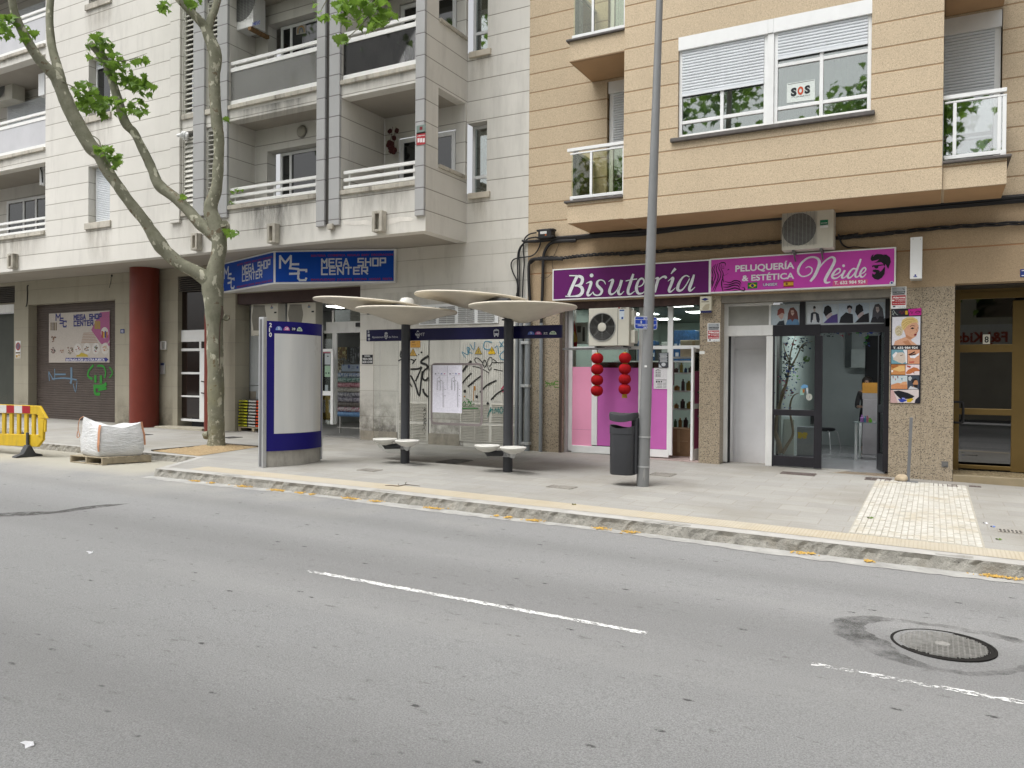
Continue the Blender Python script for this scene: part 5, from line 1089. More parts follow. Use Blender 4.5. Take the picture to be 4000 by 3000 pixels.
# --- blue wedge sign of the Mega Shop Center
zt_, zb_ = 4.645, 3.826; zt_ = 4.635
Rp = Vector((-11.30, 15.06, 0)); Ap = Vector((-14.17, 14.02, 0)); Lp = Vector((-17.05, 15.0, 0))
ms = thing('shop_sign', 'blue two sided wedge sign with white angular lettering over the left shop', 'shop sign', (-14.2, 15.1, zb_))
m = MB(); m.prism([Rp+Vector((0,0,zb_)), Vector((Rp.x, 15.125, zb_)), Vector((Lp.x, 15.125, zb_)), Lp+Vector((0,0,zb_)), Ap+Vector((0,0,zb_))][::-1], (0,0,zt_-zb_)); part('box', m, mat('sign_white', (.66,.66,.66), .5), ms)
M_BLU = mat('blue_sign_film', (.004,.055,.34), .4, .06, 1.2, spec=.15)
TF = dict(M=[[(0,0),(0,1),(.5,.5),(1,1),(1,0)]], E=[[(1,1),(0,1),(0,0),(1,0)],[(0,.52),(.9,.52)]], G=[[(1,1),(0,1),(0,0),(1,0),(1,.5),(.55,.5)]], A=[[(0,0),(.5,1),(1,0)],[(.22,.28),(.78,.28)]], S=[[(1,1),(0,1),(0,.52),(1,.52),(1,0),(0,0)]], H=[[(0,0),(0,1)],[(1,0),(1,1)],[(0,.5),(1,.5)]], O=[[(0,0),(0,1),(1,1),(1,0),(0,0)]], P=[[(0,0),(0,1),(1,1),(1,.42),(0,.42)]], C=[[(1,1),(0,1),(0,0),(1,0)]], N=[[(0,0),(0,1),(1,0),(1,1)]], T=[[(0,1),(1,1)],[(.5,1),(.5,0)]], R=[[(0,0),(0,1),(1,1),(1,.45),(0,.45)],[(.45,.45),(1,0)]])
def techno(m, fr, txt, u0, v0, u1, v1, th, nrm):   # fr(u,v) -> 3-D point
    n = len(txt); adv = (u1-u0)/(n-.32)
    for i, ch in enumerate(txt):
        if ch == ' ': continue
        for st in TF[ch]:
            pts = [fr(u0+adv*(i+.68*a), v0+(v1-v0)*b) for a, b in st]
            for p, q in zip(pts[:-1], pts[1:]):
                d = (q-p).normalized()*th*.42; m.ribbon([p-d, q+d], th, nrm, 0)
def msc_logo(m, fr, u0, u1, v0, v1, th, nrm):
    du_ = (u1-u0); dv = (v1-v0); f2 = lambda a, b: fr(u0+du_*a, v0+dv*b)
    for st in ([(0,.52),(0,1),(.2,.72),(.41,1),(.41,.62)],[(.70,.66),(.42,.66),(.38,.50),(.70,.46),(.72,.28),(.38,.27)],[(1,.36),(1,.42),(.72,.42),(.70,.34),(.70,.08),(.76,0),(.97,0),(1,.07)]):
        for p, q in zip(st[:-1], st[1:]):
            p, q = f2(*p), f2(*q); d = (q-p).normalized()*th*.4; m.ribbon([p-d, q+d], th, nrm, 0)
def mega_face(a, b, lab, u):                 # a, b: left and right lower corners
    d = (b-a).normalized(); nrm = Vector((d.y, -d.x, 0)); L = (b-a).length
    f0 = lambda s, k: lambda uu, vv: a+d*(uu*L)+Vector((0,0,zb_+(zt_-zb_)*vv))+nrm*k
    m = MB(); g = f0(0, .006); m.quad(g(.012,.05), g(.988,.05), g(.988,.95), g(.012,.95)); part('face', m, M_BLU, ms)
    m = MB(); m.use(ink('cfd3da', .85)); g = f0(0, .009)
    msc_logo(m, g, u[0], u[1], u[2], u[3], .052, nrm); techno(m, g, 'MEGA SHOP', u[4], u[6], u[5], u[7], .037, nrm); techno(m, g, 'CENTER', u[4], u[8], u[4]+(u[5]-u[4])*.72, u[9], .037, nrm)
    part('lettering', m, None, ms)
    m = MB(); m.use(ink('a02a50', .75))
    for txt, v in (('BISUTERIA  COSMETICA  REGALO  BABY  DECORACION', .80), ('MANUALIDADES  JUGUETES  OFICINA  HOGAR  FIESTA', .085)): m.text(txt, (g(u[10], v), d*.05, Vector((0,0,.05))), .02, w=(u[11]-u[10])*L/.05)
    part('small_lettering', m, None, ms)
mega_face(Ap, Rp, '', (.05,.27,.10,.83,.40,.92,.51,.72,.27,.46,.31,.98))
mega_face(Lp, Ap, '', (.03,.24,.10,.83,.41,.93,.53,.75,.27,.48,.30,.97))
# --- poster on the closed shutter
pY = ysh-.03
def P2(label):
    X0, X1, Z0, Z1 = R('B6', 530, 484, 1184, 1012, pY); th = thing('shop_poster', label, 'poster', ((X0+X1)/2, pY, Z0))
    m = MB(); m.use(ink('cdc4bb', .72)); m.box(X0, X1, pY-.004, pY+.012, Z0, Z1); part('board', m, None, th)
    fr_ = lambda u, v: Vector((X0+(X1-X0)*u, pY-.008, Z0+(Z1-Z0)*v)); nrm = Vector((0,-1,0))
    m = MB(); Y = pY-.006
    m.use(ink('b35f90', .7)); m.P('B6', [(1080,470),(1184,460),(1184,760),(1165,800),(1095,790),(985,660)], Y); m.P('B6', [(985,660),(1000,655),(1100,780),(1165,810),(1184,790),(1184,835),(1090,810)], Y-.0004)
    m.use(ink('b9a394', .7)); [m.B('B6', 900-i*4, 690+i*17, 1010+i*8, 697+i*17, Y, .0005) for i in range(7)]
    m.use(ink('c9b23c', .7)); m.P('B6', [(820,950),(830,925),(880,905),(940,925),(955,950)], Y)
    part('background_print', m, None, th)
    m = MB(); m.use(ink('31347a', .8)); msc_logo(m, fr_, .125, .30, .72, .98, .05, nrm); techno(m, fr_, 'MEGA SHOP', .43, .855, .87, .94, .045, nrm); techno(m, fr_, 'CENTER', .43, .73, .74, .82, .045, nrm)
    m.use(ink('2c2f86', .8)); m.P('B6', [(708,962),(1140,962),(1140,952),(1172,980),(1140,1010),(1140,998),(708,998)], Y-.001)
    m.use(ink('e4e2e6', .85)); m.T('ENTRADA POR LA OTRA PUERTA', 'B6', 716, 996, 1130, 968, Y-.003, .03); part('lettering', m, None, th)
    m = MB(); rn = random.Random(4)
    for x in (552, 573, 590, 608): m.use(ink('5a4638' if x % 2 else '7a6a4a', .7)); m.B('B6', x-6, 580, x+5, 665, Y, .0006)
    def heap(x, y, r, cols, k=16):
        for i in range(k): m.use(ink(cols[i % len(cols)], .7)); a = rn.uniform(0, 6.28); q = r*rn.random()**.6; xx, yy = x+q*math.cos(a), y+q*math.sin(a)*1.2; m.P('B6', [(xx-7,yy+6),(xx+rn.uniform(-4,4),yy-9),(xx+8,yy+5)], Y-.002-.0001*i)
    heap(576, 755, 30, ('7a5038','9c7350','5c3a2c')); heap(578, 880, 26, ('4b4a48','7c6a66','8a4a44')); heap(665, 880, 30, ('c0a08a','cfc4c0','a06a5a'), 10); heap(752, 880, 34, ('7d6a44','8c4a3a','4a5a3a'))
    for x, y, cols in ((840,868,('a03c34','c8c0b8')), (938,862,('6b4a32','a06a3a','3a3230')), (1036,862,('a03c3a','3a5a8a','5c7a3a','2a2a2a')), (1135,862,('c97a3a','d2b08a'))):
        m.use(ink('d8d4cf', .75)); m.disc('B6', x, y, 42, Y-.0008, 18, 62); heap(x, y, 26, cols, 12)
    m.use(ink('d8d4cf', .75)); m.disc('B6', 1130, 690, 40, Y-.0008, 16, 60)
    for i, c in enumerate(('a8343a','c9a23a','3a3f8a','b8622a')): m.use(ink(c, .7)); m.B('B6', 1096+i*17, 672+(i % 2)*8, 1112+i*17, 745, Y-.002, .0005)
    m.use(ink('b39a3c', .7)); [m.B('B6', 1022+i*16, 560+(i % 2)*6, 1034+i*16, 650, Y-.0012, .0005) for i in range(4)]
    part('product_pictures', m, None, th); return th
P2('faded shop poster screwed on the closed brown roller shutter')
# --- alarm stickers, siren box, light box
def sticker(label, t, x0, y0, x1, y1, Y=YT-.004):
    def ex(m, Yy):
        w_, h = x1-x0, y1-y0; f = lambda u: y0+h*u; Yy += .001
        m.use(ink('a9adb0', .85)); m.B(t, x0+w_*.05, f(.02), x1-w_*.05, f(.36), Yy, .001); m.use(ink('b23b42', .85)); m.B(t, x0+w_*.04, f(.40), x1-w_*.04, f(.84), Yy, .001)
        m.use(ink('2a2d33')); m.T('verisure', t, x0+w_*.08, f(.27), x1-w_*.06, f(.17), Yy-.002, .03); m.B(t, x0+w_*.12, f(.31), x1-w_*.12, f(.335), Yy-.001, .001)
        m.P(t, [(x0+w_*.72,f(.06)),(x0+w_*.86,f(.08)),(x0+w_*.9,f(.14)),(x0+w_*.8,f(.10))], Yy-.002)
        m.use(ink('f0ecec', .9)); m.T('Alarma', t, x0+w_*.08, f(.535), x1-w_*.06, f(.43), Yy-.002, .04)
        for v, s in ((.60,'con grabación'),(.67,'de imágenes'),(.79,'Aviso a Policía')): m.T(s, t, x0+w_*(.28 if v < .7 else .08), f(v), x1-w_*.06, f(v-.05), Yy-.002, .03)
        m.P(t, [(x0+w_*.06,f(.66)),(x0+w_*.06,f(.59)),(x0+w_*.22,f(.60)),(x0+w_*.2,f(.66))], Yy-.002)
        m.use(ink('55585c')); m.B(t, x0+w_*.1, f(.88), x0+w_*.28, f(.95), Yy-.001, .001); m.T('Securitas Direct', t, x0+w_*.36, f(.925), x1-w_*.06, f(.885), Yy-.001); m.T('T. 902 195 195', t, x0+w_*.44, f(.985), x1-w_*.06, f(.945), Yy-.001)
        return 'print'
    return plate('alarm_sticker', label, 'alarm sign', t, x0, y0, x1, y1, Y, .006, M_WHITE, .001, ex)
sticker('red and white alarm sticker on the granite pillar between the two shops', 'B3', 1836, 1003, 1966, 1200)
sticker('larger alarm sticker above the beauty poster right of the salon', 'B5', 778, 612, 940, 842)
def al2(m, Y):
    m.use(ink('7b8b84')); m.B('A3', 354, 1362, 446, 1436, Y, .001); m.use(ink('7a1f28')); m.B('A3', 385, 1370, 415, 1400, Y-.001, .001); m.use(ink('b0353c')); m.B('A3', 352, 1436, 446, 1556, Y, .001)
    m.use(ink('ece4e4')); m.T('Alarma', 'A3', 358, 1476, 442, 1450, Y-.002, .04); [m.B('A3', 362+i*28, 1494, 384+i*28, 1535, Y-.001, .001) for i in range(3)]
plate('alarm_sticker', 'green and red alarm plate on the corner pillar of the grey building balcony', 'alarm sign', 'A3', 350, 1358, 448, 1560, YB-.071, .006, ink('8a9a94'), .001, al2)
def siren(m, Y):
    m.use(ink('2a3178')); m.P('B3', [(1768,746),(1810,728),(1850,742),(1808,762)], Y); m.use(ink('b4ab94')); m.P('B3', [(1780,838),(1812,800),(1858,792),(1856,835),(1845,858),(1782,860)], Y); m.use(ink('8a8578')); m.B('B3', 1770, 768, 1850, 774, Y, .001); m.use(ink('272c5c')); m.B('B3', 1752, 868, 1876, 888, Y-.004, .02)
plate('alarm_siren', 'cream alarm siren box with blue lower edge under the sign end', 'alarm box', 'B3', 1752, 714, 1876, 870, YT-.004, .09, mat('cream_plastic', (.58,.55,.44), .45), .012, siren)
th = plate('light_box', 'blank white vertical light box sticking out of the tan wall above the poster', 'light box', 'B5', 985, 75, 1110, 518, YT-.34, .035, M_WHITE, .006, lambda m, Y: (m.use(ink('2a3f9a')), m.disc('B5', 1038, 484, 10, Y), m.B('B5', 1018, 496, 1058, 503, Y, .001), m.use(ink('555555')), m.disc('B5', 1014, 94, 4, Y, 8), m.disc('B5', 1095, 94, 4, Y, 8), 'logo')[-1])
X0, X1, Z0, Z1 = R('B5', 985, 75, 1110, 518, YT-.37); m = MB(); m.box(X0+.004, X1-.004, YT-.339, YT-.001, Z0+.004, Z1-.004); part('casing', m, mat('lightbox_side', (.45,.45,.42), .6), th)
m = MB(); m.use(ink('e9e9e6')); m.B('C4', 1748, 198, 1803, 230, YT-.006, .001); solo('paper_scrap', m, None, 'torn white paper scrap stuck on the granite pillar', 'sticker')
# --- beauty poster on the right pillar
def beauty():
    Y = YT-.02; X0, X1, Z0, Z1 = R('B5', 778, 845, 1102, 2520, Y); zlo = W('C6', 770, 755, Y).z; zhi = W('B5', 780, 850, Y).z; X1 = W('B5', 1102, 1200, Y).x
    th = thing('beauty_poster', 'tall salon poster with blonde portrait and small treatment pictures', 'poster', ((X0+X1)/2, Y, zlo)); m = MB(); m.use(ink('20202a')); m.box(X0, X1, Y, Y+.014, zlo, zhi); part('board', m, None, th)
    Y -= .002; m = MB(); t = 'B5'
    m.use(ink('c2278f')); m.P(t, [(960,852),(1104,838),(1102,915),(970,920)], Y); m.use(ink('a8b0ac')); [m.S(t, p, 4, Y-.001) for p in (((790,870),(800,905),(815,880)),((800,860),(830,900),(850,915)),((785,905),(810,915)))]
    m.use(ink('7a2038')); m.S(t, [(860,895),(880,870),(890,905),(915,870),(918,905)], 4, Y-.002); m.use(ink('d0a52c')); m.B(t, 930, 868, 955, 908, Y-.001, .001); m.use(ink('3a0a30')); m.S(t, [(970,905),(990,870),(1000,900),(1015,872)], 4, Y-.002); m.S(t, [(1035,885),(1065,872),(1095,880)], 7, Y-.002); m.S(t, [(1040,890),(1070,895),(1092,884)], 4, Y-.002)
    part('banner', m, None, th)
    m = MB(); m.use(ink('d9d8e0')); m.P(t, [(790,936),(1094,928),(1090,1238),(785,1240)], Y)
    m.use(ink('d2a184')); m.P(t, [(930,1120),(905,1060),(915,990),(980,960),(1050,985),(1075,1030),(1072,1080),(1058,1110),(1050,1140),(1020,1160),(990,1180),(1000,1195),(1060,1238),(805,1240),(820,1195),(880,1170),(935,1150)], Y-.001)
    m.use(ink('b98260')); m.P(t, [(930,1120),(985,1150),(1010,1160),(985,1182),(940,1160)], Y-.002); m.P(t, [(900,1200),(960,1185),(1000,1238),(940,1240)], Y-.002)
    m.use(ink('d9bf7e')); m.P(t, [(885,1010),(900,965),(950,938),(1010,936),(1060,960),(1074,1010),(1050,990),(1000,1000),(950,1030),(920,1070),(905,1080),(890,1050)], Y-.003)
    m.use(ink('b08c4e')); [m.S(t, p, 5, Y-.004) for p in (((895,1000),(950,965),(1030,960)),((900,1030),(950,990),(1040,975)),((910,1060),(950,1010),(1000,990)))]
    m.use(ink('cbbfa2')); m.disc(t, 860, 1085, 44, Y-.0035, 14, 58); m.use(ink('8d7c5a')); [m.S(t, p, 4, Y-.0045) for p in (((830,1070),(860,1050),(885,1075)),((835,1100),(865,1085),(885,1110)),((845,1130),(870,1115),(890,1130)))]
    m.use(ink('3a2622')); m.P(t, [(985,1062),(1005,1046),(1030,1056),(1010,1068)], Y-.004); m.P(t, [(1058,1056),(1070,1046),(1074,1058)], Y-.004); m.S(t, [(980,1040),(1005,1026),(1032,1034)], 5, Y-.004); m.use(ink('7c1c30')); m.P(t, [(1018,1128),(1040,1114),(1056,1120),(1036,1140)], Y-.004); m.use(ink('a8725a')); m.S(t, [(1045,1060),(1060,1095),(1044,1104)], 5, Y-.004)
    part('portrait', m, None, th)
    m = MB(); m.use(ink('ececec')); m.T('T. 632 984 924', t, 798, 1280, 1064, 1254, Y, .03); part('phone_number', m, None, th)
    m = MB(); t = 'C6'
    def pic(q, bg, ps):
        m.use(ink(bg)); m.P(t, q, Y)
        for i, (c, p) in enumerate(ps): m.use(ink(c)); m.P(t, p, Y-.001-.0004*i)
    pic([(780,182),(950,182),(950,334),(778,334)], '6f9fae', (('cfc2b6',[(800,250),(840,215),(900,210),(940,240),(935,310),(900,333),(860,320),(800,290)]),('e6e2e2',[(790,240),(830,205),(845,215),(820,260),(800,270)]),('5a4038',[(870,245),(905,235),(908,240),(880,250)]),('e4e4ea',[(905,185),(950,182),(950,330),(935,330),(930,240)])))
    pic([(955,182),(1086,182),(1083,336),(955,336)], 'd49a7a', (('3a2320',[(958,235),(1030,200),(1040,208),(980,245)]),('402a2a',[(985,240),(1040,222),(1050,230),(1010,250)]),('e8e8ee',[(975,250),(1040,240),(1080,215),(1078,240),(1030,275),(985,270)]),('c05a4a',[(965,312),(1030,306),(1020,325),(975,325)])))
    pic([(778,343),(930,343),(930,452),(776,452)], 'c98a52', (('e0b878',[(780,380),(840,360),(920,355),(925,410),(870,420),(800,400)]),('a8642f',[(776,350),(840,345),(860,360),(790,390)]),('f0ece6',[(780,400),(800,405),(795,425),(777,425)])))
    pic([(934,343),(1083,343),(1083,456),(932,456)], 'e6d6d8', (('c07040',[(935,430),(960,400),(1020,370),(1060,380),(1083,400),(1083,415),(1040,415),(980,445),(940,445)]),('7a2838',[(1010,430),(1025,425),(1030,440)]),('b04a3a',[(945,350),(990,360),(985,380),(950,370)])))
    pic([(776,462),(952,462),(952,606),(774,606)], 'c2cdd2', (('c98a5e',[(776,560),(850,540),(950,560),(952,606),(776,606)]),('d8a074',[(870,560),(900,530),(945,525),(950,560)]),('8a2a3a',[(790,470),(805,468),(800,500)]),('7a3050',[(840,468),(855,466),(850,500)]),('2a7a8a',[(885,490),(900,488),(896,520)]),('a83a4a',[(815,495),(828,493),(824,520)])))
    pic([(956,462),(1078,462),(1076,610),(956,610)], '3c4350', (('b9855e',[(1010,540),(1030,510),(1060,515),(1068,545),(1060,575),(1020,590)]),('17151a',[(1000,540),(1005,505),(1040,492),(1062,508),(1030,515),(1015,545)]),('17151a',[(1012,560),(1062,560),(1060,590),(1030,592)]),('c2c4c8',[(960,610),(985,575),(1060,600),(1066,610)]),('b8bcc0',[(962,480),(985,468),(1003,490),(985,520),(965,510)])))
    pic([(772,616),(1076,614),(1074,758),(768,756)], 'd2c6c6', (('14161f',[(800,632),(860,622),(960,650),(1030,685),(1000,710),(950,715),(880,715),(840,680)]),('2b3f9a',[(850,715),(900,715),(960,725),(900,752),(870,745)]),('c7a726',[(945,720),(1000,705),(1020,720),(985,750),(950,750)]),('1c1c2a',[(1030,757),(1040,720),(1075,690),(1074,758)]),('8a90d8',[(890,700),(930,705),(920,718),(895,715)]),('c4a2a0',[(772,616),(800,618),(830,700),(850,756),(768,756)])))
    part('pictures', m, None, th)
beauty()
# --- hair posters in the transom
def portrait(label, x0, y0, x1, y1, bgc, hair, skin, top, kind, t='B4'):
    Y = YN+.028; w_ = x1-x0; h = y1-y0; q = lambda u, v: (x0+w_*u, y0+h*v); m = MB(); m.use(ink(bgc)); m.P(t, [q(0,0), q(1,-.01), q(1,1), q(0,1)], Y)
    def S_(c, ps, k): m.use(ink(c)); m.P(t, [q(*p) for p in ps], Y-.001*k)
    if kind == 0:      # standing figure, jacket
        S_(skin, [(.42,.18),(.56,.18),(.58,.30),(.52,.38),(.44,.36)], 2); S_(hair, [(.40,.20),(.42,.08),(.52,.05),(.60,.12),(.58,.2)], 3); S_(top, [(.22,.9),(.25,.45),(.40,.38),(.60,.38),(.80,.48),(.88,.75),(.84,.95),(.66,.9),(.66,.8),(.34,.8),(.3,.95)], 1); S_('c8c8cc', [(.44,.45),(.58,.45),(.64,.82),(.38,.82)], 2); S_('1a1a1e', [(.42,.42),(.6,.42),(.6,.47),(.42,.47)], 3)
    elif kind == 1:    # big dark hair leaning right
        S_(skin, [(.15,.6),(.45,.4),(.65,.5),(.6,.7),(.3,.8)], 1); S_(hair, [(.05,.45),(.12,.15),(.35,.05),(.55,.15),(.62,.4),(.4,.5),(.2,.65)], 2); S_(top, [(.05,1),(.3,.8),(.6,.6),(.98,.5),(1,.98)], 3)
    elif kind == 2:    # wrapped in a dark shawl
        S_(skin, [(.6,.2),(.85,.2),(.85,.45),(.72,.52),(.62,.4)], 1); S_(hair, [(.55,.3),(.58,.12),(.75,.08),(.92,.16),(.9,.3),(.75,.2)], 2); S_(top, [(.05,1),(.15,.7),(.5,.45),(.7,.5),(.95,.55),(.98,1)], 3)
    elif kind == 3:    # long wavy hair
        S_(hair, [(.15,.85),(.2,.4),(.35,.1),(.6,.06),(.85,.3),(.95,.75),(.7,.95),(.4,.95)], 1); S_(skin, [(.4,.22),(.6,.22),(.64,.4),(.52,.52),(.42,.42)], 2); S_(top, [(.05,1),(.15,.75),(.4,.7),(.5,.85),(.65,.68),(.92,.72),(1,1)], 3); S_('3a2a2a', [(.44,.32),(.6,.32),(.6,.34),(.44,.34)], 4)
    else:              # profile, cropped hair
        S_(skin, [(.55,.35),(.95,.35),(.92,.6),(.75,.72),(.55,.55)], 1); S_(hair, [(.45,.5),(.5,.2),(.7,.08),(.95,.15),(1,.4),(.8,.35),(.6,.45)], 2); S_(top, [(.4,1),(.6,.8),(.95,.75),(1,1)], 3)
    for v in m.v: v.y = min(v.y, YN+.028)
    solo('hair_poster', m, None, label, 'poster', W(t, (x0+x1)/2, y1, Y))
portrait('hair poster of a red cropped profile, left one in the salon transom', 862, 958, 1008, 1160, 'b4c0c8', '8a4a44', 'c0a49c', '2a3038', 4)
portrait('hair poster of long auburn waves and denim jacket in the salon transom', 1014, 956, 1168, 1158, 'b6c0c8', '6a3f3c', 'c4a8a0', '5a7ea0', 3)
portrait('hair poster of a standing figure in dark jacket, left of the five over the doorway', 1254, 942, 1408, 1148, 'c2c8ce', '22222a', 'b8a8a4', '2a2e3c', 0)
portrait('hair poster of a black bob above purple satin over the salon doorway', 1420, 936, 1584, 1140, 'b8c4d0', '16161e', 'b4a8ac', '4a3c7a', 1)
portrait('hair poster of a boyish crop over a dark shawl above the salon doorway', 1590, 928, 1754, 1138, 'b4c2d2', '2a2630', 'b4a6a8', '1e2028', 2)
portrait('hair poster of a couple in black, second from right over the salon doorway', 1762, 922, 1922, 1134, 'aebccc', '1a1a22', 'b0a2a4', '16161c', 1)
portrait('hair poster of long grey waves, right end over the salon doorway', 1928, 916, 2092, 1134, 'b8c6d4', '4c4c54', 'b8acac', '24242c', 3)
# --- air conditioners
M_AC = mat('cream_ac_casing', (.56,.54,.47), .45, .05, 2., dirt=.12)
M_FAN = mat('dark_fan', (.10,.10,.098), .6, .2, 9.)
def ac(label, X0, X1, Y0, Y1, Z0, Z1, fx, fr_=.40, lattice=False, brack=True, fan=True, col=None):
    th = thing('air_conditioner', label, 'air conditioner', ((X0+X1)/2, (Y0+Y1)/2, Z0)); W_ = X1-X0; H_ = Z1-Z0; cx = X0+W_*fx; cz = (Z0+Z1)/2; r = H_*fr_
    m = MB(); m.box(X0, X1, Y0, Y1, Z0, Z1); part('casing', m, col or M_AC, th, bevel=.012)
    if fan:
        m = MB(); m.lathe([(r,0),(r,.006),(0,.006)], (cx, Y0+.002, cz), 32, (0,-1,0)); f = part('fan_recess', m, M_FAN, th)
        m = MB()
        if lattice:
            for i in range(-13, 14):
                h = r*i/13.5; L = math.sqrt(max(0, r*r-h*h)); m.box(cx-r*1.08, cx+r*1.08, Y0-.014, Y0-.011, cz+h-.002, cz+h+.002)
            for i in range(-4, 5): h = r*i/4.5; m.box(cx+h-.003, cx+h+.003, Y0-.016, Y0-.0135, cz-r*1.05, cz+r*1.05)
        else:
            for q in range(1, 9): rr = r*q/8.2; m.lathe([(rr-.002,.010),(rr+.002,.012),(rr+.002,.010)], (cx, Y0, cz), 32, (0,-1,0))
            for k in range(8): a = math.pi*k/4; d = Vector((math.cos(a), 0, math.sin(a))); m.obox(Vector((cx, Y0-.014, cz))+d*r*.6, d*r*.42, Vector((0,.003,0)), d.cross(Vector((0,1,0)))*.004)
            m.lathe([(r*1.0,.006),(r*1.0,.014),(r*1.05,.014),(r*1.05,.004)], (cx, Y0, cz), 36, (0,-1,0))
        part('grille', m, mat('grey_wire', (.30,.30,.29), .5), f)
        if not lattice: m = MB(); m.lathe([(r*.32,0),(r*.32,.02),(r*.2,.026),(0,.026)], (cx, Y0, cz), 20, (0,-1,0)); part('hub', m, M_AC, f, smooth=True)
        m = MB(); 
        for k in range(3):
            a = k*2.094; d = Vector((math.cos(a), 0, math.sin(a))); e = d.cross(Vector((0,1,0))); m.quad(Vector((cx, Y0-.008, cz))+d*r*.3, Vector((cx, Y0-.0085, cz))+d*r*.95-e*r*.3, Vector((cx, Y0-.0085, cz))+d*r*.9+e*r*.35, Vector((cx, Y0-.008, cz))+d*r*.3+e*r*.2)
        part('blades', m, mat('fan_blade', (.09,.09,.09), .5), f)
    return th
X0, X1, Z0, Z1 = R('B3', 552, 845, 985, 1245, 14.93)
a1 = ac('cream wall air conditioner with round fan in front of the purple shop', X0, X1, 14.93, 15.25, Z0, Z1, .345, .36)
m = MB(); m.box(X1-.24, X1-.235, 14.922, 14.93, Z0+.01, Z1-.01); part('panel_seam', m, M_FAN, a1)
m = MB(); m.use(ink('d4dde6')); m.B('B3', 884, 856, 936, 960, 14.926, .001); m.use(ink('2a4f96')); m.B('B3', 886, 858, 936, 870, 14.925, .001); m.B('B3', 905, 935, 925, 958, 14.925, .001); part('label', m, None, a1)
m = MB(); m.use(ink('9a2c34')); m.disc('B3', 880, 838, 9, 14.926, 6); m.use(ink('3a3a3a')); m.T('ELECTRIC', 'B3', 900, 846, 958, 832, 14.926, .03); part('maker_mark', m, None, a1)
m = MB(); m.box(X1+.002, X1+.10, 15.0, 15.2, Z0+.05, Z0+.32); m.box(X1+.002, X1+.07, 15.02, 15.2, Z0+.42, Z1-.06); part('service_box', m, M_AC, a1, bevel=.015)
m = MB(); a = W('C4', 275, 176, 15.0); b = W('C4', 990, 182, 15.0); m.box(a.x, b.x, 14.98, 15.02, a.z-.02, a.z+.02); m.box(X0+.15, X0+.19, 14.9, 15.5, Z0-.04, Z0-.005); m.box(X1-.15, X1-.11, 14.9, 15.5, Z0-.04, Z0-.005); m.box(X0+.1, b.x, 14.9, 14.94, Z0-.075, Z0-.04); part('bracket', m, M_IRON, a1)
X0, X1, Z0, Z1 = R('B4', 982, -75, 1535, 320, 14.72)
a2 = ac('cream air conditioner with square grille above the pink salon sign', X0, X1, 14.72, 15.06, Z0, Z1, .335, .40, True)
m = MB(); m.use(ink('1f7a5a')); m.B('B4', 1392, 28, 1478, 80, 14.716, .001); m.use(ink('e6e6e6')); m.B('B4', 1392, 80, 1478, 106, 14.716, .001); m.T('BONAIRE', 'B4', 1400, 66, 1470, 50, 14.714, .02); part('label', m, None, a2)
m = MB(); 
for x in (X0+.2, X1-.2): m.box(x-.02, x+.02, 14.7, YT-.01, Z0-.05, Z0-.005); m.box(x-.02, x+.02, YT-.05, YT-.01, Z0-.3, Z0-.05); m.obox((x, 14.95, Z0-.14), Vector((.012,0,0)), Vector((0,.16,-.09)), Vector((0,.006,.01)))
part('bracket', m, M_IRON, a2)
m = MB(); m.tube([W('B4', 1590, 180, 15.0), W('B4', 1625, 280, 15.08), W('B4', 1690, 322, 15.09), W('B4', 1770, 315, 15.1), W('B4', 1900, 330, 15.1), W('B4', 2000, 342, 15.09)], [.014,.016,.012,.008,.007,.006], 6, 4); solo('pipe_bundle', m, M_BLACK, 'thin black pipe from the upper right air conditioner to the pink sign', 'pipe', W('B4', 1690, 322, 15.09))
# on the balconies
X0, X1, Z0, Z1 = R('A2', 395, -120, 600, 355, 14.0)
a3 = ac('white air conditioner on rotten wooden brackets at the top left balcony', X0-.02, X1+.05, 13.72, 14.12, Z0+.05, Z1+.2, .42, .36, True, col=M_WHITEW)
m = MB(); m.use(ink('2a3f86')); m.T('SAMSUNG', 'A2', 512, 245, 595, 262, 13.715, .03); part('maker_mark', m, None, a3)
m = MB(); m.box(X0-.05, X0+.06, 13.7, 14.3, Z0-.03, Z0+.045); m.box(X1-.1, X1+.0, 13.7, 14.3, Z0-.03, Z0+.045); part('wooden_bracket', m, mat('rotten_wood', (.22,.13,.06), .9, .3, 20.), a3)
X0, X1, Z0, Z1 = R('A7', 425, 370, 486, 605, 13.95); ac('white split unit on the lowest far left balcony with black hose', X0, X1-.05, 13.95, 14.3, Z0, Z1, .5, .2, fan=False, col=M_WHITE)
m = MB(); m.tube([W('A7', x, y, 13.92) for x, y in ((480,400),(450,410),(440,440),(452,480),(458,590))], .018, 6, 4); solo('hose', m, M_BLACK, 'black hose running down the white split unit on the far left balcony', 'hose', W('A7', 458, 590, 13.92))
X0, X1, Z0, Z1 = R('A1', 330, 640, 392, 815, 13.95); ac('white split unit hanging on the middle far left balcony', X0, X1-.05, 13.95, 14.3, Z0, Z1, .5, .2, fan=False, col=M_WHITE)
X0, X1, Z0, Z1 = R('A1', -80, 665, 105, 850, 14.4); ac('beige air conditioner under the far left balcony ceiling cut by the frame', X0, X1, 14.4, 14.8, Z0, Z1, .4, .36, True)
for lb, t, x, y, Y in (('small oval lamp on the ceiling wall of the first floor balcony', 'A8', 1328, 40, LB1-.01),):
    c = W(t, x, y, Y); th = thing('wall_lamp', lb, 'lamp', c); m = MB(); m.lathe([(.13,0),(.13,.05),(.06,.10),(0,.10)], c, 18, (0,-1,0)); part('globe', m, mat('dusty_lamp', (.36,.34,.29), .4), th, smooth=True); m = MB(); m.lathe([(.15,0),(.15,.03),(.13,.03)], c+Vector((0,.006,0)), 18, (0,-1,0)); part('base', m, mat('lamp_base', (.2,.19,.17), .5), th)
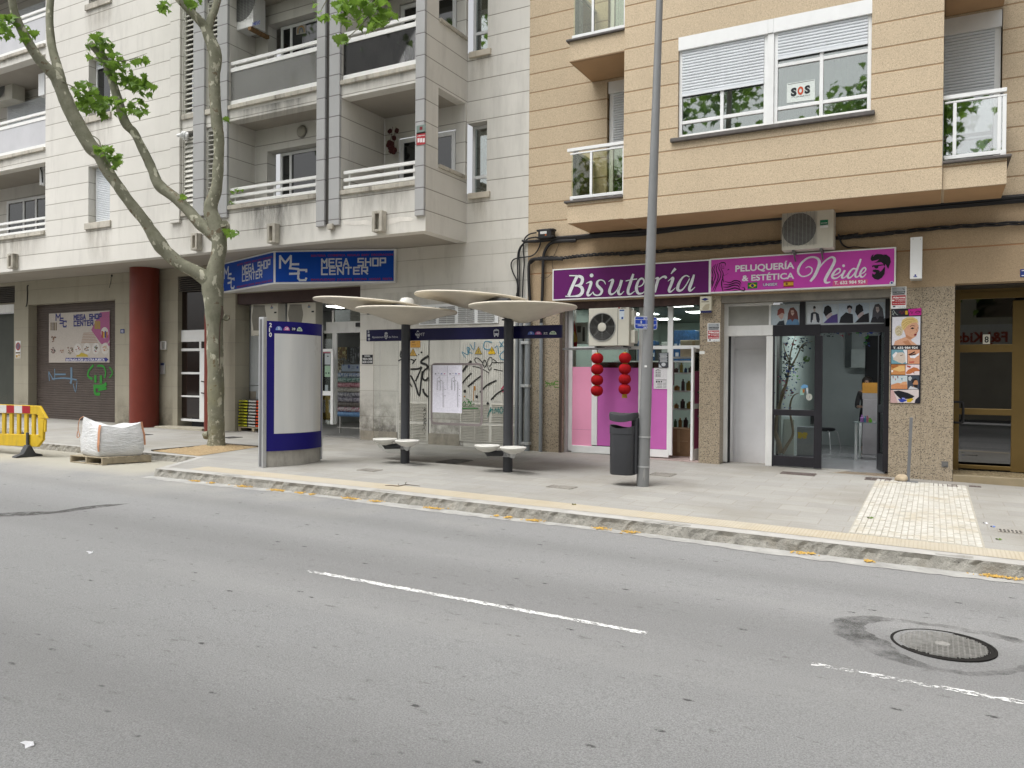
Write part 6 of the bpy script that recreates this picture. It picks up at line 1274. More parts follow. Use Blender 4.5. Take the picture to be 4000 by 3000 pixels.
m = MB(); c = W('A8', 65, 85, YB-.06); m.lathe([(.06,.10),(.10,.09),(.10,.05),(.07,.045),(.11,.04),(.11,0),(.08,-.01),(.10,-.02),(.10,-.07),(.0,-.07)], c, 16, (-.75,-.6,.25)); m.tube([c+Vector((-.05,-.06,.02)), c+Vector((-.16,-.10,0))], .045, 8); solo('vent_cowl', m, M_WHITE, 'white plastic vent cowl sticking out of the lower louvre', 'vent', c, smooth=True)
# --- red lantern strings under the air conditioner bracket
M_LAN = mat('red_lantern_cloth', (.33,.010,.014), .85, .1, 6., spec=.1); M_GOLD = mat('gold_trim', (.5,.33,.04), .4, .15, 20., .3)
YLn = 14.96
for lb, xs, yy, co_, tas in (('string of four red lanterns, the left one under the air conditioner', 645, (276,394,510,624), (222,338,455,570,682), False), ('string of four red lanterns with a gold tassel, under the right of the air conditioner', 944, (272,390,500,608), (216,331,443,553,664), True)):
    th = thing('lantern_string', lb, 'lantern', W('C4', xs, 690, YLn), 'red lantern strings'); k = T['C4'][2]/FPX*(W('C4', xs, 400, YLn)-CAM).dot(_fw)
    a = W('C4', xs, 180, YLn); b = W('C4', xs, 680, YLn); m = MB(); m.tube([a, b], .006, 5); part('cord', m, M_LAN, th)
    for y in yy:
        c = W('C4', xs-(y-270)*.012, y, YLn); R_, H_ = 66*k, 58*k; m = MB(); o = len(m.v)
        prof = [(R_*math.cos(a_)**.8 if abs(a_) < 1.5 else 0, H_*math.sin(a_)) for a_ in [math.pi*(i/12-.5)*.92 for i in range(13)]]
        m.lathe(prof, c, 56)
        for v in m.v: 
            d = v-c; ang = math.atan2(d.y, d.x); v.x = c.x+d.x*(1+.022*math.cos(14*ang)); v.y = c.y+d.y*(1+.022*math.cos(14*ang))
        L_ = part('lantern', m, M_LAN, th, smooth=True)
    m = MB()
    for y in co_: c = W('C4', xs-(y-270)*.012, y, YLn); m.lathe([(26*k,-4*k),(29*k,0),(26*k,5*k)], c, 16)
    part('collars', m, M_GOLD, th)
    if tas:
        c = W('C4', xs-5, 664, YLn); m = MB()
        for i in range(22): q = 6.28*i/22; m.tube([c+Vector((math.cos(q), math.sin(q), 0))*22*k, c+Vector((math.cos(q), math.sin(q), 0))*28*k+Vector((0,0,-40*k))], .004, 4)
        part('tassel', m, M_GOLD, th)
# --- cables
def cable(label, pts, r, Y=YT-.05, n=6, sm=4, name='cable', grp=None):
    m = MB(); P_ = [W(*p, Y) if len(p) == 3 else W(*p[:3], p[3]) for p in pts]; m.tube(P_, r, n, sm); return solo(name, m, M_BLACK, label, 'cable', P_[0], grp, True)
GRP = 'black cables running along the tan wall under the bay'
for i, dy in enumerate((0, 11, 22, 34, 46)):
    pts = [('B2', 560-i*12, 905-i*5), ('B2', 700, 888+dy*.15+i*2), ('B2', 960, 842+dy*.75), ('B2', 1300, 815+dy), ('B2', 1700, 775+dy*1.1), ('B2', 2212, 728+dy*1.7), ('B4', 0, 60+dy*1.25), ('B4', 500, 5+dy*1.25), ('B4', 950, -38+dy*1.2), ('D1', 0, 1150+dy*1.9), ('D1', 1100, 1060+dy*1.9), ('D1', 2212, 965+dy*2.0), ('D1', 3300, 880+dy*2.)]
    cable('black cables bundled under the tan bay soffit, running right from the junction box', pts, .021 if i not in (1,) else .03, YT-.05-.012*(i % 2), grp=GRP)
tw = [('B2',640,1220),('B2',720,1150),('B2',850,1130),('B2',1100,1135),('B2',1300,1110),('B2',1600,1085),('B2',1920,1070),('B2',2212,1045),('B3',900,258),('B3',1450,215),('B3',2000,180),('B4',0,335),('B4',500,300),('B4',980,262),('B4',1600,215),('B4',1800,188),('B5',250,80),('B5',800,25),('D1',0,1545),('D1',1000,1440),('D1',2212,1365),('D1',3300,1300)]
for ph in range(3):
    P_ = [W(*p, YT-.05) for p in tw]; P_ = catmull(P_, 14); out = []
    for j, p in enumerate(P_):
        a = j*.55+ph*2.094; am = min(1, j/25)*.024; out.append(p+Vector((0, math.cos(a)*am-.01, math.sin(a)*am)))
    m = MB(); m.tube(out, .0155, 6); solo('cable', m, M_BLACK, 'twisted black cables sagging along the wall just above the purple and pink signs', 'cable', out[0], 'twisted cables over the shop signs', True)
cable('thick black cable bending down the tan wall left of the purple sign', [('B2',1290,885),('B2',1000,900),('B2',900,945),('B2',845,1030),('B2',820,1130),('B2',815,1300),('B2',805,1659),('D2',1842,200),('D2',1838,355)], .034, YT-.07)
cable('thick black cable turning down at the joint between the two buildings', [('B2',1100,1150),('B2',760,1150),('B2',660,1160),('B2',615,1220),('B2',610,1400),('B2',620,1659),('D2',1748,170),('D2',1735,320)], .034, YT-.075)
for i, (lb, pts) in enumerate((('outer looping thin black cable on the cream wall by the joint', [('B2',790,880),('B2',740,1020),('B2',650,1105),('B2',480,1130),('B2',390,1160),('B2',355,1230),('B2',380,1340),('B2',440,1470),('B2',455,1659),('D2',1662,140),('D2',1668,330)]),
  ('yellow ended cable from the junction box down the cream wall', [('B2',720,770),('B2',640,785),('B2',580,820),('B2',545,880),('B2',530,1000),('B2',545,1200),('B2',530,1400),('B2',520,1659),('D2',1690,150),('D2',1684,330)]),
  ('cable from the junction box hugging the left cable group', [('B2',720,835),('B2',620,850),('B2',560,890),('B2',500,980),('B2',470,1100),('B2',475,1300),('B2',465,1659),('D2',1655,120),('D2',1650,330)]),
  ('leftmost straight black cable down the cream wall', [('B2',700,895),('B2',600,900),('B2',530,930),('B2',475,1000),('B2',450,1120),('B2',450,1400),('B2',445,1659),('D2',1645,120),('D2',1642,330)]))): cable(lb, pts, .015, YT-.04-.01*i)
cable('thin grey wire hooked between the cable bundle and the purple sign', [('B2',1050,920),('B2',1000,1040),('B2',955,1150),('B2',950,1250),('B2',970,1320)], .004, YT-.02)
cable('short grey wire curling left of the purple sign corner', [('B2',950,1345),('B2',890,1405),('B2',830,1425),('B2',780,1415)], .005, YT-.09)
X0, X1, Z0, Z1 = R('B2', 722, 722, 965, 842, YT-.2); th = thing('junction_box', 'black cable junction box with a white label on the wall joint', 'junction box', ((X0+X1)/2, YT-.1, Z0)); m = MB(); m.box(X0+.03, X1-.05, YT-.2, YT-.004, Z0, Z1); part('casing', m, M_BLACK, th, bevel=.02)
m = MB(); 
for x in (X0+.015, X0+.05, X1-.09, X1-.05, X1-.015): 
    for z in (Z0+.03, Z1-.03): m.box(x-.014, x+.014, YT-.21, YT-.05, z-.02, z+.02)
part('clips', m, M_BLACK, th, bevel=.006); m = MB(); m.use(ink('e2e2e2')); m.B('B2', 775, 755, 866, 782, YT-.203, .002); m.use(ink('c96a2a')); m.B('B2', 843, 790, 862, 810, YT-.203, .002); m.use(ink('333333')); m.T('CTO 1246', 'B2', 785, 775, 858, 762, YT-.205); part('label', m, None, th)
m = MB(); a = Vector((W('D2', 1840, 360, YT-.07).x, YT-.07, 0)); m.tube([Vector((a.x, YT-.07, -.05)), Vector((a.x, YT-.07, W('D2', 1840, 345, YT-.07).z))], .04, 12); solo('conduit', m, M_PIPE, 'grey plastic conduit up the granite pillar left of the purple shop', 'conduit', smooth=True)
# sign in the flat window, rainbow picture
Yc = YF+.075
m = MB(); m.use(ink('d3dad6', .95)); m.P('A5', [(1312,905),(1612,855),(1615,1075),(1308,1115)], Yc); m.use(ink('1c2226')); m.P('A5', [(1318,912),(1606,862),(1606,866),(1318,916)], Yc-.002); m.T('S', 'A5', 1352, 1036, 1416, 945, Yc-.003, .06); m.T('S', 'A5', 1500, 1008, 1562, 918, Yc-.003, .06); m.use(ink('c4502e')); m.T('O', 'A5', 1424, 1022, 1490, 930, Yc-.003, .06); m.use(ink('3a4144')); m.T('TURISMO', 'A5', 1352, 1062, 1562, 1018, Yc-.003, .0)
solo('window_placard', m, None, 'white SOS TURISMO placard behind the right pane of the big window', 'placard', W('A5', 1460, 1115, Yc))
YR_ = LB1+.22
m = MB(); m.use(ink('c8c6bc', .6)); m.P('A2', [(988,285),(1090,258),(1090,360),(988,378)], YR_)
for i, c in enumerate(('c07a3a','c8a83a','6a8a9a','6a6a9a')): m.use(ink(c, .6)); m.S('A2', [(1002+i*7,362),(1006+i*7,310+i*8),(1040,280+i*9),(1072-i*7,300+i*8),(1078-i*7,348)], 7, YR_-.002-.0005*i)
solo('window_picture', m, None, 'child rainbow drawing taped to the upper balcony window', 'picture', W('A2', 1040, 370, YR_))
# ================================================================ bus shelter
M_POST = M_DGREY; M_SHELL = mat('cream_fibreglass', (.60,.55,.46), .5, .06, 1.5, dirt=.12); M_SEAT = mat('white_seat_shell', (.70,.69,.65), .4, .05, 2., dirt=.08)
sp1 = Vector((-8.665, 11.885, 0)); sp2 = Vector((-6.477, 11.885, 0))
bs = thing('bus_shelter', 'bus shelter of cream saucer canopies on two dark posts with a navy sign beam', 'bus shelter', (-7.57, 11.9, gz(-7.57, 11.9)))
for p, zt in ((sp1, W('D2', 783, 345, sp1.y).z+.05), (sp2, W('D2', 1587, 322, sp2.y).z+.05)):
    m = MB(); z0 = gz(p.x, p.y); m.lathe([(.084,-.1),(.084,zt-z0)], Vector((p.x, p.y, z0)), 24); po = part('post', m, M_POST, bs, smooth=True)
    m = MB(); m.lathe([(.125,zt-.055),(.125,zt-.035),(.085,zt-.03)], Vector((p.x, p.y, 0)), 24); part('collar', m, M_POST, po)
m = MB(); m.use(mat('post_scuff', (.12,.125,.13), .6)); z = .62; pts = [sp1+Vector((.0848*math.cos(a), .0848*math.sin(a), h)) for a, h in ((-2.5,.62),(-2.2,.60),(-2.0,.75),(-2.1,1.0),(-2.35,1.08),(-2.5,.9))]; m.poly(pts); part('scuff', m, None, bs)
def saucer(c, D, h, n=Vector((0,0,1)), stem=.085, up=.06):
    r = D/2; m = MB(); m.lathe([(stem,-h),(r*.2,-h*.88),(r*.45,-h*.58),(r*.7,-h*.30),(r*.9,-h*.09),(r*.985,-.018),(r,.006),(r*.985,.026),(r*.8,.032),(r*.4,.045),(0,.05)], c, 56, n); return part('canopy', m, M_SHELL, bs, smooth=True)
rt2 = _rt0
def cdisc(lx, ly, rx, ry, depth, D, h, roll):
    c = WD('D2', (lx+rx)/2, (ly+ry)/2, depth); n = (Vector((0,0,1))+rt2*math.tan(roll)).normalized(); return c, saucer(c, D, h, n)
d1 = (sp1-CAM).dot(_fw); d2 = (sp2-CAM).dot(_fw)
c1, s1_ = cdisc(380, 240, 1182, 266, d1, 1.90, .26, .022); c2, s2_ = cdisc(1266, 215, 2120, 228, d2, 1.90, .27, .006)
c3, s3_ = cdisc(54, 162, 906, 226, 15.6, 2.17, .20, .062); c4, s4_ = cdisc(840, 120, 1742, 182, 14.7, 2.16, .20, .058)
for s, c, p in ((s3_, c3, sp1), (s4_, c4, sp2)):
    m = MB(); m.tube([c+Vector((0,0,-.17)), (c+p)/2*1.0+Vector((0,0,0))+Vector((0,0,(c.z)/2-.10)), Vector((p.x, p.y, c.z-.16))], .05, 10, 3); part('arm', m, M_POST, s)
m = MB(); m.lathe([(.15,-.14),(.15,.0),(.11,.05),(0,.07)], WD('D2', 783, 170, 15.9), 20); part('cap', m, M_SEAT, s3_, smooth=True)
m = MB(); m.lathe([(.14,-.10),(.12,.0),(0,.03)], WD('D2', 1795, 188, 14.9), 18); part('cap', m, M_SEAT, s4_, smooth=True)
for (x, y), p in (((425,1426), sp1), ((665,1443), sp1), ((1530,1497), sp2), ((1807,1517), sp2)):
    c = G('B8', x, y+2, .45); r = .228
    m = MB(); m.lathe([(.05,-.105),(r*.5,-.085),(r*.82,-.045),(r*.98,-.008),(r,.006),(r*.97,.016),(r*.7,.008),(0,-.004)], c, 36); st = part('seat', m, M_SEAT, bs, smooth=True)
    m = MB(); q = Vector((p.x, p.y, c.z-.13)); m.tube([c+Vector((0,0,-.10)), c+Vector((0,0,-.13)), q], [.06,.05,.05], 10); m.lathe([(.10,-.05),(.10,.05)], q, 18); part('seat_arm', m, M_ALU if x in (665,1807) else M_POST, st)
YBm = 12.03
xl, xr = W('B8', 222, 300, YBm).x, W('B3', 254, 1090, YBm).x; bz1 = (W('B8', 222, 243, YBm).z+W('B3', 258, 1020, YBm).z)/2; bz0 = (W('B8', 230, 368, YBm).z+W('B3', 250, 1163, YBm).z)/2
M_NAVY = mat('navy_sign', (.008,.008,.055), .3, .08, 2., spec=.45)
m = MB(); m.box(xl, xr, YBm, YBm+.07, bz0, bz1); bm = part('sign_beam', m, M_NAVY, bs, bevel=.012)
Yt = YBm-.003; m = MB(); m.use(ink('d9dbe2', .85))
for i, ch in enumerate('210'): m.T(ch, 'B8', 236+i*3, 278+i*40, 258+i*3, 250+i*40, Yt, .03)
m.T('Ajuntament', 'B8', 286, 334, 411, 309, Yt, .0); m.T('de Palma', 'B8', 464, 332, 565, 308, Yt, .0)
m.T('e', 'B8', 762, 311, 795, 270, Yt, .02); m.T('MT', 'B8', 797, 311, 855, 274, Yt, -.004)
m.P('B8', [(762,274),(780,250),(797,270),(782,266)], Yt); m.P('B8', [(764,274),(748,292),(762,310)], Yt); m.P('B8', [(766,316),(782,336),(800,316),(783,320)], Yt)
part('lettering', m, None, bm)
m = MB(); m.use(ink('c9cbd2', .8)); m.P('B8', [(418,300),(425,292),(420,280),(430,272),(438,268),(446,272),(455,280),(450,292),(457,302),(455,325),(438,348),(420,328)], Yt); m.use(M_NAVY); m.S('B8', [(425,310),(450,300),(428,330),(452,322)], 4, Yt-.001); m.S('B8', [(424,296),(452,294)], 3, Yt-.001); part('crest', m, None, bm)
m = MB(); m.use(ink('dcdee6', .85)); m.P('B8', [(1600,300),(1598,255),(1606,242),(1628,235),(1650,241),(1656,254),(1656,299),(1650,305),(1648,320),(1640,320),(1638,306),(1616,307),(1614,321),(1606,321),(1604,307)], Yt); m.use(M_NAVY); m.P('B8', [(1605,258),(1651,256),(1651,280),(1605,282)], Yt-.001); m.disc('B8', 1611, 293, 5, Yt-.001, 8); m.disc('B8', 1646, 291, 5, Yt-.001, 8); m.S('B8', [(1614,247),(1642,246)], 5, Yt-.001); part('bus_icon', m, None, bm)
def half(m, t, x, y, r, Y): m.P(t, [(x+r*math.cos(math.pi*k/12), y-r*math.sin(math.pi*k/12)) for k in range(13)], Y)
m = MB()
for t, x, y, r, c, s, tc in (('B8',2003,297,37,'5f78c8','5','e8e8f0'), ('B8',2081,296,36,'c05a9e','28','f0e8f0'), ('B3',85,1118,22,'0b0b2e','39','e8e8f0'), ('B3',166,1124,38,'d3dfcf','N3','3a7a3a')):
    m.use(ink(c, .85)); half(m, t, x, y, r, Yt); m.use(ink(tc)); w_ = r*(.25 if len(s) == 1 else (.55 if s != '39' else .95)); m.T(s, t, x-w_, y-r*.22, x+w_, y-r*.78, Yt-.001, .02)
m.use(ink('e8e8f0')); m.B('B3', 64, 1120, 108, 1122, Yt, .001); part('line_badges', m, None, bm)
YGp = 12.13
gx0, gx1 = W('B8', 300, 1000, YGp).x, W('C3', 1362, 300, YGp).x; gz0_ = W('C3', 1000, 438, YGp).z; r_ = .42
out = [(gx0, bz0+.1)] + [(gx0+r_-r_*math.cos(a), gz0_+r_-r_*math.sin(a)) for a in [math.pi/2*i/8 for i in range(9)]] + [(gx1-r_+r_*math.sin(a), gz0_+r_-r_*math.cos(a)) for a in [math.pi/2*i/8 for i in range(9)]] + [(gx1, bz0+.1)]
m = MB(); m.prism([(x, YGp, z) for x, z in out], (0, .01, 0)); gp_ = part('glass_panel', m, M_SHELG, bs)
X0, X1, Z0, Z1 = R('B8', 922, 603, 1480, 1290, YGp-.004)
def rrect(X0, X1, Z0, Z1, r, n=5): return [(cx+r*math.cos(a), cz+r*math.sin(a)) for cx, cz, a0 in ((X1-r,Z1-r,0),(X0+r,Z1-r,math.pi/2),(X0+r,Z0+r,math.pi),(X1-r,Z0+r,1.5*math.pi)) for a in [a0+math.pi/2*i/n for i in range(n+1)]]
o1 = rrect(X0, X1, Z0, Z1, .09); o2 = rrect(X0+.045, X1-.045, Z0+.045, Z1-.045, .05); n_ = len(o1)
m = MB(); m.add([(x, YGp-.006, z) for x, z in o1+o2], [(i, (i+1) % n_, (i+1) % n_+n_, i+n_)[::-1] for i in range(n_)]); pf = part('poster_frame', m, mat('mauve_grey_print', (.22,.19,.19), .5), gp_)
m = MB(); X0, X1, Z0, Z1 = R('B8', 942, 626, 1256, 1146, YGp-.012); m.use(ink('e4e2f0', 1.)); m.box(X0, X1, YGp-.016, YGp-.012, Z0, Z1)
mp = part('map_poster', m, None, gp_)
m = MB(); Y = YGp-.018
for ox in (0, 156):
    for x, c in ((972,'2a2a4a'),(1036,'4a63b8'),(1069,'b04a8a')): m.use(ink(c)); half(m, 'B8', x+ox, 724, 10, Y)
    m.use(ink('77767f')); m.B('B8', 995+ox, 712, 1014, 716, Y, .0005) if 0 else m.B('B8', 994+ox, 711, 1013+ox, 715, Y, .0005); m.B('B8', 980+ox, 735, 1085+ox, 737, Y, .0005)
    m.use(ink('55545f')); m.S('B8', [(1018+ox,745),(1020+ox,785),(1020+ox,905)], 3, Y, 0); m.S('B8', [(1018+ox,755),(990+ox,770),(987+ox,895)], 3, Y, 0); m.S('B8', [(1020+ox,785),(1050+ox,800),(1052+ox,1080)], 3, Y, 0)
    for k in range(9): m.B('B8', 987+ox, 795+k*12, 1002+ox, 797+k*12, Y, .0005); m.B('B8', 1020+ox, 795+k*12, 1034+ox, 797+k*12, Y, .0005)
    for k in range(22): m.B('B8', 1052+ox, 815+k*12.4, 1064+ox+(k*7 % 6), 817+k*12.4, Y, .0005)
    for x, y in ((1007,798),(1012,806),(1076,887),(1074,956)): m.disc('B8', x+ox, y, 4, Y-.001, 8)
m.use(ink('a9a8b4')); m.B('B8', 1097, 630, 1098.5, 890, Y, .0005)
part('line_diagram', m, None, mp)
# ================================================================ advertising totem
tf = Vector((-10.43, 10.08, 0)); te = Vector((-10.225, 11.29, 0)); td = (te-tf); TL = td.length; td /= TL; tn = Vector((td.y, -td.x, 0))
tz0 = gz(-10.3, 10.6); tot = thing('advertising_totem', 'curved navy bus stop totem with a blank whitish poster panel', 'totem', (-10.33, 10.68, tz0))
def kp(u, z, o=0., s=1): return tf+td*(TL*u)+tn*(s*(.062+.19*4*u*(1-u)*.9+o))+Vector((0,0,z))
def tshell(z0, z1, o, u0=0., u1=1., n=24, both=True):
    m = MB(); us = [u0+(u1-u0)*i/n for i in range(n+1)]
    ring = [kp(u, 0, o) for u in us]+([kp(u, 0, o, -1) for u in us[::-1]] if both else [])
    m.prism([p+Vector((0,0,z0)) for p in ring], (0,0,z1-z0)); return m
M_TOTN = mat('totem_navy', (.012,.009,.15), .35, .06, 2., spec=.2)
part('base', tshell(tz0-.05, .26, -.035), M_CONC, tot, smooth=True)
part('shell', tshell(.255, 2.565, 0), M_TOTN, tot, smooth=True)
m = MB(); m.obox(tf-td*.02+Vector((0,0,1.29)), td*.04, tn*.07, Vector((0,0,1.34))); m.obox(te+td*.005+Vector((0,0,1.29)), td*.02, tn*.066, Vector((0,0,1.27))); part('edge_profile', m, M_ALU, tot, bevel=.01)
m = MB(); m.obox(tf-td*.0605+Vector((0,0,1.29)), td*.004, tn*.03, Vector((0,0,1.3))); part('profile_groove', m, mat('dark_alu', (.2,.2,.21), .4, .1, 2., .5), tot)
def tq(m, u0, u1, z0, z1, o, n=20):
    for i in range(n): a = u0+(u1-u0)*i/n; b = u0+(u1-u0)*(i+1)/n; m.quad(kp(a, z0, o), kp(b, z0, o), kp(b, z1, o), kp(a, z1, o))
n = N('blank_poster_film'); c = n.mix(n.ramp(n.noise(1.1, 3, .5, n.scale((3, 3, .35))), .3, .7), (.58,.59,.59), (.70,.70,.685)); d = n.noise(5, 4, .7, n.scale((1, 1, .22)))
c = n.mix(n.math('MULTIPLY', n.ramp(d, .60, .66, 0, .45), n.ramp(n.axis(1), 10.85, 11.1)), c, (.22,.20,.17)); c = n.mix(n.math('MULTIPLY', n.ramp(n.axis(1), 10.95, 11.15), n.ramp(n.axis(2), .6, 2.2, .5, .25)), c, (.42,.38,.30)); M_BLK = n.done(c, .25, 0, .5)
m = MB(); tq(m, .105, .965, .565, 2.345, .003); part('poster_panel', m, M_BLK, tot, smooth=True)
m = MB(); m.use(ink('e6e6ec', .9))
for i, ch in enumerate('210'): a = kp(.035, 2.455-i*.085, .006); b = kp(.085, 0, .006); m.text(ch, (a, (kp(.08, 0, .006)-kp(.035, 0, .006)).normalized()*.07, Vector((0,0,.075))), .03)
part('stop_number', m, None, tot)
m = MB()
for u, c, s, tc in ((.16,'7f9ad8','5','eef0f6'),(.27,'c264a6','28','f4eef4'),(.375,'0d0d38','39','eef0f6'),(.475,'d7e6d6','N3','3c7c3c')):
    o = .005; cen = kp(u, 2.405, o); tx = (kp(u+.02, 0, o)-kp(u-.02, 0, o)).normalized(); r = .058
    m.use(ink(c, .9)); m.poly([cen+tx*(r*math.cos(math.pi*k/12))+Vector((0,0,r*1.25*math.sin(math.pi*k/12)))+tn*.001 for k in range(13)])
    m.use(ink(tc)); m.text(s, (cen+Vector((0,0,.013))+tn*.003, tx*.04, Vector((0,0,.042))), .03, w=.75 if len(s) == 1 else 1.6, align='CENTER')
part('line_badges', m, None, tot)
# ================================================================ lamp post, litter bin, parking zone sign
lb_ = Vector((-3.962, 11.673, gz(-3.962, 11.673))); ltop = Vector((-3.72, 11.673, 9.2))
lp = thing('lamp_post', 'tall grey tapering lamp post leaning slightly, with a bin and blue sign on it', 'lamp post', lb_)
lpt = lambda z: lb_.lerp(ltop, (z-lb_.z)/(ltop.z-lb_.z)); lr = lambda z: .0985-.0062*max(0, z)
m = MB(); m.tube([lpt(z)+Vector((0,0,-.0)) for z in (lb_.z-.02, 1, 3, 5, 7, 9.2)], [lr(z) for z in (0, 1, 3, 5, 7, 9.2)], 32); part('shaft', m, M_LAMP, lp, smooth=True)
m = MB(); m.tube([ltop, ltop+Vector((0,-.5,.5)), ltop+Vector((0,-1.6,.7))], .04, 10, 4); part('arm', m, M_LAMP, lp, smooth=True); m = MB(); m.obox(ltop+Vector((0,-1.9,.7)), Vector((.12,0,0)), Vector((0,.32,.0)), Vector((0,0,.05))); part('lantern_head', m, M_LAMP, lp, bevel=.04)
m = MB(); 
for y in (1122, 1442): z = W('C4', 1148, y, 11.67).z; m.lathe([(lr(z)+.002,-.012),(lr(z)+.006,-.012),(lr(z)+.006,.012),(lr(z)+.002,.012)], lpt(z), 28, (ltop-lb_))
part('steel_band', m, M_ALU, lp)
m = MB(); m.use(ink('dedede')); z = W('C4', 1186, 362, 11.6).z; c = lpt(z)+Vector((.012, -lr(z)-.004, 0)); m.box(c.x-.02, c.x+.02, c.y, c.y+.003, c.z-.015, c.z+.015); part('sticker', m, None, lp)
m = MB(); z = .12; m.use(mat('bare_patch', (.30,.30,.29), .6)); m.poly([lpt(h)+Vector((lr(0)*1.004*math.sin(a), -lr(0)*1.004*math.cos(a), 0)) for a, h in ((.25,.03),(.3,.16),(.5,.24),(.62,.18),(.66,.05),(.55,.0),(.5,.08),(.4,.07))]); part('worn_patch', m, None, lp)
bx, bxr = W('C4', 800, 1250, 11.6).x, W('C4', 1062, 1250, 11.6).x; bzt, bzb = W('C4', 900, 1030, 11.5).z, W('C4', 900, 1532, 11.5).z
bn = thing('litter_bin', 'dark grey litter bin with a hooded lid strapped to the lamp post', 'litter bin', ((bx+bxr)/2, 11.62, bzb))
bcx, bw = (bx+bxr)/2, (bxr-bx)/2
def plan(k, dz=0, n=40, d=.19): return [Vector((bcx+bw*k*math.copysign(abs(math.cos(a))**.62, math.cos(a)), 11.60+d*k*math.copysign(abs(math.sin(a))**.62, math.sin(a)), dz)) for a in [2*math.pi*i/n for i in range(n)]]
def loft(m, rings, cap0=True, cap1=True):
    n = len(rings[0]); m.add([p for r in rings for p in r], [(i*n+k, i*n+(k+1) % n, (i+1)*n+(k+1) % n, (i+1)*n+k) for i in range(len(rings)-1) for k in range(n)]+([tuple(range(n))[::-1]] if cap0 else [])+([tuple((len(rings)-1)*n+k for k in range(n))] if cap1 else [])); return m
def rimz(p): return .045*((p.x-bcx)/bw)**2*1.0-(.03 if p.y < 11.6 else 0)*0
m = MB(); r0 = plan(.94, bzb); r1 = plan(.985, bzb+.02); r2 = plan(1., bzt-.09); r3 = plan(1.03, bzt-.085); r4 = plan(1.03, bzt); r5 = plan(.96, bzt); r6 = plan(.94, bzt-.25)
for r in (r4, r5):
    for p in r: p.z += rimz(p)
loft(m, [r0, r1, r2, r3, r4, r5, r6]); part('body', m, M_DGREY, bn, smooth=True)
m = MB(); zl0, zl1 = W('C4', 900, 955, 11.5).z, W('C4', 900, 893, 11.5).z; a = plan(1.05, zl1-.10); b = plan(1.08, zl1-.03); c = plan(1.04, zl1+.01); d = plan(.3, zl1+.035)
for r in (a, b, c):
    for p in r: p.z += .035*(1-((p.x-bcx)/bw)**2)*-1+.035
loft(m, [a, b, c, d]); ld = part('lid', m, M_DGREY, bn, smooth=True)
m = MB(); m.box(bxr-.06, bxr+.02, 11.55, 11.72, bzt-.02, zl1-.04); m.box(bxr+.0, bxr+.035, 11.53, 11.76, bzb+.02, zl1-.05); part('back_plate', m, M_DGREY, bn, bevel=.006)
m = MB(); m.use(ink('5fa8d0', .8)); cc = Vector((bcx-bw*.55, 11.55, zl1+.022)); [m.ribbon([cc+Vector((r*math.cos(q*.6), r*.7*math.sin(q*.6), .004)) for q in range(11)], .014, (0,0,1), 0) for r in (.03, .055, .08)]; part('blue_swirl', m, None, ld)
m = MB(); [m.box(bcx-bw+.03+i*.02, bcx-bw+.038+i*.02, 11.40, 11.41, bzb+.1, bzb+.1) for i in range(0)]
ang = YAW+math.radians(24); sx = Vector((math.cos(ang), math.sin(ang), 0)); sn = Vector((sx.y, -sx.x, 0))
scn = WD('D3', 793, 617, 12.03); hw, hh = .208, .098
ps = thing('parking_zone_sign', 'small blue parking zone sign with white border on the lamp post', 'sign', scn+Vector((0,0,-hh)))
rr_ = lambda w_, h, r, o: [scn+sx*x+Vector((0,0,z))+sn*o for x, z in rrect(-w_, w_, -h, h, r)]
m = MB(); m.prism(rr_(hw, hh, .035, 0), -sn*.004); part('plate', m, ink('dfe3ee'), ps)
m = MB(); m.use(ink('1f46b4', .9)); m.poly(rr_(hw-.012, hh-.011, .026, .002))
m.use(ink('e6e8f0', .9)); 
def sb_(x0, x1, z0, z1): m.quad(*[scn+sx*x+Vector((0,0,z))+sn*.0035 for x, z in ((x0,z0),(x1,z0),(x1,z1),(x0,z1))])
sb_(-.196, .196, .046, .052); sb_(-.196, .196, -.026, -.020); sb_(-.003, .003, -.02, .046)
part('blue_print', m, None, ps)
m = MB(); m.use(ink('e6e8f0', .9))
for s, x, z, h, w_ in (('SECTOR',0,.058,.024,.095), ('0',-.09,-.010,.045,.026), ('0',.09,-.010,.045,.026), ("ZONA D'ESTACIONAMENT",0,-.052,.022,.31), ('LIMITAT',0,-.082,.022,.095)): m.text(s, (scn+sx*x+Vector((0,0,z))+sn*.004, sx*h, Vector((0,0,h))), .03, w=w_/h, align='CENTER')
part('lettering', m, None, ps)
m = MB(); m.obox(scn-sn*.03, sx*.03, sn*.025, Vector((0,0,.05))); part('clamp', m, M_ALU, ps)
# ================================================================ roadworks barrier, pallet, bulk bag
yb = 9.49; M_YEL = mat('yellow_plastic', (.60,.40,.02), .55, .1, 4., dirt=.35)
br = thing('roadworks_barrier', 'yellow plastic roadworks barrier with red and white stripes at the left edge', 'barrier', W('C1', 290, 770, yb))
def yp_(pts, d0=0., d=.06): return [W('C1', x, y, yb+d0) for x, y in pts], (0, d, 0)
m = MB()
for pts in ([(-560,200),(420,236),(502,375),(440,378),(395,330),(-560,292)], [(-560,520),(390,548),(445,552),(462,600),(400,680),(-560,640)], [(404,340),(440,378),(472,378),(458,600),(430,600),(412,560)]): m.prism(*yp_(pts))
for x in range(-525, 420, 80): m.prism(*yp_([(x-16,300),(x+18,300),(x+16,560),(x-18,560)], .008, .045))
body = part('body', m, M_YEL, br, bevel=.012)
m = MB()
for i in range(-6, 5):
    x0 = -17+85*i; x1 = x0+85
    if x1 > 340: break
    m.use(ink('d8d6d2' if i % 2 == 0 else 'a8202c', .85)); m.prism(*yp_([(x0,226+x0*.035),(x1,226+x1*.035),(x1,310+x1*.02),(x0,310+x0*.02)], -.006, .005))
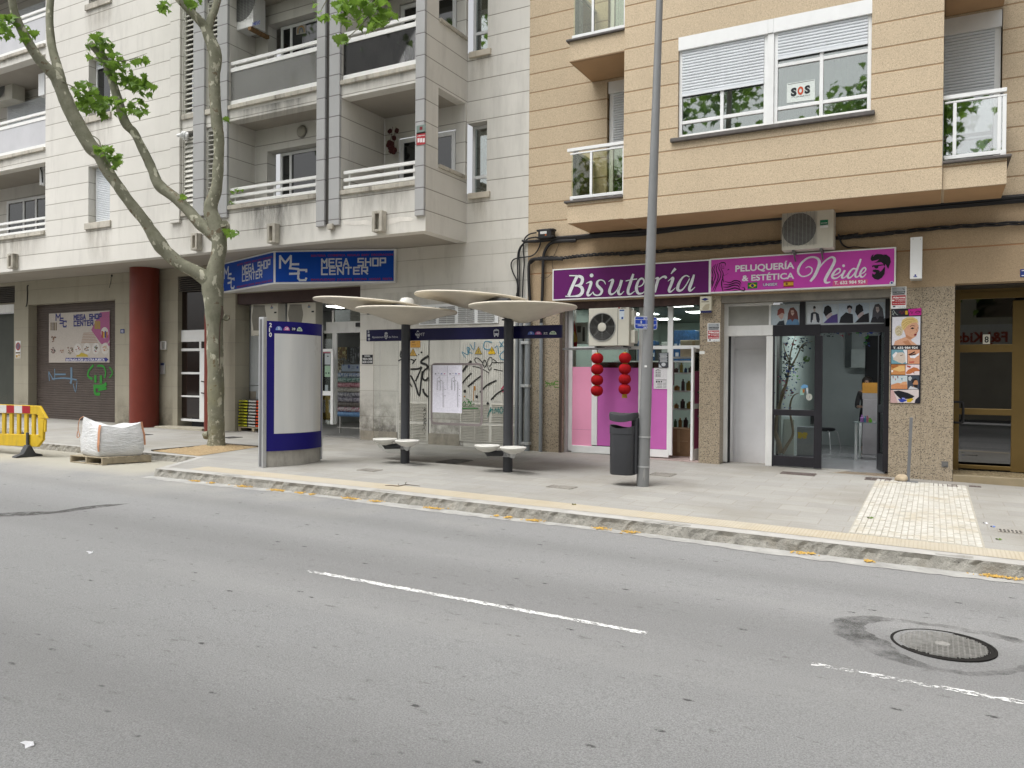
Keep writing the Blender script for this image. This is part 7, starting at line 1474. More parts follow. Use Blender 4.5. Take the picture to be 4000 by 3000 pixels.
part('reflective_stripes', m, None, br)
m = MB(); m.prism(*yp_([(466,390),(494,380),(490,515),(474,522)], .01, .03)); part('hook', m, M_YEL, br, bevel=.006)
f = [G('C1', *q, ROAD+.005) for q in ((148,797),(442,772))]; c = (f[0]+f[1])/2; dv = (f[1]-f[0])/2
m = MB(); pr = [(-1,.0),(-.95,.03),(-.45,.07),(-.2,.19),(-.1,.24),(.1,.24),(.2,.19),(.45,.07),(.95,.03),(1,.0)]
m.prism([c+dv*a+Vector((-.08,0,h)) for a, h in pr], (.16,0,0)); m.box(c.x-.03, c.x+.03, c.y-.02, c.y+.02, c.z+.2, c.z+.50); part('foot', m, mat('dark_rubber', (.06,.062,.065), .8, .15, 6.), br, bevel=.01)
A_ = Vector((-14.915, 9.375, 0)); B_ = Vector((-13.93, 9.395, 0)); C_ = Vector((-13.60, 10.21, 0)); ex = (B_-A_); ey = (C_-B_); pz = gz(-14.2, 9.8)+ROAD
M_WOOD = mat('weathered_wood', (.33,.28,.20), .9, .22, 6., bump=.3, dirt=.25)
pl = thing('pallet', 'weathered wooden pallet on the road under the white bulk bag', 'pallet', A_+ex*.5+ey*.5+Vector((0,0,pz)))
def pb(name, u0, u1, v0, v1, z0, z1):
    m = MB(); m.obox(A_+ex*(u0+u1)/2+ey*(v0+v1)/2+Vector((0,0,pz+(z0+z1)/2)), ex*(u1-u0)/2, ey*(v1-v0)/2, Vector((0,0,(z1-z0)/2))); part(name, m, M_WOOD, pl, bevel=.004)
for u in (0, .48, .96): pb('stringer', u, u+.04, 0, 1, .018, .125)
for i in range(8): pb('top_board', 0, 1, i*.127, i*.127+.10, .1255, .145)
for v in (0, .45, .9): pb('bottom_board', 0, 1, v, v+.1, 0, .0175)
n = N('woven_white_bag'); c = n.mix(n.ramp(n.noise(3, 4), .3, .7), (.60,.61,.62), (.74,.74,.74)); c = n.mix(n.ramp(n.noise(2.2, 4), .6, .75, 0, .3), c, (.45,.42,.37)); n.bump(n.math('ADD', n.noise(9, 4, .6, n.scale((1,1,3.5))), n.math('MULTIPLY', n.noise(140, 2), .15)), .7, .03); M_BAG = n.done(c, .55, 0, .35)
bl, bf, brr = [G('C1', x, 775, ROAD+.15) for x in (830, 1088, 1500)]; bz = pz+.147
bl, bf, brr = [A_+ex*u+ey*v+Vector((0,0,bz)) for u, v in ((.14,.13),(.86,.02),(.97,.86))]; bk = bl+brr-bf
bg_ = thing('bulk_bag', 'white woven bulk bag with orange lifting straps standing on the pallet', 'bulk bag', (bl+brr)/2)
m = MB(); rn = random.Random(12); rings = []; hts = (0,.03,.10,.2,.3,.4,.48,.55,.595,.60,.59); bul = (.93,1.0,1.045,1.06,1.05,1.03,1.0,.97,.94,.80,.4); nn = 56
cen = (bl+brr)/2; cor = [bl, bf, brr, bk]
for h, k in zip(hts, bul):
    r = []
    for i in range(nn):
        q = i/nn*4; j = int(q); u = q-j; p = cor[j].lerp(cor[(j+1) % 4], u); d = p-cen; rnd_ = 1+.09*(1-abs(2*u-1)**3)-.04
        z = h
        tf_ = max(0, min(1, (h-.42)/.17)); z += tf_*(.02*math.sin(q*3.1)+.012*math.sin(q*7)-.015*(1-abs(2*u-1)))
        e_ = max(0, 1-abs(q if q < 2 else q-4)/.75); z += tf_**1.5*.16*e_**1.4*(1 if k > .85 else k*.7); r_ = max(0, 1-abs(q-2.05)/.5); z += tf_*.05*r_*(1 if k > .85 else k*.6)
        r.append(cen+Vector((d.x, d.y, 0))*k*rnd_*(1+rn.uniform(-.008,.008)+.012*math.sin(h*26+q*2))+Vector((0,0,z)))
    rings.append(r)
loft(m, rings, True, True); part('sack', m, M_BAG, bg_, smooth=True)
M_STRAP = mat('orange_strap', (.58,.29,.17), .7, .15, 12.)
m = MB(); m.ribbon([rings[k][14]+(rings[k][14]-cen).normalized()*.012 for k in range(2, 9)], .055, (rings[4][14]-cen).normalized(), 3); m.ribbon([rings[k][28]+(rings[k][28]-cen).normalized()*.012 for k in range(3, 9)], .05, (rings[4][28]-cen).normalized()+Vector((0,-.5,0)), 3)
part('strap', m, M_STRAP, bg_)
m = MB(); t0 = rings[8][0]; m.tube([t0, t0+Vector((-.10,-.02,-.06)), t0+Vector((-.15,-.02,-.25)), t0+Vector((-.10,-.02,-.38)), t0+Vector((-.18,-.02,-.42)), t0+Vector((-.17,-.02,-.30))], .008, 6, 4); part('strap_loop', m, M_STRAP, bg_)
# ================================================================ grey post with base plate, stone
q = Vector((-.343, 14.63, gz(-.343, 14.63))); gp2 = thing('grey_post', 'thin grey metal post on a square base plate before the granite pillar', 'post', q)
ztp = W('C6', 980, 915, 14.63).z; m = MB(); m.obox((q+Vector((.035, 0, ztp)))*.5+Vector((q.x*.0+(q.x*.0), q.y*.5, q.z*.0))+Vector((q.x*.5, 0, 0)), Vector((.024,0,0)), Vector((0,.045,0)), Vector((.0175,0,(ztp-q.z)/2)))
part('upright', m, mat('grey_post_metal', (.17,.175,.185), .45, .1, 4., .3), gp2, bevel=.004)
m = MB(); m.box(q.x-.17, q.x+.15, q.y-.11, q.y+.13, q.z, q.z+.014); part('base_plate', m, mat('grey_plate', (.20,.205,.21), .6, .1), gp2)
def stone(name, label, cat, c, rx, ry, rz, m_, seed=1, n=9):
    m = MB(); rn = random.Random(seed); vs = []; k = 14
    for i in range(n+1):
        for j in range(k):
            th_ = math.pi*i/n; ph = 2*math.pi*j/k; f = 1+.16*math.sin(3*ph+seed)*math.sin(2*th_)+rn.uniform(-.06,.06)
            vs.append(Vector((rx*math.sin(th_)*math.cos(ph)*f, ry*math.sin(th_)*math.sin(ph)*f, max(-rz*.5, rz*math.cos(th_)*f)+rz*.5))+c)
    m.add(vs, [(i*k+j, i*k+(j+1) % k, (i+1)*k+(j+1) % k, (i+1)*k+j)[::-1] for i in range(n) for j in range(k)]); return solo(name, m, m_, label, cat, c, smooth=True)
stone('stone', 'rounded beige stone lying on the grey post base plate', 'stone', Vector((q.x-.10, q.y-.02, q.z+.012)), .105, .07, .075, mat('beige_stone', (.42,.34,.24), .9, .2, 14., bump=.5), 2)
for i, (x, y) in enumerate(((20,500),(115,505),(190,515))): stone('rubble_stone', ('largest pale rubble lump behind the yellow barrier', 'middle rubble lump behind the yellow barrier bars', 'small rubble lump nearest the right end of the barrier')[i], 'stone', G('C1', x, y+60, 0), .20-.03*i, .15, .13, mat('rubble', (.33,.31,.27), .95, .2, 9., bump=.6), 5+i)
# ================================================================ litter
rn = random.Random(31); M_CATK = mat('dry_catkins', (.52,.33,.085), .9, .3, 40.)
cl = [('C2',400,614),('C2',545,630),('C2',815,660),('C2',1085,692),('C2',1170,694),('C2',1325,710),('C2',1435,722),('C2',1750,760),('C2',1965,784),('C3',480,840),('C3',1035,902),('C3',1128,914),('C3',1355,944),('C3',1905,1014),('C3',2160,1047),('C7',330,884),('C7',870,962),('C7',1980,1074)]
for i, c in enumerate(cl):
    p = G(*c, ROAD+.006); p.y = min(p.y, 8.90)-.02; p.z = gz(p.x, p.y)+ROAD+.006; m = MB(); L = (.12,.07,.16,.15,.06,.12,.06,.16,.12,.17,.05,.08,.16,.14,.12,.13,.07,.19)[i]
    for k in range(int(L*420)):
        v = p+Vector((rn.gauss(0, L*.45), rn.gauss(0, .028), rn.uniform(0, .014))); a = rn.uniform(0, 3.14); d = Vector((math.cos(a), math.sin(a), rn.uniform(-.2,.2)))*rn.uniform(.012,.026); e = Vector((-d.y, d.x, 0))*.5
        m.add([v-d, v+e, v+d, v-e, v+Vector((0,0,.010))], [(0,1,4),(1,2,4),(2,3,4),(3,0,4)])
    solo('catkin_litter', m, M_CATK, 'little heaps of yellow catkins lying in the gutter along the kerb', 'litter', p, 'catkin heaps in the gutter')
M_LEAFD = mat('fallen_leaf', (.10,.17,.03), .6, .2, 20.)
def flat_leaf(label, c, r, off, m_, name='fallen_leaf', cat='leaf'):
    p = G(*c, off); m = MB(); m.poly([p+Vector((r*k*math.cos(a), r*.8*k*math.sin(a), .004+.012*math.sin(a*2))) for a, k in zip([2*math.pi*i/12 for i in range(12)], (1,.5,.9,.45,1,.5,.8,.4,.9,.5,.9,.5))]); return solo(name, m, m_, label, cat, p)
flat_leaf('green leaf on the gutter cement below the kerb before the litter bin', ('C3',1538,968), .055, ROAD+.006, M_LEAFD); flat_leaf('olive leaf lying on the yellow tactile strip', ('C3',1640,820), .04, .008, mat('olive_leaf', (.13,.12,.03), .7)); flat_leaf('green leaf on the left edge of the white setts', ('C7',880,603), .05, .016, M_LEAFD); flat_leaf('green leaf on the pavement below the black square drain', ('C7',1990,790), .04, .006, M_LEAFD)
flat_leaf('white crumpled paper on the road at the bottom left corner', ('F',112,2905), .05, ROAD+.006, ink('e6e6ea'), 'paper_scrap', 'litter'); flat_leaf('tiny white paper on the road at the left', ('F',352,2158), .05, ROAD+.006, ink('d6d6da'), 'paper_scrap', 'litter'); flat_leaf('white scrap on the pavement right of the setts', ('C7',1875,651), .035, .006, ink('e2e2e8'), 'paper_scrap', 'litter'); flat_leaf('blue scrap on the pavement above the black square drain', ('C7',1940,680), .035, .006, ink('6a80c0'), 'paper_scrap', 'litter')
m = MB(); P_ = [G('C3', x, y, .012) for x, y in ((10,656),(60,655),(125,660),(190,648),(250,653),(310,660))]; m.tube(P_, [.004,.006,.007,.006,.005,.003], 5, 3); m.tube([G('C3',190,648,.012), G('C3',185,632,.05), G('C3',198,626,.03)], .004, 5); m.tube([G('C3',130,658,.012), G('C3',122,640,.04)], .004, 5); solo('twig', m, mat('twig_bark', (.10,.07,.05), .9), 'thin forked twig lying on the pavement before the totem', 'twig', P_[2])
# ================================================================ inside the Mega Shop entrance
x0, x1 = msc[0], msc[1]; fz = gz((x0+x1)/2, YT)+.02
def groom(x0, x1, y0, y1, z0, z1):
    m = MB(); m.box(x0-.05, x0, y0, y1, z0, z1); m.box(x1, x1+.05, y0, y1, z0, z1); m.box(x0-.05, x1+.05, y1, y1+.05, z0, z1); part('inner_wall', m, mat('shop_inner_wall', (.36,.37,.36), .8), gb)
    m = MB(); m.box(x0, x1, YT+.1, y1, z0-.05, z0); part('inner_floor', m, mat('grey_tile', (.25,.245,.235), .35, .1), gb); m = MB(); m.box(x0, x1, y0, y1, z1, z1+.05); part('inner_ceiling', m, mat('inner_ceiling', (.22,.23,.23), .8), gb)
groom(x0-.1, x1+.1, YT+.52, 21, fz, 3.6)
m = MB(); zb0 = W('B7', 885, 385, YT).z; m.box(x0+.003, x1-.003, YT+.06, YT+.4, zb0, msc[3]-.003); part('shutter_box', m, mat('dark_brown_box', (.05,.028,.025), .6, .15, 4.), gb)
YP = YT+.55
m = MB(); X0, X1, Z0, Z1 = R('B7', 882, 385, 1140, 1255, YP); m.box(X0, X1, YP, YP+.05, Z0, zb0+.2); X0, X1, Z0, Z1 = R('B7', 882, 1262, 1150, 1660, YP); m.box(X0, X1, YP, YP+.05, fz, Z1); pn = part('inner_panel', m, mat('pale_blue_panel', (.50,.53,.55), .6, .05, 2.), gb)
m = MB(); m.use(mat('stone_tile', (.32,.29,.24), .5, .15, 5.)); X0, X1, Z0, Z1 = R('B7', 884, 1264, 1150, 1650, YP-.004); [m.box(X0+.02+i*.40, X0+.40+i*.40, YP-.006, YP-.001, fz+.02+k*.36, fz+.36+k*.36) for i in range(2) for k in range(3)]; part('tiles', m, None, pn)
m = MB(); m.use(ink('4a4d50'))
for i, s in enumerate(('LUNES A', 'SABADO', '9 - 14', '16:30 - 21', '10 - 14', '16 - 21')): m.T(s, 'B7', 966+(i % 2)*4, 1120+i*18, 1022-(i % 2)*6, 1108+i*18, YP-.003)
part('painted_hours', m, None, pn)
for lb, xa, xb, yt_, yb_ in (('left of two cream air conditioners inside the blue sign shop', 1052, 1342, 382, 715), ('right of two cream air conditioners inside the blue sign shop', 1442, 1748, 372, 640)):
    X0, X1, Z0, Z1 = R('B7', xa, yt_, xb, yb_, YT+.22); a_ = ac(lb, X0, X1, YT+.22, YT+.5, Z0-(.25 if xa > 1400 else 0), Z1, .30, .0, fan=False)
    m = MB(); Y = YT+.216; w_ = xb-xa; k = 170; pts = [(xa+w_*.02+w_*.29*(1-math.cos(0)), yt_+10)]
    cx = xa+w_*.30; prof = [(cx+.26*w_*s*(.92+.10*math.cos((q-.5)*6.28)), yt_+12+(yb_-yt_-60)*q) for s, qs in ((-1, [i/10 for i in range(11)]), (1, [1-i/10 for i in range(11)])) for q in qs]
    m.use(mat('fan_cover_grey', (.20,.19,.16), .6)); m.P('B7', prof, Y); part('fan_cover', m, None, a_); m = MB(); m.use(M_BLACK); m.B('B7', xb-w_*.14, yt_+82, xb-w_*.05, yt_+98, Y, .002); m.use(ink('8a5a5a')); m.P('B7', [(xb-w_*.26,yt_+28),(xb-w_*.23,yt_+8),(xb-w_*.20,yt_+28)], Y); m.use(ink('7d8fa0')); m.B('B7', xb-w_*.27, yt_+30, xb-w_*.18, yt_+48, Y, .002); part('label', m, None, a_)
# pallet of soil bags
psx0, psx1 = W('C2', 745, 150, YT+.15).x, W('C2', 1010, 150, YT+.15).x; pz0 = fz+.005
pl2 = thing('pallet', 'small pallet of soil sacks in the left corner of the blue sign shop', 'pallet', ((psx0+psx1)/2, YT+.3, pz0)); m = MB(); m.box(psx0, psx1, YT+.08, YT+.5, pz0+.09, pz0+.11); part('deck', m, M_WOOD, pl2)
for x in (psx0+.05, (psx0+psx1)/2, psx1-.05): m = MB(); m.box(x-.045, x+.045, YT+.08, YT+.5, pz0, pz0+.089); part('block', m, M_WOOD, pl2)
M_SACK = mat('black_sack', (.03,.028,.03), .35, .2, 8.)
for i in range(9):
    z = pz0+.112+i*.083; th = thing('soil_sack', 'black soil sacks with yellow and orange print stacked on the small pallet', 'sack', ((psx0+psx1)/2, YT+.3, z), 'soil sacks on the small pallet'); m = MB(); off = rn.uniform(-.02,.02)
    xa, xb = psx0+off, psx1-.02+off; rr2 = []
    for xx, k in ((xa,.35),(xa+.05,.8),(xa+.2,1),(xb-.2,1),(xb-.05,.8),(xb,.35)): rr2.append([Vector((xx, YT+.28+.19*(.9+.1*k)*math.cos(a), z+.04+.046*k*math.sin(a))) for a in [6.283*q/14 for q in range(14)]])
    loft(m, rr2); part('sack', m, M_SACK, th, smooth=True)
    m = MB(); Yy = YT+.28-.192
    for u0, u1, c in ((.02,.30,'b5b41c'),(.34,.58,'b9b9b4'),(.60,.98,'d24a22')): m.use(ink(c, .8)); m.box(xa+(xb-xa)*u0, xa+(xb-xa)*u1, Yy-.003, Yy, z+.018, z+.062)
    m.use(ink('e0c23c', .8)); m.box(xa+(xb-xa)*.72, xa+(xb-xa)*.84, Yy-.005, Yy-.0035, z+.03, z+.055); m.use(ink('222222', .8)); m.box(xa+(xb-xa)*.06, xa+(xb-xa)*.2, Yy-.005, Yy-.0035, z+.03, z+.05); part('print', m, None, th)
# glazed shop entrance with open door leaf, rolls of oilcloth on a rack
YE = YT+.5
def dB(m, x0_, y0_, x1_, y1_, Y=YE, d=.05, t='D5'): m.B(t, x0_, y0_, x1_, y1_, Y, d)
m = MB(); dB(m, 1440, 45, 2180, 215); dB(m, 1400, 218, 2180, 255, YE-.01); dB(m, 1568, 255, 1650, 2150); dB(m, 1560, -200, 1600, 45)
se = part('shop_entrance', m, M_WHITEW, gb, bevel=.006); m = MB(); dB(m, 2042, 55, 2136, 138, YE-.06, .05); part('door_sensor', m, M_BLACK, se, bevel=.01)
m = MB(); dB(m, 1350, 262, 1566, 1500, YE+.06, .004); dB(m, 1600, -200, 2180, 44, YE+.02, .004); part('pane', m, M_SHOPG, se)
YQ = YT+.22; m = MB(); dB(m, 1360, 595, 1575, 650, YQ); dB(m, 1535, 650, 1577, 2150, YQ); dB(m, 1360, 1460, 1535, 1555, YQ); od = part('open_door', m, M_WHITE, se, bevel=.006); m = MB(); dB(m, 1280, 650, 1536, 1460, YQ+.02, .004); dB(m, 1280, 1555, 1536, 2150, YQ+.02, .004); part('glass', m, M_SHOPG, od)
m = MB(); m.use(ink('c4ccd0', .7)); dB(m, 1415, 690, 1528, 915, YQ+.012, .001); m.use(ink('a8c8ae', .7)); dB(m, 1415, 940, 1530, 1170, YQ+.012, .001); m.use(ink('2a3a3a')); dB(m, 1430, 1075, 1452, 1110, YQ+.010, .001); dB(m, 1485, 1075, 1510, 1110, YQ+.010, .001); m.use(ink('2a3030')); m.disc('D5', 1478, 745, 20, YQ+.010, 10, 12); m.use(ink('a8b4b8', .7)); dB(m, 1420, 1335, 1482, 1460, YQ+.012, .001); m.use(ink('b06a78', .7)); dB(m, 1380, 655, 1532, 682, YQ+.012, .001); part('notices', m, None, od)
M_RK = mat('rack_metal', (.5,.5,.48), .4, .1, 3., .4); Yk = YT+1.0
rx0_, rx1_ = W('D5', 1668, 1300, Yk).x, W('D5', 2330, 1300, Yk).x
rk = thing('roll_rack', 'metal rack holding the rolls of oilcloth in the shop doorway', 'rack', ((rx0_+rx1_)/2, Yk+.1, fz)); m = MB()
for x in (rx0_, rx1_): m.box(x-.02, x+.02, Yk+.12, Yk+.16, fz, 1.75)
m.box(rx0_, rx1_, Yk+.0, Yk+.04, fz+.14, fz+.17); part('frame', m, M_RK, rk)
cols = [((.40,.45,.52),(.10,.16,.30),'white and blue swirled'), ((.30,.40,.38),(.06,.16,.14),'green patterned'), ((.50,.28,.32),(.30,.10,.14),'pink rose patterned'), ((.40,.39,.36),(.25,.24,.22),'plain greyish'), ((.40,.40,.44),(.14,.14,.18),'grey speckled'), ((.36,.35,.40),(.16,.15,.2),'mauve grey'), ((.16,.14,.13),(.10,.09,.08),'dark brown'), ((.44,.40,.42),(.30,.12,.16),'pale with red ends'), ((.14,.28,.48),(.10,.2,.4),'bright blue')]
for i, (c, c2, nm) in enumerate(cols):
    y = 1135+i*100; z = W('D5', 1800, y, Yk).z
    n = N('oilcloth_%d' % i); wv = n.noise(16, 2, .5, n.scale((1.2, 1, 1))); M_ = n.done(n.mix(n.ramp(wv, .5, .56), c, c2), .35, 0, .4)
    m = MB(); m.lathe([(.02,0),(.066,0),(.066,rx1_-rx0_-.1),(.02,rx1_-rx0_-.1)], (rx0_+.06, Yk, z), 20, (1,0,0)); solo('oilcloth_roll', m, M_, nm+' roll of oilcloth on the rack in the shop doorway', 'fabric roll', (rx0_+.06, Yk, z), 'rolls of oilcloth on the rack', True)
for lb, q, c, Y in (('brown hanging paper goods above the oilcloth rolls', (1662,560,1860,820), (.20,.13,.06), Yk+.25), ('black plastic aprons hanging above the oilcloth rolls', (1840,560,2180,900), (.04,.045,.05), Yk+.3), ('grey brown hangings left of the printed banner', (1662,825,1790,1060), (.17,.14,.10), Yk+.22)):
    m = MB(); X0, X1, Z0, Z1 = R('D5', *q, Y); nf = 10
    for k in range(nf): a = X0+(X1-X0)*k/nf; b = X0+(X1-X0)*(k+.85)/nf; m.box(a, b, Y+.02*(k % 3), Y+.02*(k % 3)+.015, Z0+rn.uniform(0,.08), Z1)
    n = N('hanging_'+lb[:5]); M_ = n.done(n.mix(n.ramp(n.noise(14, 3), .52, .6), c, tuple(min(.6, x*4+.05) for x in c)), .35, 0, .5); solo('hanging_goods', m, M_, lb, 'hanging goods', ((X0+X1)/2, Y, Z0))
m = MB(); Y = Yk-.05; m.use(ink('a9b8cc', .7)); m.B('D5', 1760, 915, 2330, 1062, Y, .004); m.use(ink('4a5a90', .7)); m.disc('D5', 1912, 960, 24, Y-.001, 12, 40); m.disc('D5', 2085, 975, 18, Y-.001, 12, 26); m.disc('D5', 1800, 925, 22, Y-.001, 10, 14); m.use(ink('40455a')); m.T('HULES', 'D5', 1975, 975, 2022, 955, Y-.002); m.T('ROLLO', 'D5', 1970, 1012, 2030, 988, Y-.002); solo('banner', m, None, 'pale blue printed banner on top of the oilcloth rack', 'banner', W('D5', 2000, 1062, Y))
b0 = G('C2', 1495, 190); obox_thing('cardboard_box', 'open brown cardboard box beside the shop door leaf', 'box', b0.x-.26, b0.x+.12, YT+.05, YT+.4, gz(b0.x, YT)+.01, gz(b0.x, YT)+.52, M_CARD, tape)
th = thing('ceiling_light', 'lit ceiling panel inside the blue sign shop above the door', 'ceiling light', W('B7', 2090, 415, 17.2)); c = W('B7', 2090, 412, 17.2); m = MB(); m.box(c.x-.5, c.x+.5, 16.9, 17.5, c.z, c.z+.02); part('diffuser', m, emit('panel_b', (1,1,.97), 7.), th); m = MB(); m.box(c.x-.53, c.x+.53, 16.87, 17.53, c.z+.021, c.z+.06); part('frame', m, M_WHITE, th)
# ================================================================ plane tree on the pavement
def m_bark():
    n = N('plane_bark'); c = n.mix(n.ramp(n.noise(5, 5, .65), .3, .7), (.165,.165,.115), (.275,.268,.205))
    v = n.noise(7.5, 3, .5, n.scale((1,1,.6))); c = n.mix(n.ramp(v, .60, .63), c, (.47,.455,.36)); v2 = n.noise(5., 4, .6); c = n.mix(n.ramp(v2, .62, .66, 0, .7), c, (.12,.075,.04))
    z = n.axis(2); g = n.math('MULTIPLY', n.ramp(z, 2.4, 1.0, 0., .35), n.ramp(n.noise(2.5, 3), .45, .65)); c = n.mix(g, c, (.19,.17,.05)); w_ = n.math('MULTIPLY', n.ramp(z, .9, .1, 0., 1.), n.ramp(n.noise(16, 3), .55, .62)); c = n.mix(w_, c, (.40,.38,.32))
    n.bump(n.math('ADD', n.noise(13, 5, .7), n.math('MULTIPLY', n.noise(60, 3), .3)), .6, .02); return n.done(c, .85, 0, .2)
M_BARK = m_bark()
tp = G('F', 846, 1752); D0 = (tp-CAM).dot(_fw)
tr = thing('plane_tree', 'plane tree with mottled forked trunk and small leaf tufts before the left shop', 'tree', tp)
def limb(name, pts, d0=D0, smooth=5, jit=.075):
    P_, r_ = [], []; rn = random.Random(len(pts)*7+int(pts[0][0]))
    for q in pts:
        D = d0+(q[3] if len(q) > 3 else 0); P_.append(WD('F', q[0], q[1], D)); r_.append(q[2]/2/FPX*D)
    rr = catmull([Vector((r, 0, 0)) for r in r_], smooth); P_ = catmull(P_, smooth); m = MB(); m.tube(P_, [r.x for r in rr], 16)
    nb = 16
    for i in range(len(P_)):
        for k in range(nb):
            v = m.v[i*nb+k]; d = v-P_[i]; m.v[i*nb+k] = P_[i]+d*(1+jit*math.sin(k*1.9+i*.8)*math.sin(i*.43+k*.5)+rn.uniform(-.012,.012))
    return part(name, m, M_BARK, tr, smooth=True)
limb('trunk', [(847,1775,104),(846,1752,80),(845,1715,66),(843,1600,61),(842,1450,60),(839,1300,62),(834,1180,72),(830,1120,80),(838,1070,70),(850,1010,56),(857,955,56),(850,900,62),(835,860,58),(822,812,52),(845,735,42),(853,645,40),(855,536,40),(846,475,42),(837,316,42),(841,217,50),(815,140,42),(800,104,36,0)])
limb('limb', [(845,1135,60,.0),(800,1085,58,-.05),(752,1055,50,-.1),(705,1032,48,-.15),(650,985,50,-.2),(618,945,56,-.25),(585,895,44,-.3),(564,862,41,-.35),(506,789,42,-.4),(460,725,42,-.45),(416,663,44,-.5),(393,610,50,-.55),(350,565,56,-.6),(285,452,54,-.7),(250,372,50,-.75),(226,312,50,-.8),(190,272,42,-.9),(149,226,38,-1.),(90,127,34,-1.1),(50,23,30,-1.2),(40,-120,26,-1.3)])
limb('limb', [(238,330,40,-.8),(232,290,38,-.75),(222,255,35,-.7),(203,181,30,-.6),(194,90,27,-.5),(197,0,26,-.4),(205,-160,22,-.3)])
limb('limb', [(850,930,54,.0),(815,900,52,.05),(777,869,46,.1),(736,822,42,.15),(687,775,42,.2),(622,724,42,.3),(598,670,36,.35),(579,627,35,.4),(545,560,31,.45),(524,518,31,.5),(488,475,36,.5),(452,362,32,.5),(434,300,31,.5),(416,249,32,.5),(385,205,30,.45),(352,172,26,.4)])
limb('limb', [(822,150,38,0),(800,104,36,0),(765,65,32,-.1),(723,23,30,-.2),(680,-30,28,-.3),(600,-160,24,-.5)])
limb('limb', [(812,120,34,0),(822,80,30,.1),(836,45,28,.2),(855,-20,26,.3),(890,-160,24,.5)])
for x, y, r, nr, s in ((876,880,17,(.5,-.7,.3),3),(618,940,20,(.2,-.9,.4),4),(880,905,13,(.9,-.3,0),5),(885,1240,12,(.8,-.5,.1),6),(806,1700,14,(-.8,-.3,-.2),8),(855,520,12,(.8,-.4,0),9)):
    c = WD('F', x, y, D0-(.12 if x < 700 else .05)); R_ = r/FPX*D0; m = MB(); m.lathe([(R_*1.15,-R_*.9),(R_*1.1,R_*.2),(R_*.85,R_*.7),(R_*.5,R_*.55),(0,R_*.4)], c, 12, nr); rn = random.Random(s)
    for v in m.v: v += Vector((rn.uniform(-1,1), rn.uniform(-1,1), rn.uniform(-1,1)))*R_*.14
    part('knot', m, M_BARK, tr, smooth=True)
m = MB(); P_ = [WD('F', x, y, D0-.165) for x, y in ((868,1195),(868,1230),(862,1250),(858,1300),(858,1400),(860,1470))]; m.ribbon(P_, [.03,.07,.03,.03,.02,.005], -_fw); part('bark_crack', m, mat('bark_crack', (.05,.035,.025), .95, .3, 12.), tr)
n = N('plane_leaf'); c = n.mix(n.ramp(n.noise(3.2, 3), .3, .7), (.085,.165,.028), (.20,.33,.06)); n.b.inputs['Roughness'].default_value = .5; n.l.new(c, n.b.inputs['Base Color']); n.b.inputs['Specular IOR Level'].default_value = .3
tl = n.n.new('ShaderNodeBsdfTranslucent'); n.l.new(n.mix(.5, c, (.22,.36,.04)), tl.inputs[0]); mx = n.n.new('ShaderNodeMixShader'); mx.inputs[0].default_value = .42; n.l.new(n.b.outputs[0], mx.inputs[1]); n.l.new(tl.outputs[0], mx.inputs[2]); n.l.new(mx.outputs[0], n.n['Material Output'].inputs[0]); M_LEAF = n.m
LF = [(0,-.45),(.16,-.28),(.42,-.42),(.46,-.18),(.80,-.12),(.58,.08),(.72,.34),(.44,.30),(.36,.52),(.20,.50),(0,1.0),(-.20,.50),(-.36,.52),(-.44,.30),(-.72,.34),(-.58,.08),(-.80,-.12),(-.46,-.18),(-.42,-.42),(-.16,-.28)]
def leaf_at(m, p, r, rn, droop=.6):
    a = rn.uniform(0, 6.283); d = Vector((math.cos(a), math.sin(a), -droop-rn.uniform(-.3,.6))).normalized(); s = d.cross(Vector((0,0,1))).normalized(); s = (s+Vector((rn.uniform(-.4,.4), rn.uniform(-.4,.4), rn.uniform(-.4,.4)))).normalized(); nn = s.cross(d).normalized(); s = d.cross(nn)
    f = rn.uniform(.1, .35); o = len(m.v); vs = [p+d*(y*r)+s*(x*r)+nn*(abs(x)*r*f-.25*r*max(0, y)**2) for x, y in LF]; m.add(vs+[p, p+d*r*.5], [(0,1,2,3,20),(3,4,5,20),(5,6,7,20),(7,8,9,21,20),(9,10,21),(10,11,21),(11,12,13,20,21),(13,14,15,20),(15,16,17,20),(17,18,19,0,20)])
def tuft(m, tw, x, y, rx, ry, k, D, r, rn, stem=None):
    for _ in range(k):
        a = rn.uniform(0, 6.283); q = rn.random()**.5; p = WD('F', x+rx*q*math.cos(a), y+ry*q*math.sin(a), D+rn.uniform(-.35,.35)); leaf_at(m, p, r*rn.uniform(.65,1.15), rn)
    if stem: tw.tube([WD('F', *s, D) for s in stem], [.012]*(len(stem)-1)+[.004], 5, 3)
rn = random.Random(77); lv = MB(); tw = MB()
TU = [(390,185,55,55,22,D0+.4),(425,225,50,55,22,D0+.4),(470,280,50,45,22,D0+.4),(520,325,55,40,20,D0+.35),(580,345,45,30,10,D0+.3),(330,345,48,30,16,D0-.2),(345,400,65,35,28,D0-.1),(430,415,70,40,28,D0+.0),(540,420,35,35,14,D0+.2),(545,235,35,12,5,D0+.2),(30,105,70,45,26,D0-1.2),(110,135,35,28,9,D0-1.),(400,590,45,22,9,D0-.7),(440,625,35,40,13,D0-.7),(650,25,30,20,7,D0-.3),(760,15,35,18,8,D0-.3),(905,908,24,14,6,D0-.3),(712,770,12,12,3,D0),(880,470,10,8,2,D0)]
for x, y, rx, ry, k, D in TU: tuft(lv, tw, x, y, rx, ry, int(k*1.5), D, .145, rn)
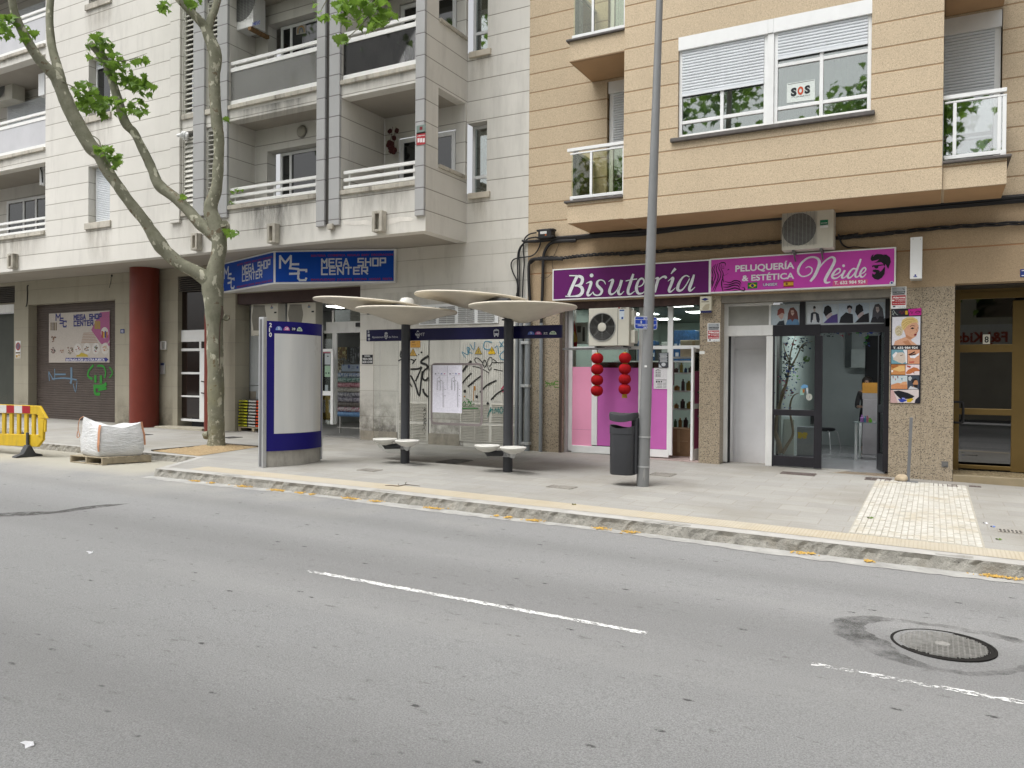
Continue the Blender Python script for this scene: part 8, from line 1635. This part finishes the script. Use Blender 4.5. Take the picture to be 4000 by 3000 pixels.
tuft(lv, tw, 340, 380, 10, 10, 2, D0-.3, .12, rn, [(250,325),(290,342),(330,380)]); tuft(lv, tw, 430, 590, 5, 5, 1, D0-.6, .1, rn, [(350,525),(385,545),(400,585),(460,650)]); tuft(lv, tw, 560, 240, 5, 5, 1, D0+.2, .1, rn, [(440,240),(500,235),(575,208)])
part('foliage', lv, M_LEAF, tr); part('twigs', tw, M_BARK, tr)
# drooping branch of the same crown reaching towards the street, and the crown above the picture
lv = MB(); tw = MB(); Dn = 10.5
P_ = [WD('F', 890, -160, D0+.5), WD('F', 1000, -420, 15), WD('F', 1250, -420, 12.5), WD('F', 1480, -260, Dn), WD('F', 1500, -60, Dn), WD('F', 1470, 70, Dn)]; mm = MB(); mm.tube(P_, [.09,.08,.055,.03,.015,.008], 8, 5); part('limb', mm, M_BARK, tr, smooth=True)
for st in ([(1500,-60),(1430,40),(1370,90),(1285,60)],[(1490,0),(1400,110),(1330,165)],[(1480,-40),(1380,0),(1300,-20),(1255,40),(1262,70)]): tw.tube([WD('F', *s, Dn) for s in st], [.009,.008,.006,.003], 5, 4)
for x, y, rx, ry, k, r in ((1260,66,30,16,7,.085),(1355,55,45,40,16,.115),(1400,30,50,35,18,.12),(1440,85,60,28,16,.125),(1470,20,50,40,18,.125),(1335,150,28,22,7,.12),(1510,60,35,35,9,.12),(1345,10,40,20,9,.115),(1235,30,20,25,4,.08)): tuft(lv, tw, x, y, rx, ry, k, Dn, r, rn)
part('foliage', lv, M_LEAF, tr)
if len(tw.v): part('twigs', tw, M_BARK, tr)
lv = MB()
for cx_, cy_, cz_, R_, k in ((-13.5,10.5,13.,2.6,330),(-16.5,10.5,13.3,2.2,240),(-10.5,9.5,13.2,2.2,240)):
    for _ in range(k):
        v = Vector((rn.gauss(0,1), rn.gauss(0,1), rn.gauss(0,.7))).normalized()*R_*rn.random()**.4; leaf_at(lv, Vector((cx_, cy_, cz_))+v, .17*rn.uniform(.8,1.2), rn)
part('foliage', lv, M_LEAF, tr)
# ================================================================ balcony plants and belongings
M_STRAPL = mat('strap_leaf', (.035,.075,.02), .5, .35, 8.); M_POT = mat('terracotta', (.25,.09,.05), .8, .1, 5.)
def pot_plant(label, c, h, n, r, seed, pot=M_POT, leafm=M_STRAPL, droop=.6, pr=.13, ph=.22):
    rn = random.Random(seed); th = thing('potted_plant', label, 'plant', c); m = MB(); m.lathe([(pr*.75,0),(pr,ph),(pr*.9,ph),(0,ph-.03)], c, 16); part('pot', m, pot, th)
    m = MB()
    for i in range(n):
        a = rn.uniform(0, 6.283); k = rn.uniform(.5, 1); d = Vector((math.cos(a), math.sin(a), 0)); P_ = [c+Vector((0,0,ph-.03))+d*.02, c+d*r*.3*k+Vector((0,0,ph+h*.55*k)), c+d*r*.75*k+Vector((0,0,ph+h*.85*k)), c+d*r*1.1*k+Vector((0,0,ph+h*(.85-droop*.5)*k))]; m.ribbon(P_, [.02,.04,.035,.004], d+Vector((0,0,.6)), 4)
    part('leaves', m, leafm, th); return th
zf = 8.16
pot_plant('dark strap leaved plant behind the upper right balcony glass, tallest', Vector((W('A2', 2060, 700, 13.95).x, 13.95, zf)), 1.0, 46, .42, 1); pot_plant('lower strap leaved plant left of the tallest one behind the balcony glass', Vector((W('A2', 1830, 700, 13.9).x, 13.9, zf)), .6, 30, .38, 2); pot_plant('bushy dark plant at the right end of the upper balcony glass', Vector((W('A3', 290, 500, 13.9).x, 13.9, zf)), .62, 34, .36, 3)
obox_thing('storage_crate', 'reddish planter trough along the foot of the upper right balcony glass', 'planter', X['r3']+.15, X['c0']-.2, 13.82, 13.98, 8.135, 8.27, M_POT)
th = thing('folding_table', 'black folding table tilted behind the upper left balcony glass', 'table', (W('A2', 1060, 800, 14.0).x, 14.0, zf)); a = [W('A2', *q, 14.0) for q in ((900,740),(1075,695),(1215,745),(1110,830))]; m = MB(); m.prism(a, (.02,.35,.015)); part('top', m, M_BLACK, th)
m = MB()
for p, q in (((940,760),(995,865)),((1080,720),(960,790)),((1105,820),(1130,870)),((1000,800),(1110,830))): m.tube([W('A2', *p, 14.02), W('A2', *q, 14.02)], .012, 5)
part('legs', m, M_BLACK, th)
c = W('A3', 85, 1500, LB2-.2); th = thing('hanging_ornament', 'dark red dried flower ornament hanging in the right first floor balcony', 'ornament', c); m = MB(); rn = random.Random(8)
for x in (95, 130): m.tube([W('A3', x, 1370, LB2-.2), W('A3', x-20, 1500, LB2-.2), W('A3', x-45+30*(x == 130), 1640, LB2-.2)], .006, 5, 3)
part('stems', m, mat('dried_stem', (.06,.03,.02), .8), th); m = MB()
for x, y in ((65,1418),(140,1412),(110,1490),(60,1540),(85,1550),(50,1570),(75,1630),(105,1640),(90,1590),(70,1600),(115,1620)): m.lathe([(0,-.05),(.06,-.02),(.06,.03),(0,.05)], W('A3', x, y, LB2-.2), 8, (rn.uniform(-.5,.5), -1, rn.uniform(-.5,.5)))
part('flowers', m, mat('dried_red_flower', (.06,.012,.012), .8, .2, 9.), th)
m = MB(); rn = random.Random(3)
for x, y in ((565,690),(600,665),(585,700),(640,680),(675,675),(625,660),(570,810),(555,800)): leaf_at(m, W('A8', x, y, YB-.02), .08, rn)
solo('climbing_shoot', m, M_LEAF, 'green leafy shoot pushing through the left first floor balcony rail', 'plant', W('A8', 600, 700, YB-.02))
# ================================================================ inside the salon
def FZ(t, x, y, z): d = ray(t, x, y); return CAM+d*((z-CAM.z)/d.z)
fz2 = zf2+.002
l1 = FZ('C6', 395, 1370, fz2); l2 = FZ('C6', 436, 1350, fz2); zt = W('C6', 395, 972, l1.y).z
th = thing('manicure_table', 'white legged table with bottles just inside the salon doorway', 'table', l1); m = MB(); m.box(l1.x-.06, l1.x+.85, l1.y-.08, l1.y+.42, zt, zt+.018); part('top', m, mat('glass_top', (.22,.27,.27), .15, .1), th)
for p in (l1, l2+Vector((.0,.1,0)), l1+Vector((.78,0,0)), l1+Vector((.78,.36,0))): m = MB(); m.tube([Vector((p.x, p.y, fz2)), Vector((p.x, p.y, zt))], .028, 12); part('leg', m, M_WHITE, th, smooth=True)
for x, c, h, lb in ((462,'b07ac0',.15,'lilac pump bottle on the white legged salon table'),(500,'5a8ab0',.13,'blue bottle beside the lilac pump bottle in the salon'),(520,'c07a8a',.14,'pink capped bottle beside the green one in the salon'),(550,'7ac03a',.09,'bright green bottle on the salon table')):
    p = W('C6', x, 965, l1.y+.05); m = MB(); m.lathe([(.036,0),(.038,h*.65),(.015,h*.75),(.015,h*.9),(.022,h*.92),(.02,h),(0,h)], Vector((p.x, p.y, zt+.018)), 12); solo('bottle', m, ink(c, .7), lb, 'bottle', (p.x, p.y, zt+.018), smooth=True)
def chair(label, c, rz, star=True):
    th = thing('salon_chair', label, 'chair', c); cs, sn_ = math.cos(rz), math.sin(rz); Q = lambda x, y, z: c+Vector((x*cs-y*sn_, x*sn_+y*cs, z))
    m = MB(); rr2 = [[Q(.24*k*math.cos(a), .23*k*math.sin(a), z) for a in [6.283*i/20 for i in range(20)]] for k, z in ((.8,.42),(1,.44),(1,.48),(.8,.50))]; loft(m, rr2); part('seat', m, M_BLACK, th, smooth=True)
    m = MB(); pts = [Q(x, .24+.03*(1-(x/.22)**2), 0) for x in (-.22,-.11,0,.11,.22)]; rr2 = [[p+Vector((0,0,z))+(Q(0,1,0)-Q(0,0,0))*dy for p, dy in [(q, 0) for q in pts]+[(q, .04) for q in pts[::-1]]] for z in (.58,.62,.85,.93)]; loft(m, rr2); m.obox(Q(0,.26,.52), (Q(.03,0,0)-Q(0,0,0)), (Q(0,.015,0)-Q(0,0,0)), Vector((0,0,.09))); part('backrest', m, M_BLACK, th, smooth=True)
    if star:
        m = MB(); m.tube([Q(0,0,.06), Q(0,0,.43)], .03, 10); part('column', m, M_ALU, th)
        m = MB()
        for k in range(5): a = 1.2566*k; m.tube([Q(0,0,.09), Q(.28*math.cos(a), .28*math.sin(a), .06)], [.025,.015], 6); m.lathe([(.025,-.02),(.025,.02)], Q(.28*math.cos(a), .28*math.sin(a), .03), 8, (math.sin(a), -math.cos(a), 0))
        part('star_base', m, M_BLACK, th)
    else:
        for sx_ in (-1, 1):
            for sy in (-1, 1): m = MB(); m.tube([Q(.12*sx_, .12*sy, .43), Q(.2*sx_, .2*sy, .40), Q(.23*sx_, .24*sy, .2), Q(.25*sx_, .27*sy, .0)], .013, 8, 3); part('leg', m, M_ALU, th, smooth=True)
    return th
chair('black swivel chair on a star base behind the salon doorway table', Vector((l1.x+.72, l1.y+.75, fz2)), 2.6); chair('chrome legged black chair partly hidden by the glazed black screen', FZ('C5', 1740, 1250, fz2)+Vector((-.05,.1,0)), 1.2, False); cb = FZ('C6', 230, 1080, fz2); chair('black chair at the dark desk deep in the salon', cb, 1.9, True)
dk = FZ('C6', 330, 1060, fz2); th = thing('salon_desk', 'dark glass desk with a plant at the back of the salon', 'desk', dk); zt = W('C6', 300, 785, dk.y).z; xa, xb = W('C6', 205, 780, dk.y).x, W('C6', 470, 780, dk.y).x; m = MB(); m.box(xa, xb, dk.y, dk.y+.5, zt-.03, zt); part('top', m, M_BLACK, th)
for x in (xa+.03, xb-.03): m = MB(); m.box(x-.02, x+.02, dk.y+.02, dk.y+.48, fz2, zt-.03); part('side', m, M_BLACK, th)
pot_plant('spiky plant in a white pot on the dark desk in the salon', Vector((W('C6', 333, 780, dk.y+.2).x, dk.y+.2, zt)), .42, 40, .34, 6, M_WHITE, mat('dark_spiky_leaf', (.03,.05,.025), .5), .3, .07, .30)
m = MB(); p = W('C6', 275, 780, dk.y+.2); m.lathe([(.07,0),(.075,.16),(.03,.2),(0,.2)], Vector((p.x, p.y, zt)), 12); solo('jar', m, ink('2f6f86', .7), 'teal jar beside the plant pot in the salon', 'jar', (p.x, p.y, zt), smooth=True)
Yco = 19.2; X0, X1, Z0, Z1 = R('D4', 1705, 1290, 2180, 1600, Yco); th = thing('reception_counter', 'pale reception counter with an orange screen on it in the salon', 'counter', ((X0+X1)/2, Yco, fz2)); m = MB(); m.box(X0, X1, Yco, Yco+.45, fz2, Z1); part('body', m, mat('counter_grey', (.30,.28,.29), .6), th, bevel=.01); X0, X1, Z0, Z1b = R('D4', 1700, 990, 1995, 1180, Yco+.05); m = MB(); m.box(X0, X1, Yco+.05, Yco+.07, Z1+.002, Z1b); m.use(mat('counter_grey', (.3,.28,.29))); part('screen_back', m, mat('screen_grey', (.24,.21,.21), .5), th); m = MB(); m.box(X0, X1, Yco+.045, Yco+.049, Z0, Z1b); part('orange_panel', m, mat('orange_panel', (.46,.22,.035), .5, .15, 4.), th)
# woman behind the counter
def skinned(name, js, ed, par, m_, off):
    me = bpy.data.meshes.new(name); me.from_pydata([Vector(j[:3]) for j in js], ed, []); o = bpy.data.objects.new(name, me); COL.objects.link(o); o.parent = par; o.location = off; me.materials.append(m_)
    sk = o.modifiers.new('skin', 'SKIN'); sk.use_smooth_shade = True
    for i, j in enumerate(js): me.skin_vertices[0].data[i].radius = (j[3], j[4] if len(j) > 4 else j[3])
    me.skin_vertices[0].data[0].use_root = True; ss = o.modifiers.new('sub', 'SUBSURF'); ss.levels = 2; ss.render_levels = 2; return o
ph = W('D4', 1785, 960, Yco+.75); pb_ = Vector((ph.x, Yco+.75, fz2))
pw = thing('person', 'person with long dark hair in dark clothes working behind the salon counter', 'person', pb_)
H = ph.z-fz2+.10
js = [(0,0,.52*H,.135,.10),(0,0,.60*H,.115,.09),(0,-.01,.70*H,.13,.095),(0,0,.79*H,.13,.08),(0,-.01,.845*H,.05,.05),(0,-.04,.875*H,.052,.055),(0,-.05,.92*H,.082,.095),(0,-.05,.965*H,.07,.085)]
ed = [(i, i+1) for i in range(7)]
for s in (-1, 1):
    o = len(js); js += [(.15*s,0,.785*H,.055),(.20*s,.0,.66*H,.045),(.21*s,-.02,.60*H,.04),(.16*s,-.22,.60*H,.032),(.12*s,-.30,.61*H,.028),(.11*s,-.35,.61*H,.034,.018)]; ed += [(3,o)]+[(o+i, o+i+1) for i in range(5)]; hnd = o+5
    for k, L in enumerate((.065,.08,.085,.075,.055)):
        fx = (.11+(-.045 if k == 0 else (k-2.5)*.019))*s; i0 = len(js); js += [(fx,-.37+(.03 if k == 0 else 0),.608*H,.010),(fx*1.0,-.37-L*.55,.604*H,.009),(fx,-.37-L,.592*H,.008)]; ed += [(hnd,i0),(i0,i0+1),(i0+1,i0+2)]
    o = len(js); js += [(.085*s,0,.49*H,.085),(.09*s,-.01,.28*H,.058),(.09*s,.01,.05*H,.04),(.09*s,-.10,.02*H,.036)]; ed += [(0,o),(o,o+1),(o+1,o+2),(o+2,o+3)]
skinned('body', js, ed, pw, mat('skin', (.34,.21,.15), .55, .06), Vector((0,0,0)))
cj = [(0,0,.50*H,.15,.115),(0,0,.60*H,.13,.105),(0,-.01,.70*H,.145,.11),(0,0,.785*H,.14,.092),(0,0,.825*H,.07,.065)]; ce = [(0,1),(1,2),(2,3),(3,4)]
for s in (-1, 1): o = len(cj); cj += [(.155*s,0,.78*H,.065),(.205*s,0,.66*H,.055),(.215*s,-.02,.595*H,.05),(.175*s,-.16,.60*H,.042)]; ce += [(3,o),(o,o+1),(o+1,o+2),(o+2,o+3)]
for s in (-1, 1): o = len(cj); cj += [(.085*s,0,.48*H,.095),(.09*s,-.01,.28*H,.07),(.09*s,.01,.06*H,.055)]; ce += [(0,o),(o,o+1),(o+1,o+2)]
skinned('clothing', cj, ce, pw, mat('dark_cloth', (.03,.028,.03), .8), Vector((0,0,0)))
m = MB(); hc = pb_+Vector((0,-.035,.94*H)); m.lathe([(.075,-.30),(.11,-.22),(.115,-.08),(.112,.02),(.085,.085),(.03,.115),(0,.118)], hc+Vector((0,.03,0)), 20, (0,.12,1)); part('hair', m, mat('dark_hair', (.02,.014,.012), .5, .2, 30.), pw, smooth=True)
m = MB(); hf = pb_+Vector((0,-.05,.93*H))
for s in (-1, 1): m.lathe([(.011,0),(.009,.004),(0,.005)], hf+Vector((.032*s,-.087,.012)), 8, (0,-1,0)); m.lathe([(.017,-.01),(.017,.01)], hf+Vector((.082*s,.0,-.005)), 8, (1,0,0))
m.prism([hf+Vector((-.012,-.09,-.02)), hf+Vector((.012,-.09,-.02)), hf+Vector((0,-.088,.02))], (0,-.018,-.003)); m.box(hf.x-.022, hf.x+.022, hf.y-.092, hf.y-.086, hf.z-.052, hf.z-.044); part('face', m, mat('face_features', (.12,.05,.04), .6), pw)
# decorated branch, mirror and cabinet behind the black framed window
Yv = YN+.45; m = MB()
for st, r in (([(1245,1300),(1225,1200),(1185,1080),(1190,1000),(1200,900),(1230,780),(1290,600),(1330,420),(1345,250),(1390,60)], [.05,.045,.04,.035,.03,.028,.025,.02,.015,.008]), ([(1262,1300),(1320,1200),(1375,1100),(1365,980),(1350,900),(1345,780),(1380,680),(1440,650)], [.035,.03,.026,.024,.02,.018,.012,.005]), ([(1300,560),(1250,650),(1240,720)], [.02,.012,.006]), ([(1330,420),(1420,250),(1480,130),(1590,90)], [.02,.014,.01,.005]), ([(1340,300),(1290,200),(1270,110)], [.015,.01,.005])): m.tube([W('C5', x, y, Yv) for x, y in st], r, 8, 3)
bch = part('branch', m, mat('dry_branch', (.26,.20,.14), .9, .15, 12., bump=.3), None, smooth=True)
th = thing('decorated_branch', 'dry forked branch dressed with blue and pink flowers in the salon window', 'decoration', W('C5', 1250, 1300, Yv)); bch.parent = th; bch.location = -th.location; bch.location = Vector((0,0,0))-Vector(th.location)
rn = random.Random(14); fl = {}
for x, y, k, c in ((1345,390,34,'2b4fb0'),(1310,500,22,'24407a'),(1265,530,10,'c02a6a'),(1290,240,26,'3a3f6a'),(1330,110,16,'2a3f7a'),(1375,100,8,'a83040'),(1420,480,8,'5fc02a'),(1300,440,18,'2f5a3a'),(1390,360,14,'3a6a30'),(1340,600,18,'2a4a8a'),(1450,330,12,'3a4f7a'),(1350,640,10,'8a3048'),(1250,650,6,'6a4a9a'),(1290,800,3,'2b4fb0'),(1385,810,4,'3a4fb0'),(1520,110,24,'2a4470'),(1450,170,26,'4a4a38'),(1300,300,30,'3a3a34')):
    q = fl.setdefault(c, MB())
    for _ in range(k): leaf_at(q, W('C5', x+rn.gauss(0,32), y+rn.gauss(0,32), Yv-.05+rn.uniform(-.05,.08)), rn.uniform(.02,.04), rn)
for c, q in fl.items(): part('flowers', q, ink(c, .9), th)
def leafball(label, t, x, y, Y, r, c, k=60):
    m = MB(); p = W(t, x, y, Y); rn = random.Random(k)
    for _ in range(k): v = Vector((rn.gauss(0,1), rn.gauss(0,1), rn.gauss(0,1))).normalized()*r; leaf_at(m, p+v*.8, r*.4, rn)
    solo('leaf_ball', m, mat('leaf_ball', c, .7), label, 'decoration', p)
leafball('green leaf ball hanging in the salon window', 'C5', 1520, 282, YN+.4, .065, (.10,.22,.04))
obox_thing('mirror_panel', 'tall pale panel leaning behind the lower salon window', 'panel', W('C5', 1272, 1100, YN+.9).x, W('C5', 1390, 1100, YN+.9).x, YN+.9, YN+.93, fz2, W('C5', 1300, 932, YN+.9).z, mat('pale_mirror', (.52,.55,.53), .3))
obox_thing('cabinet', 'grey cabinet low behind the salon window', 'cabinet', W('C5', 1420, 1100, YN+1.2).x, W('C5', 1600, 1100, YN+1.2).x, YN+1.2, YN+1.5, fz2, W('C5', 1420, 1015, YN+1.2).z, mat('cabinet_grey', (.20,.21,.23), .6))
m = MB(); Y = YN+1.19; m.use(ink('d0b020', .8)); m.P('C5', [(1425,1070),(1470,1075),(1470,1085),(1485,1085),(1485,1072),(1530,1078),(1534,1105),(1522,1110),(1524,1140),(1485,1146),(1483,1130),(1468,1130),(1466,1146),(1424,1138),(1430,1110)], Y); solo('yellow_toy', m, None, 'yellow puzzle shaped piece on the grey cabinet in the salon', 'toy', W('C5', 1480, 1146, Y))
m = MB(); Y = YN+.024; m.use(ink('6fa4d0', .8)); m.P('C5', [(1458,580),(1490,556),(1535,566),(1538,590),(1510,596),(1470,600)], Y); m.use(ink('c9d2d8', .8)); m.P('C5', [(1518,596),(1540,596),(1540,655),(1522,658)], Y); m.use(ink('b9bcb4', .8)); m.disc('C5', 1550, 694, 34, Y, 14, 38); m.use(ink('55585a')); m.S('C5', [(1545,712),(1560,690),(1548,680)], 4, Y-.001); m.use(ink('9ac0b4', .7)); m.P('C5', [(1455,605),(1490,605),(1495,670),(1450,675)], Y); m.use(ink('b06a2a', .7)); m.P('C5', [(1478,610),(1502,608),(1500,645),(1480,648)], Y-.001); solo('window_sticker', m, None, 'pale blue and white paper cutout stuck on the salon window', 'sticker', W('C5', 1500, 720, Y))
th = thing('flower_garland', 'garland of blue and green flowers over the salon doorway', 'garland', W('C6', 330, 60, YN+.25)); m = MB(); m.tube([W('B5', 20, 1090, YN+.25), W('B5', 200, 1075, YN+.25), W('B5', 420, 1060, YN+.25), W('B5', 640, 1060, YN+.25)], .008, 5, 3); part('vine', m, mat('vine', (.05,.07,.03), .8), th); fl = {}; rn = random.Random(6)
for x, y, k, c in ((60,1100,8,'1f2f2a'),(120,1130,7,'1c2a28'),(180,1100,12,'2a4a8a'),(235,1135,4,'a03040'),(265,1075,8,'2a62a8'),(320,1100,4,'7a2a3a'),(425,1095,9,'2f8a2a'),(460,1080,9,'2a62b0'),(450,1110,8,'3a5a9a'),(560,1090,26,'2a4fb0'),(600,1060,14,'3a62c0'),(620,1110,10,'8a90a0'),(640,1085,10,'2f8a2a'),(510,1140,8,'3aa02a'),(490,1215,10,'2a6a2a'),(520,1220,8,'2a3f7a')):
    q = fl.setdefault(c, MB())
    for _ in range(k): leaf_at(q, W('B5', x+rn.gauss(0,16), y+rn.gauss(0,14), YN+.25+rn.uniform(-.05,.05)), rn.uniform(.022,.042), rn)
for c, q in fl.items(): part('flowers', q, ink(c, .9), th)
# ================================================================ the other side of the street (what the glass reflects)
ob = thing('apartment_building', 'pale apartment house across the street, behind the viewer, with a white shop sign', 'building', (-5, -11.5, -.2)); hs_ = []
for x in range(-34, 24, 5):
    for z in (4.6, 7.7): hs_.append((x+.8, x+2.6, z, z+1.7))
m = MB()
def wallN(m, X0, X1, Z0, Z1, Y, holes):
    q = MB(); q.wall(X0, X1, Z0, Z1, 0, .25, holes)
    for v in q.v: v.y = Y-v.y
    m.add(q.v, [f[::-1] for f in q.f])
wallN(m, -36, 26, -.3, 10.4, -11.5, hs_); part('wall', m, mat('opposite_render', (.50,.46,.40), .9, .08, 1.), ob); m = MB()
for h in hs_: m.box(h[0], h[1], -11.7, -11.69, h[2], h[3])
part('panes', m, M_DGLASS, ob)
a = Vector((3.2, -11.45, 2.75)); Ym = 2*(Y8+.036)+11.41; mir = lambda x, y: CAM+ray('B5', x, y)*(Ym/ray('B5', x, y).y); a = mir(2035, 1200); b = mir(1482, 1200); c = mir(2035, 1090)   # where the door glass mirrors it
m = MB(); m.box(b.x-1.2, a.x+1.6, -11.499, -11.42, a.z-.45, c.z+.35); part('sign_panel', m, M_WHITEW, ob); m = MB(); m.use(ink('c2402c')); m.text('F&J Kids', (Vector((a.x, -11.41, a.z)), Vector((-1,0,0)), Vector((0,0,c.z-a.z))), .03, w=a.x-b.x); part('sign_lettering', m, None, ob)
m = MB(); gq(m, -60, 30, -14.1, -8., -.005); struct('far_pavement', m, M_PAVE)
rn = random.Random(90)
for i, (x, y, lb) in enumerate(((-9.5, -5.6, 'leafy plane tree across the street, left one behind the viewer'), (-1.0, -5.8, 'leafy plane tree across the street, middle one behind the viewer'), (6.5, -5.6, 'leafy plane tree across the street, right one behind the viewer'))):
    q = Vector((x, y, gz(x, y)-.1)); th = thing('plane_tree', lb, 'tree', q); m = MB(); m.tube([q, q+Vector((.1,0,2)), q+Vector((0,.1,4.2))], [.2,.16,.12], 10, 3); part('trunk', m, M_BARK, th, smooth=True); m = MB()
    for k in range(6): a = k*1.05; m.tube([q+Vector((0,0,3.8)), q+Vector((math.cos(a)*.9, math.sin(a)*.9, 5.6)), q+Vector((math.cos(a)*2, math.sin(a)*2, 7.4))], [.1,.07,.03], 7, 3)
    part('limbs', m, M_BARK, th); m = MB(); cc = [q+Vector((rn.gauss(0,1.9), rn.gauss(0,1.6), 10.2+rn.gauss(0,2.3))) for _ in range(30)]
    for _ in range(3000): c = rn.choice(cc); leaf_at(m, c+Vector((rn.gauss(0,.6), rn.gauss(0,.6), rn.gauss(0,.5))), .26, rn)
    part('foliage', m, M_LEAF, th)
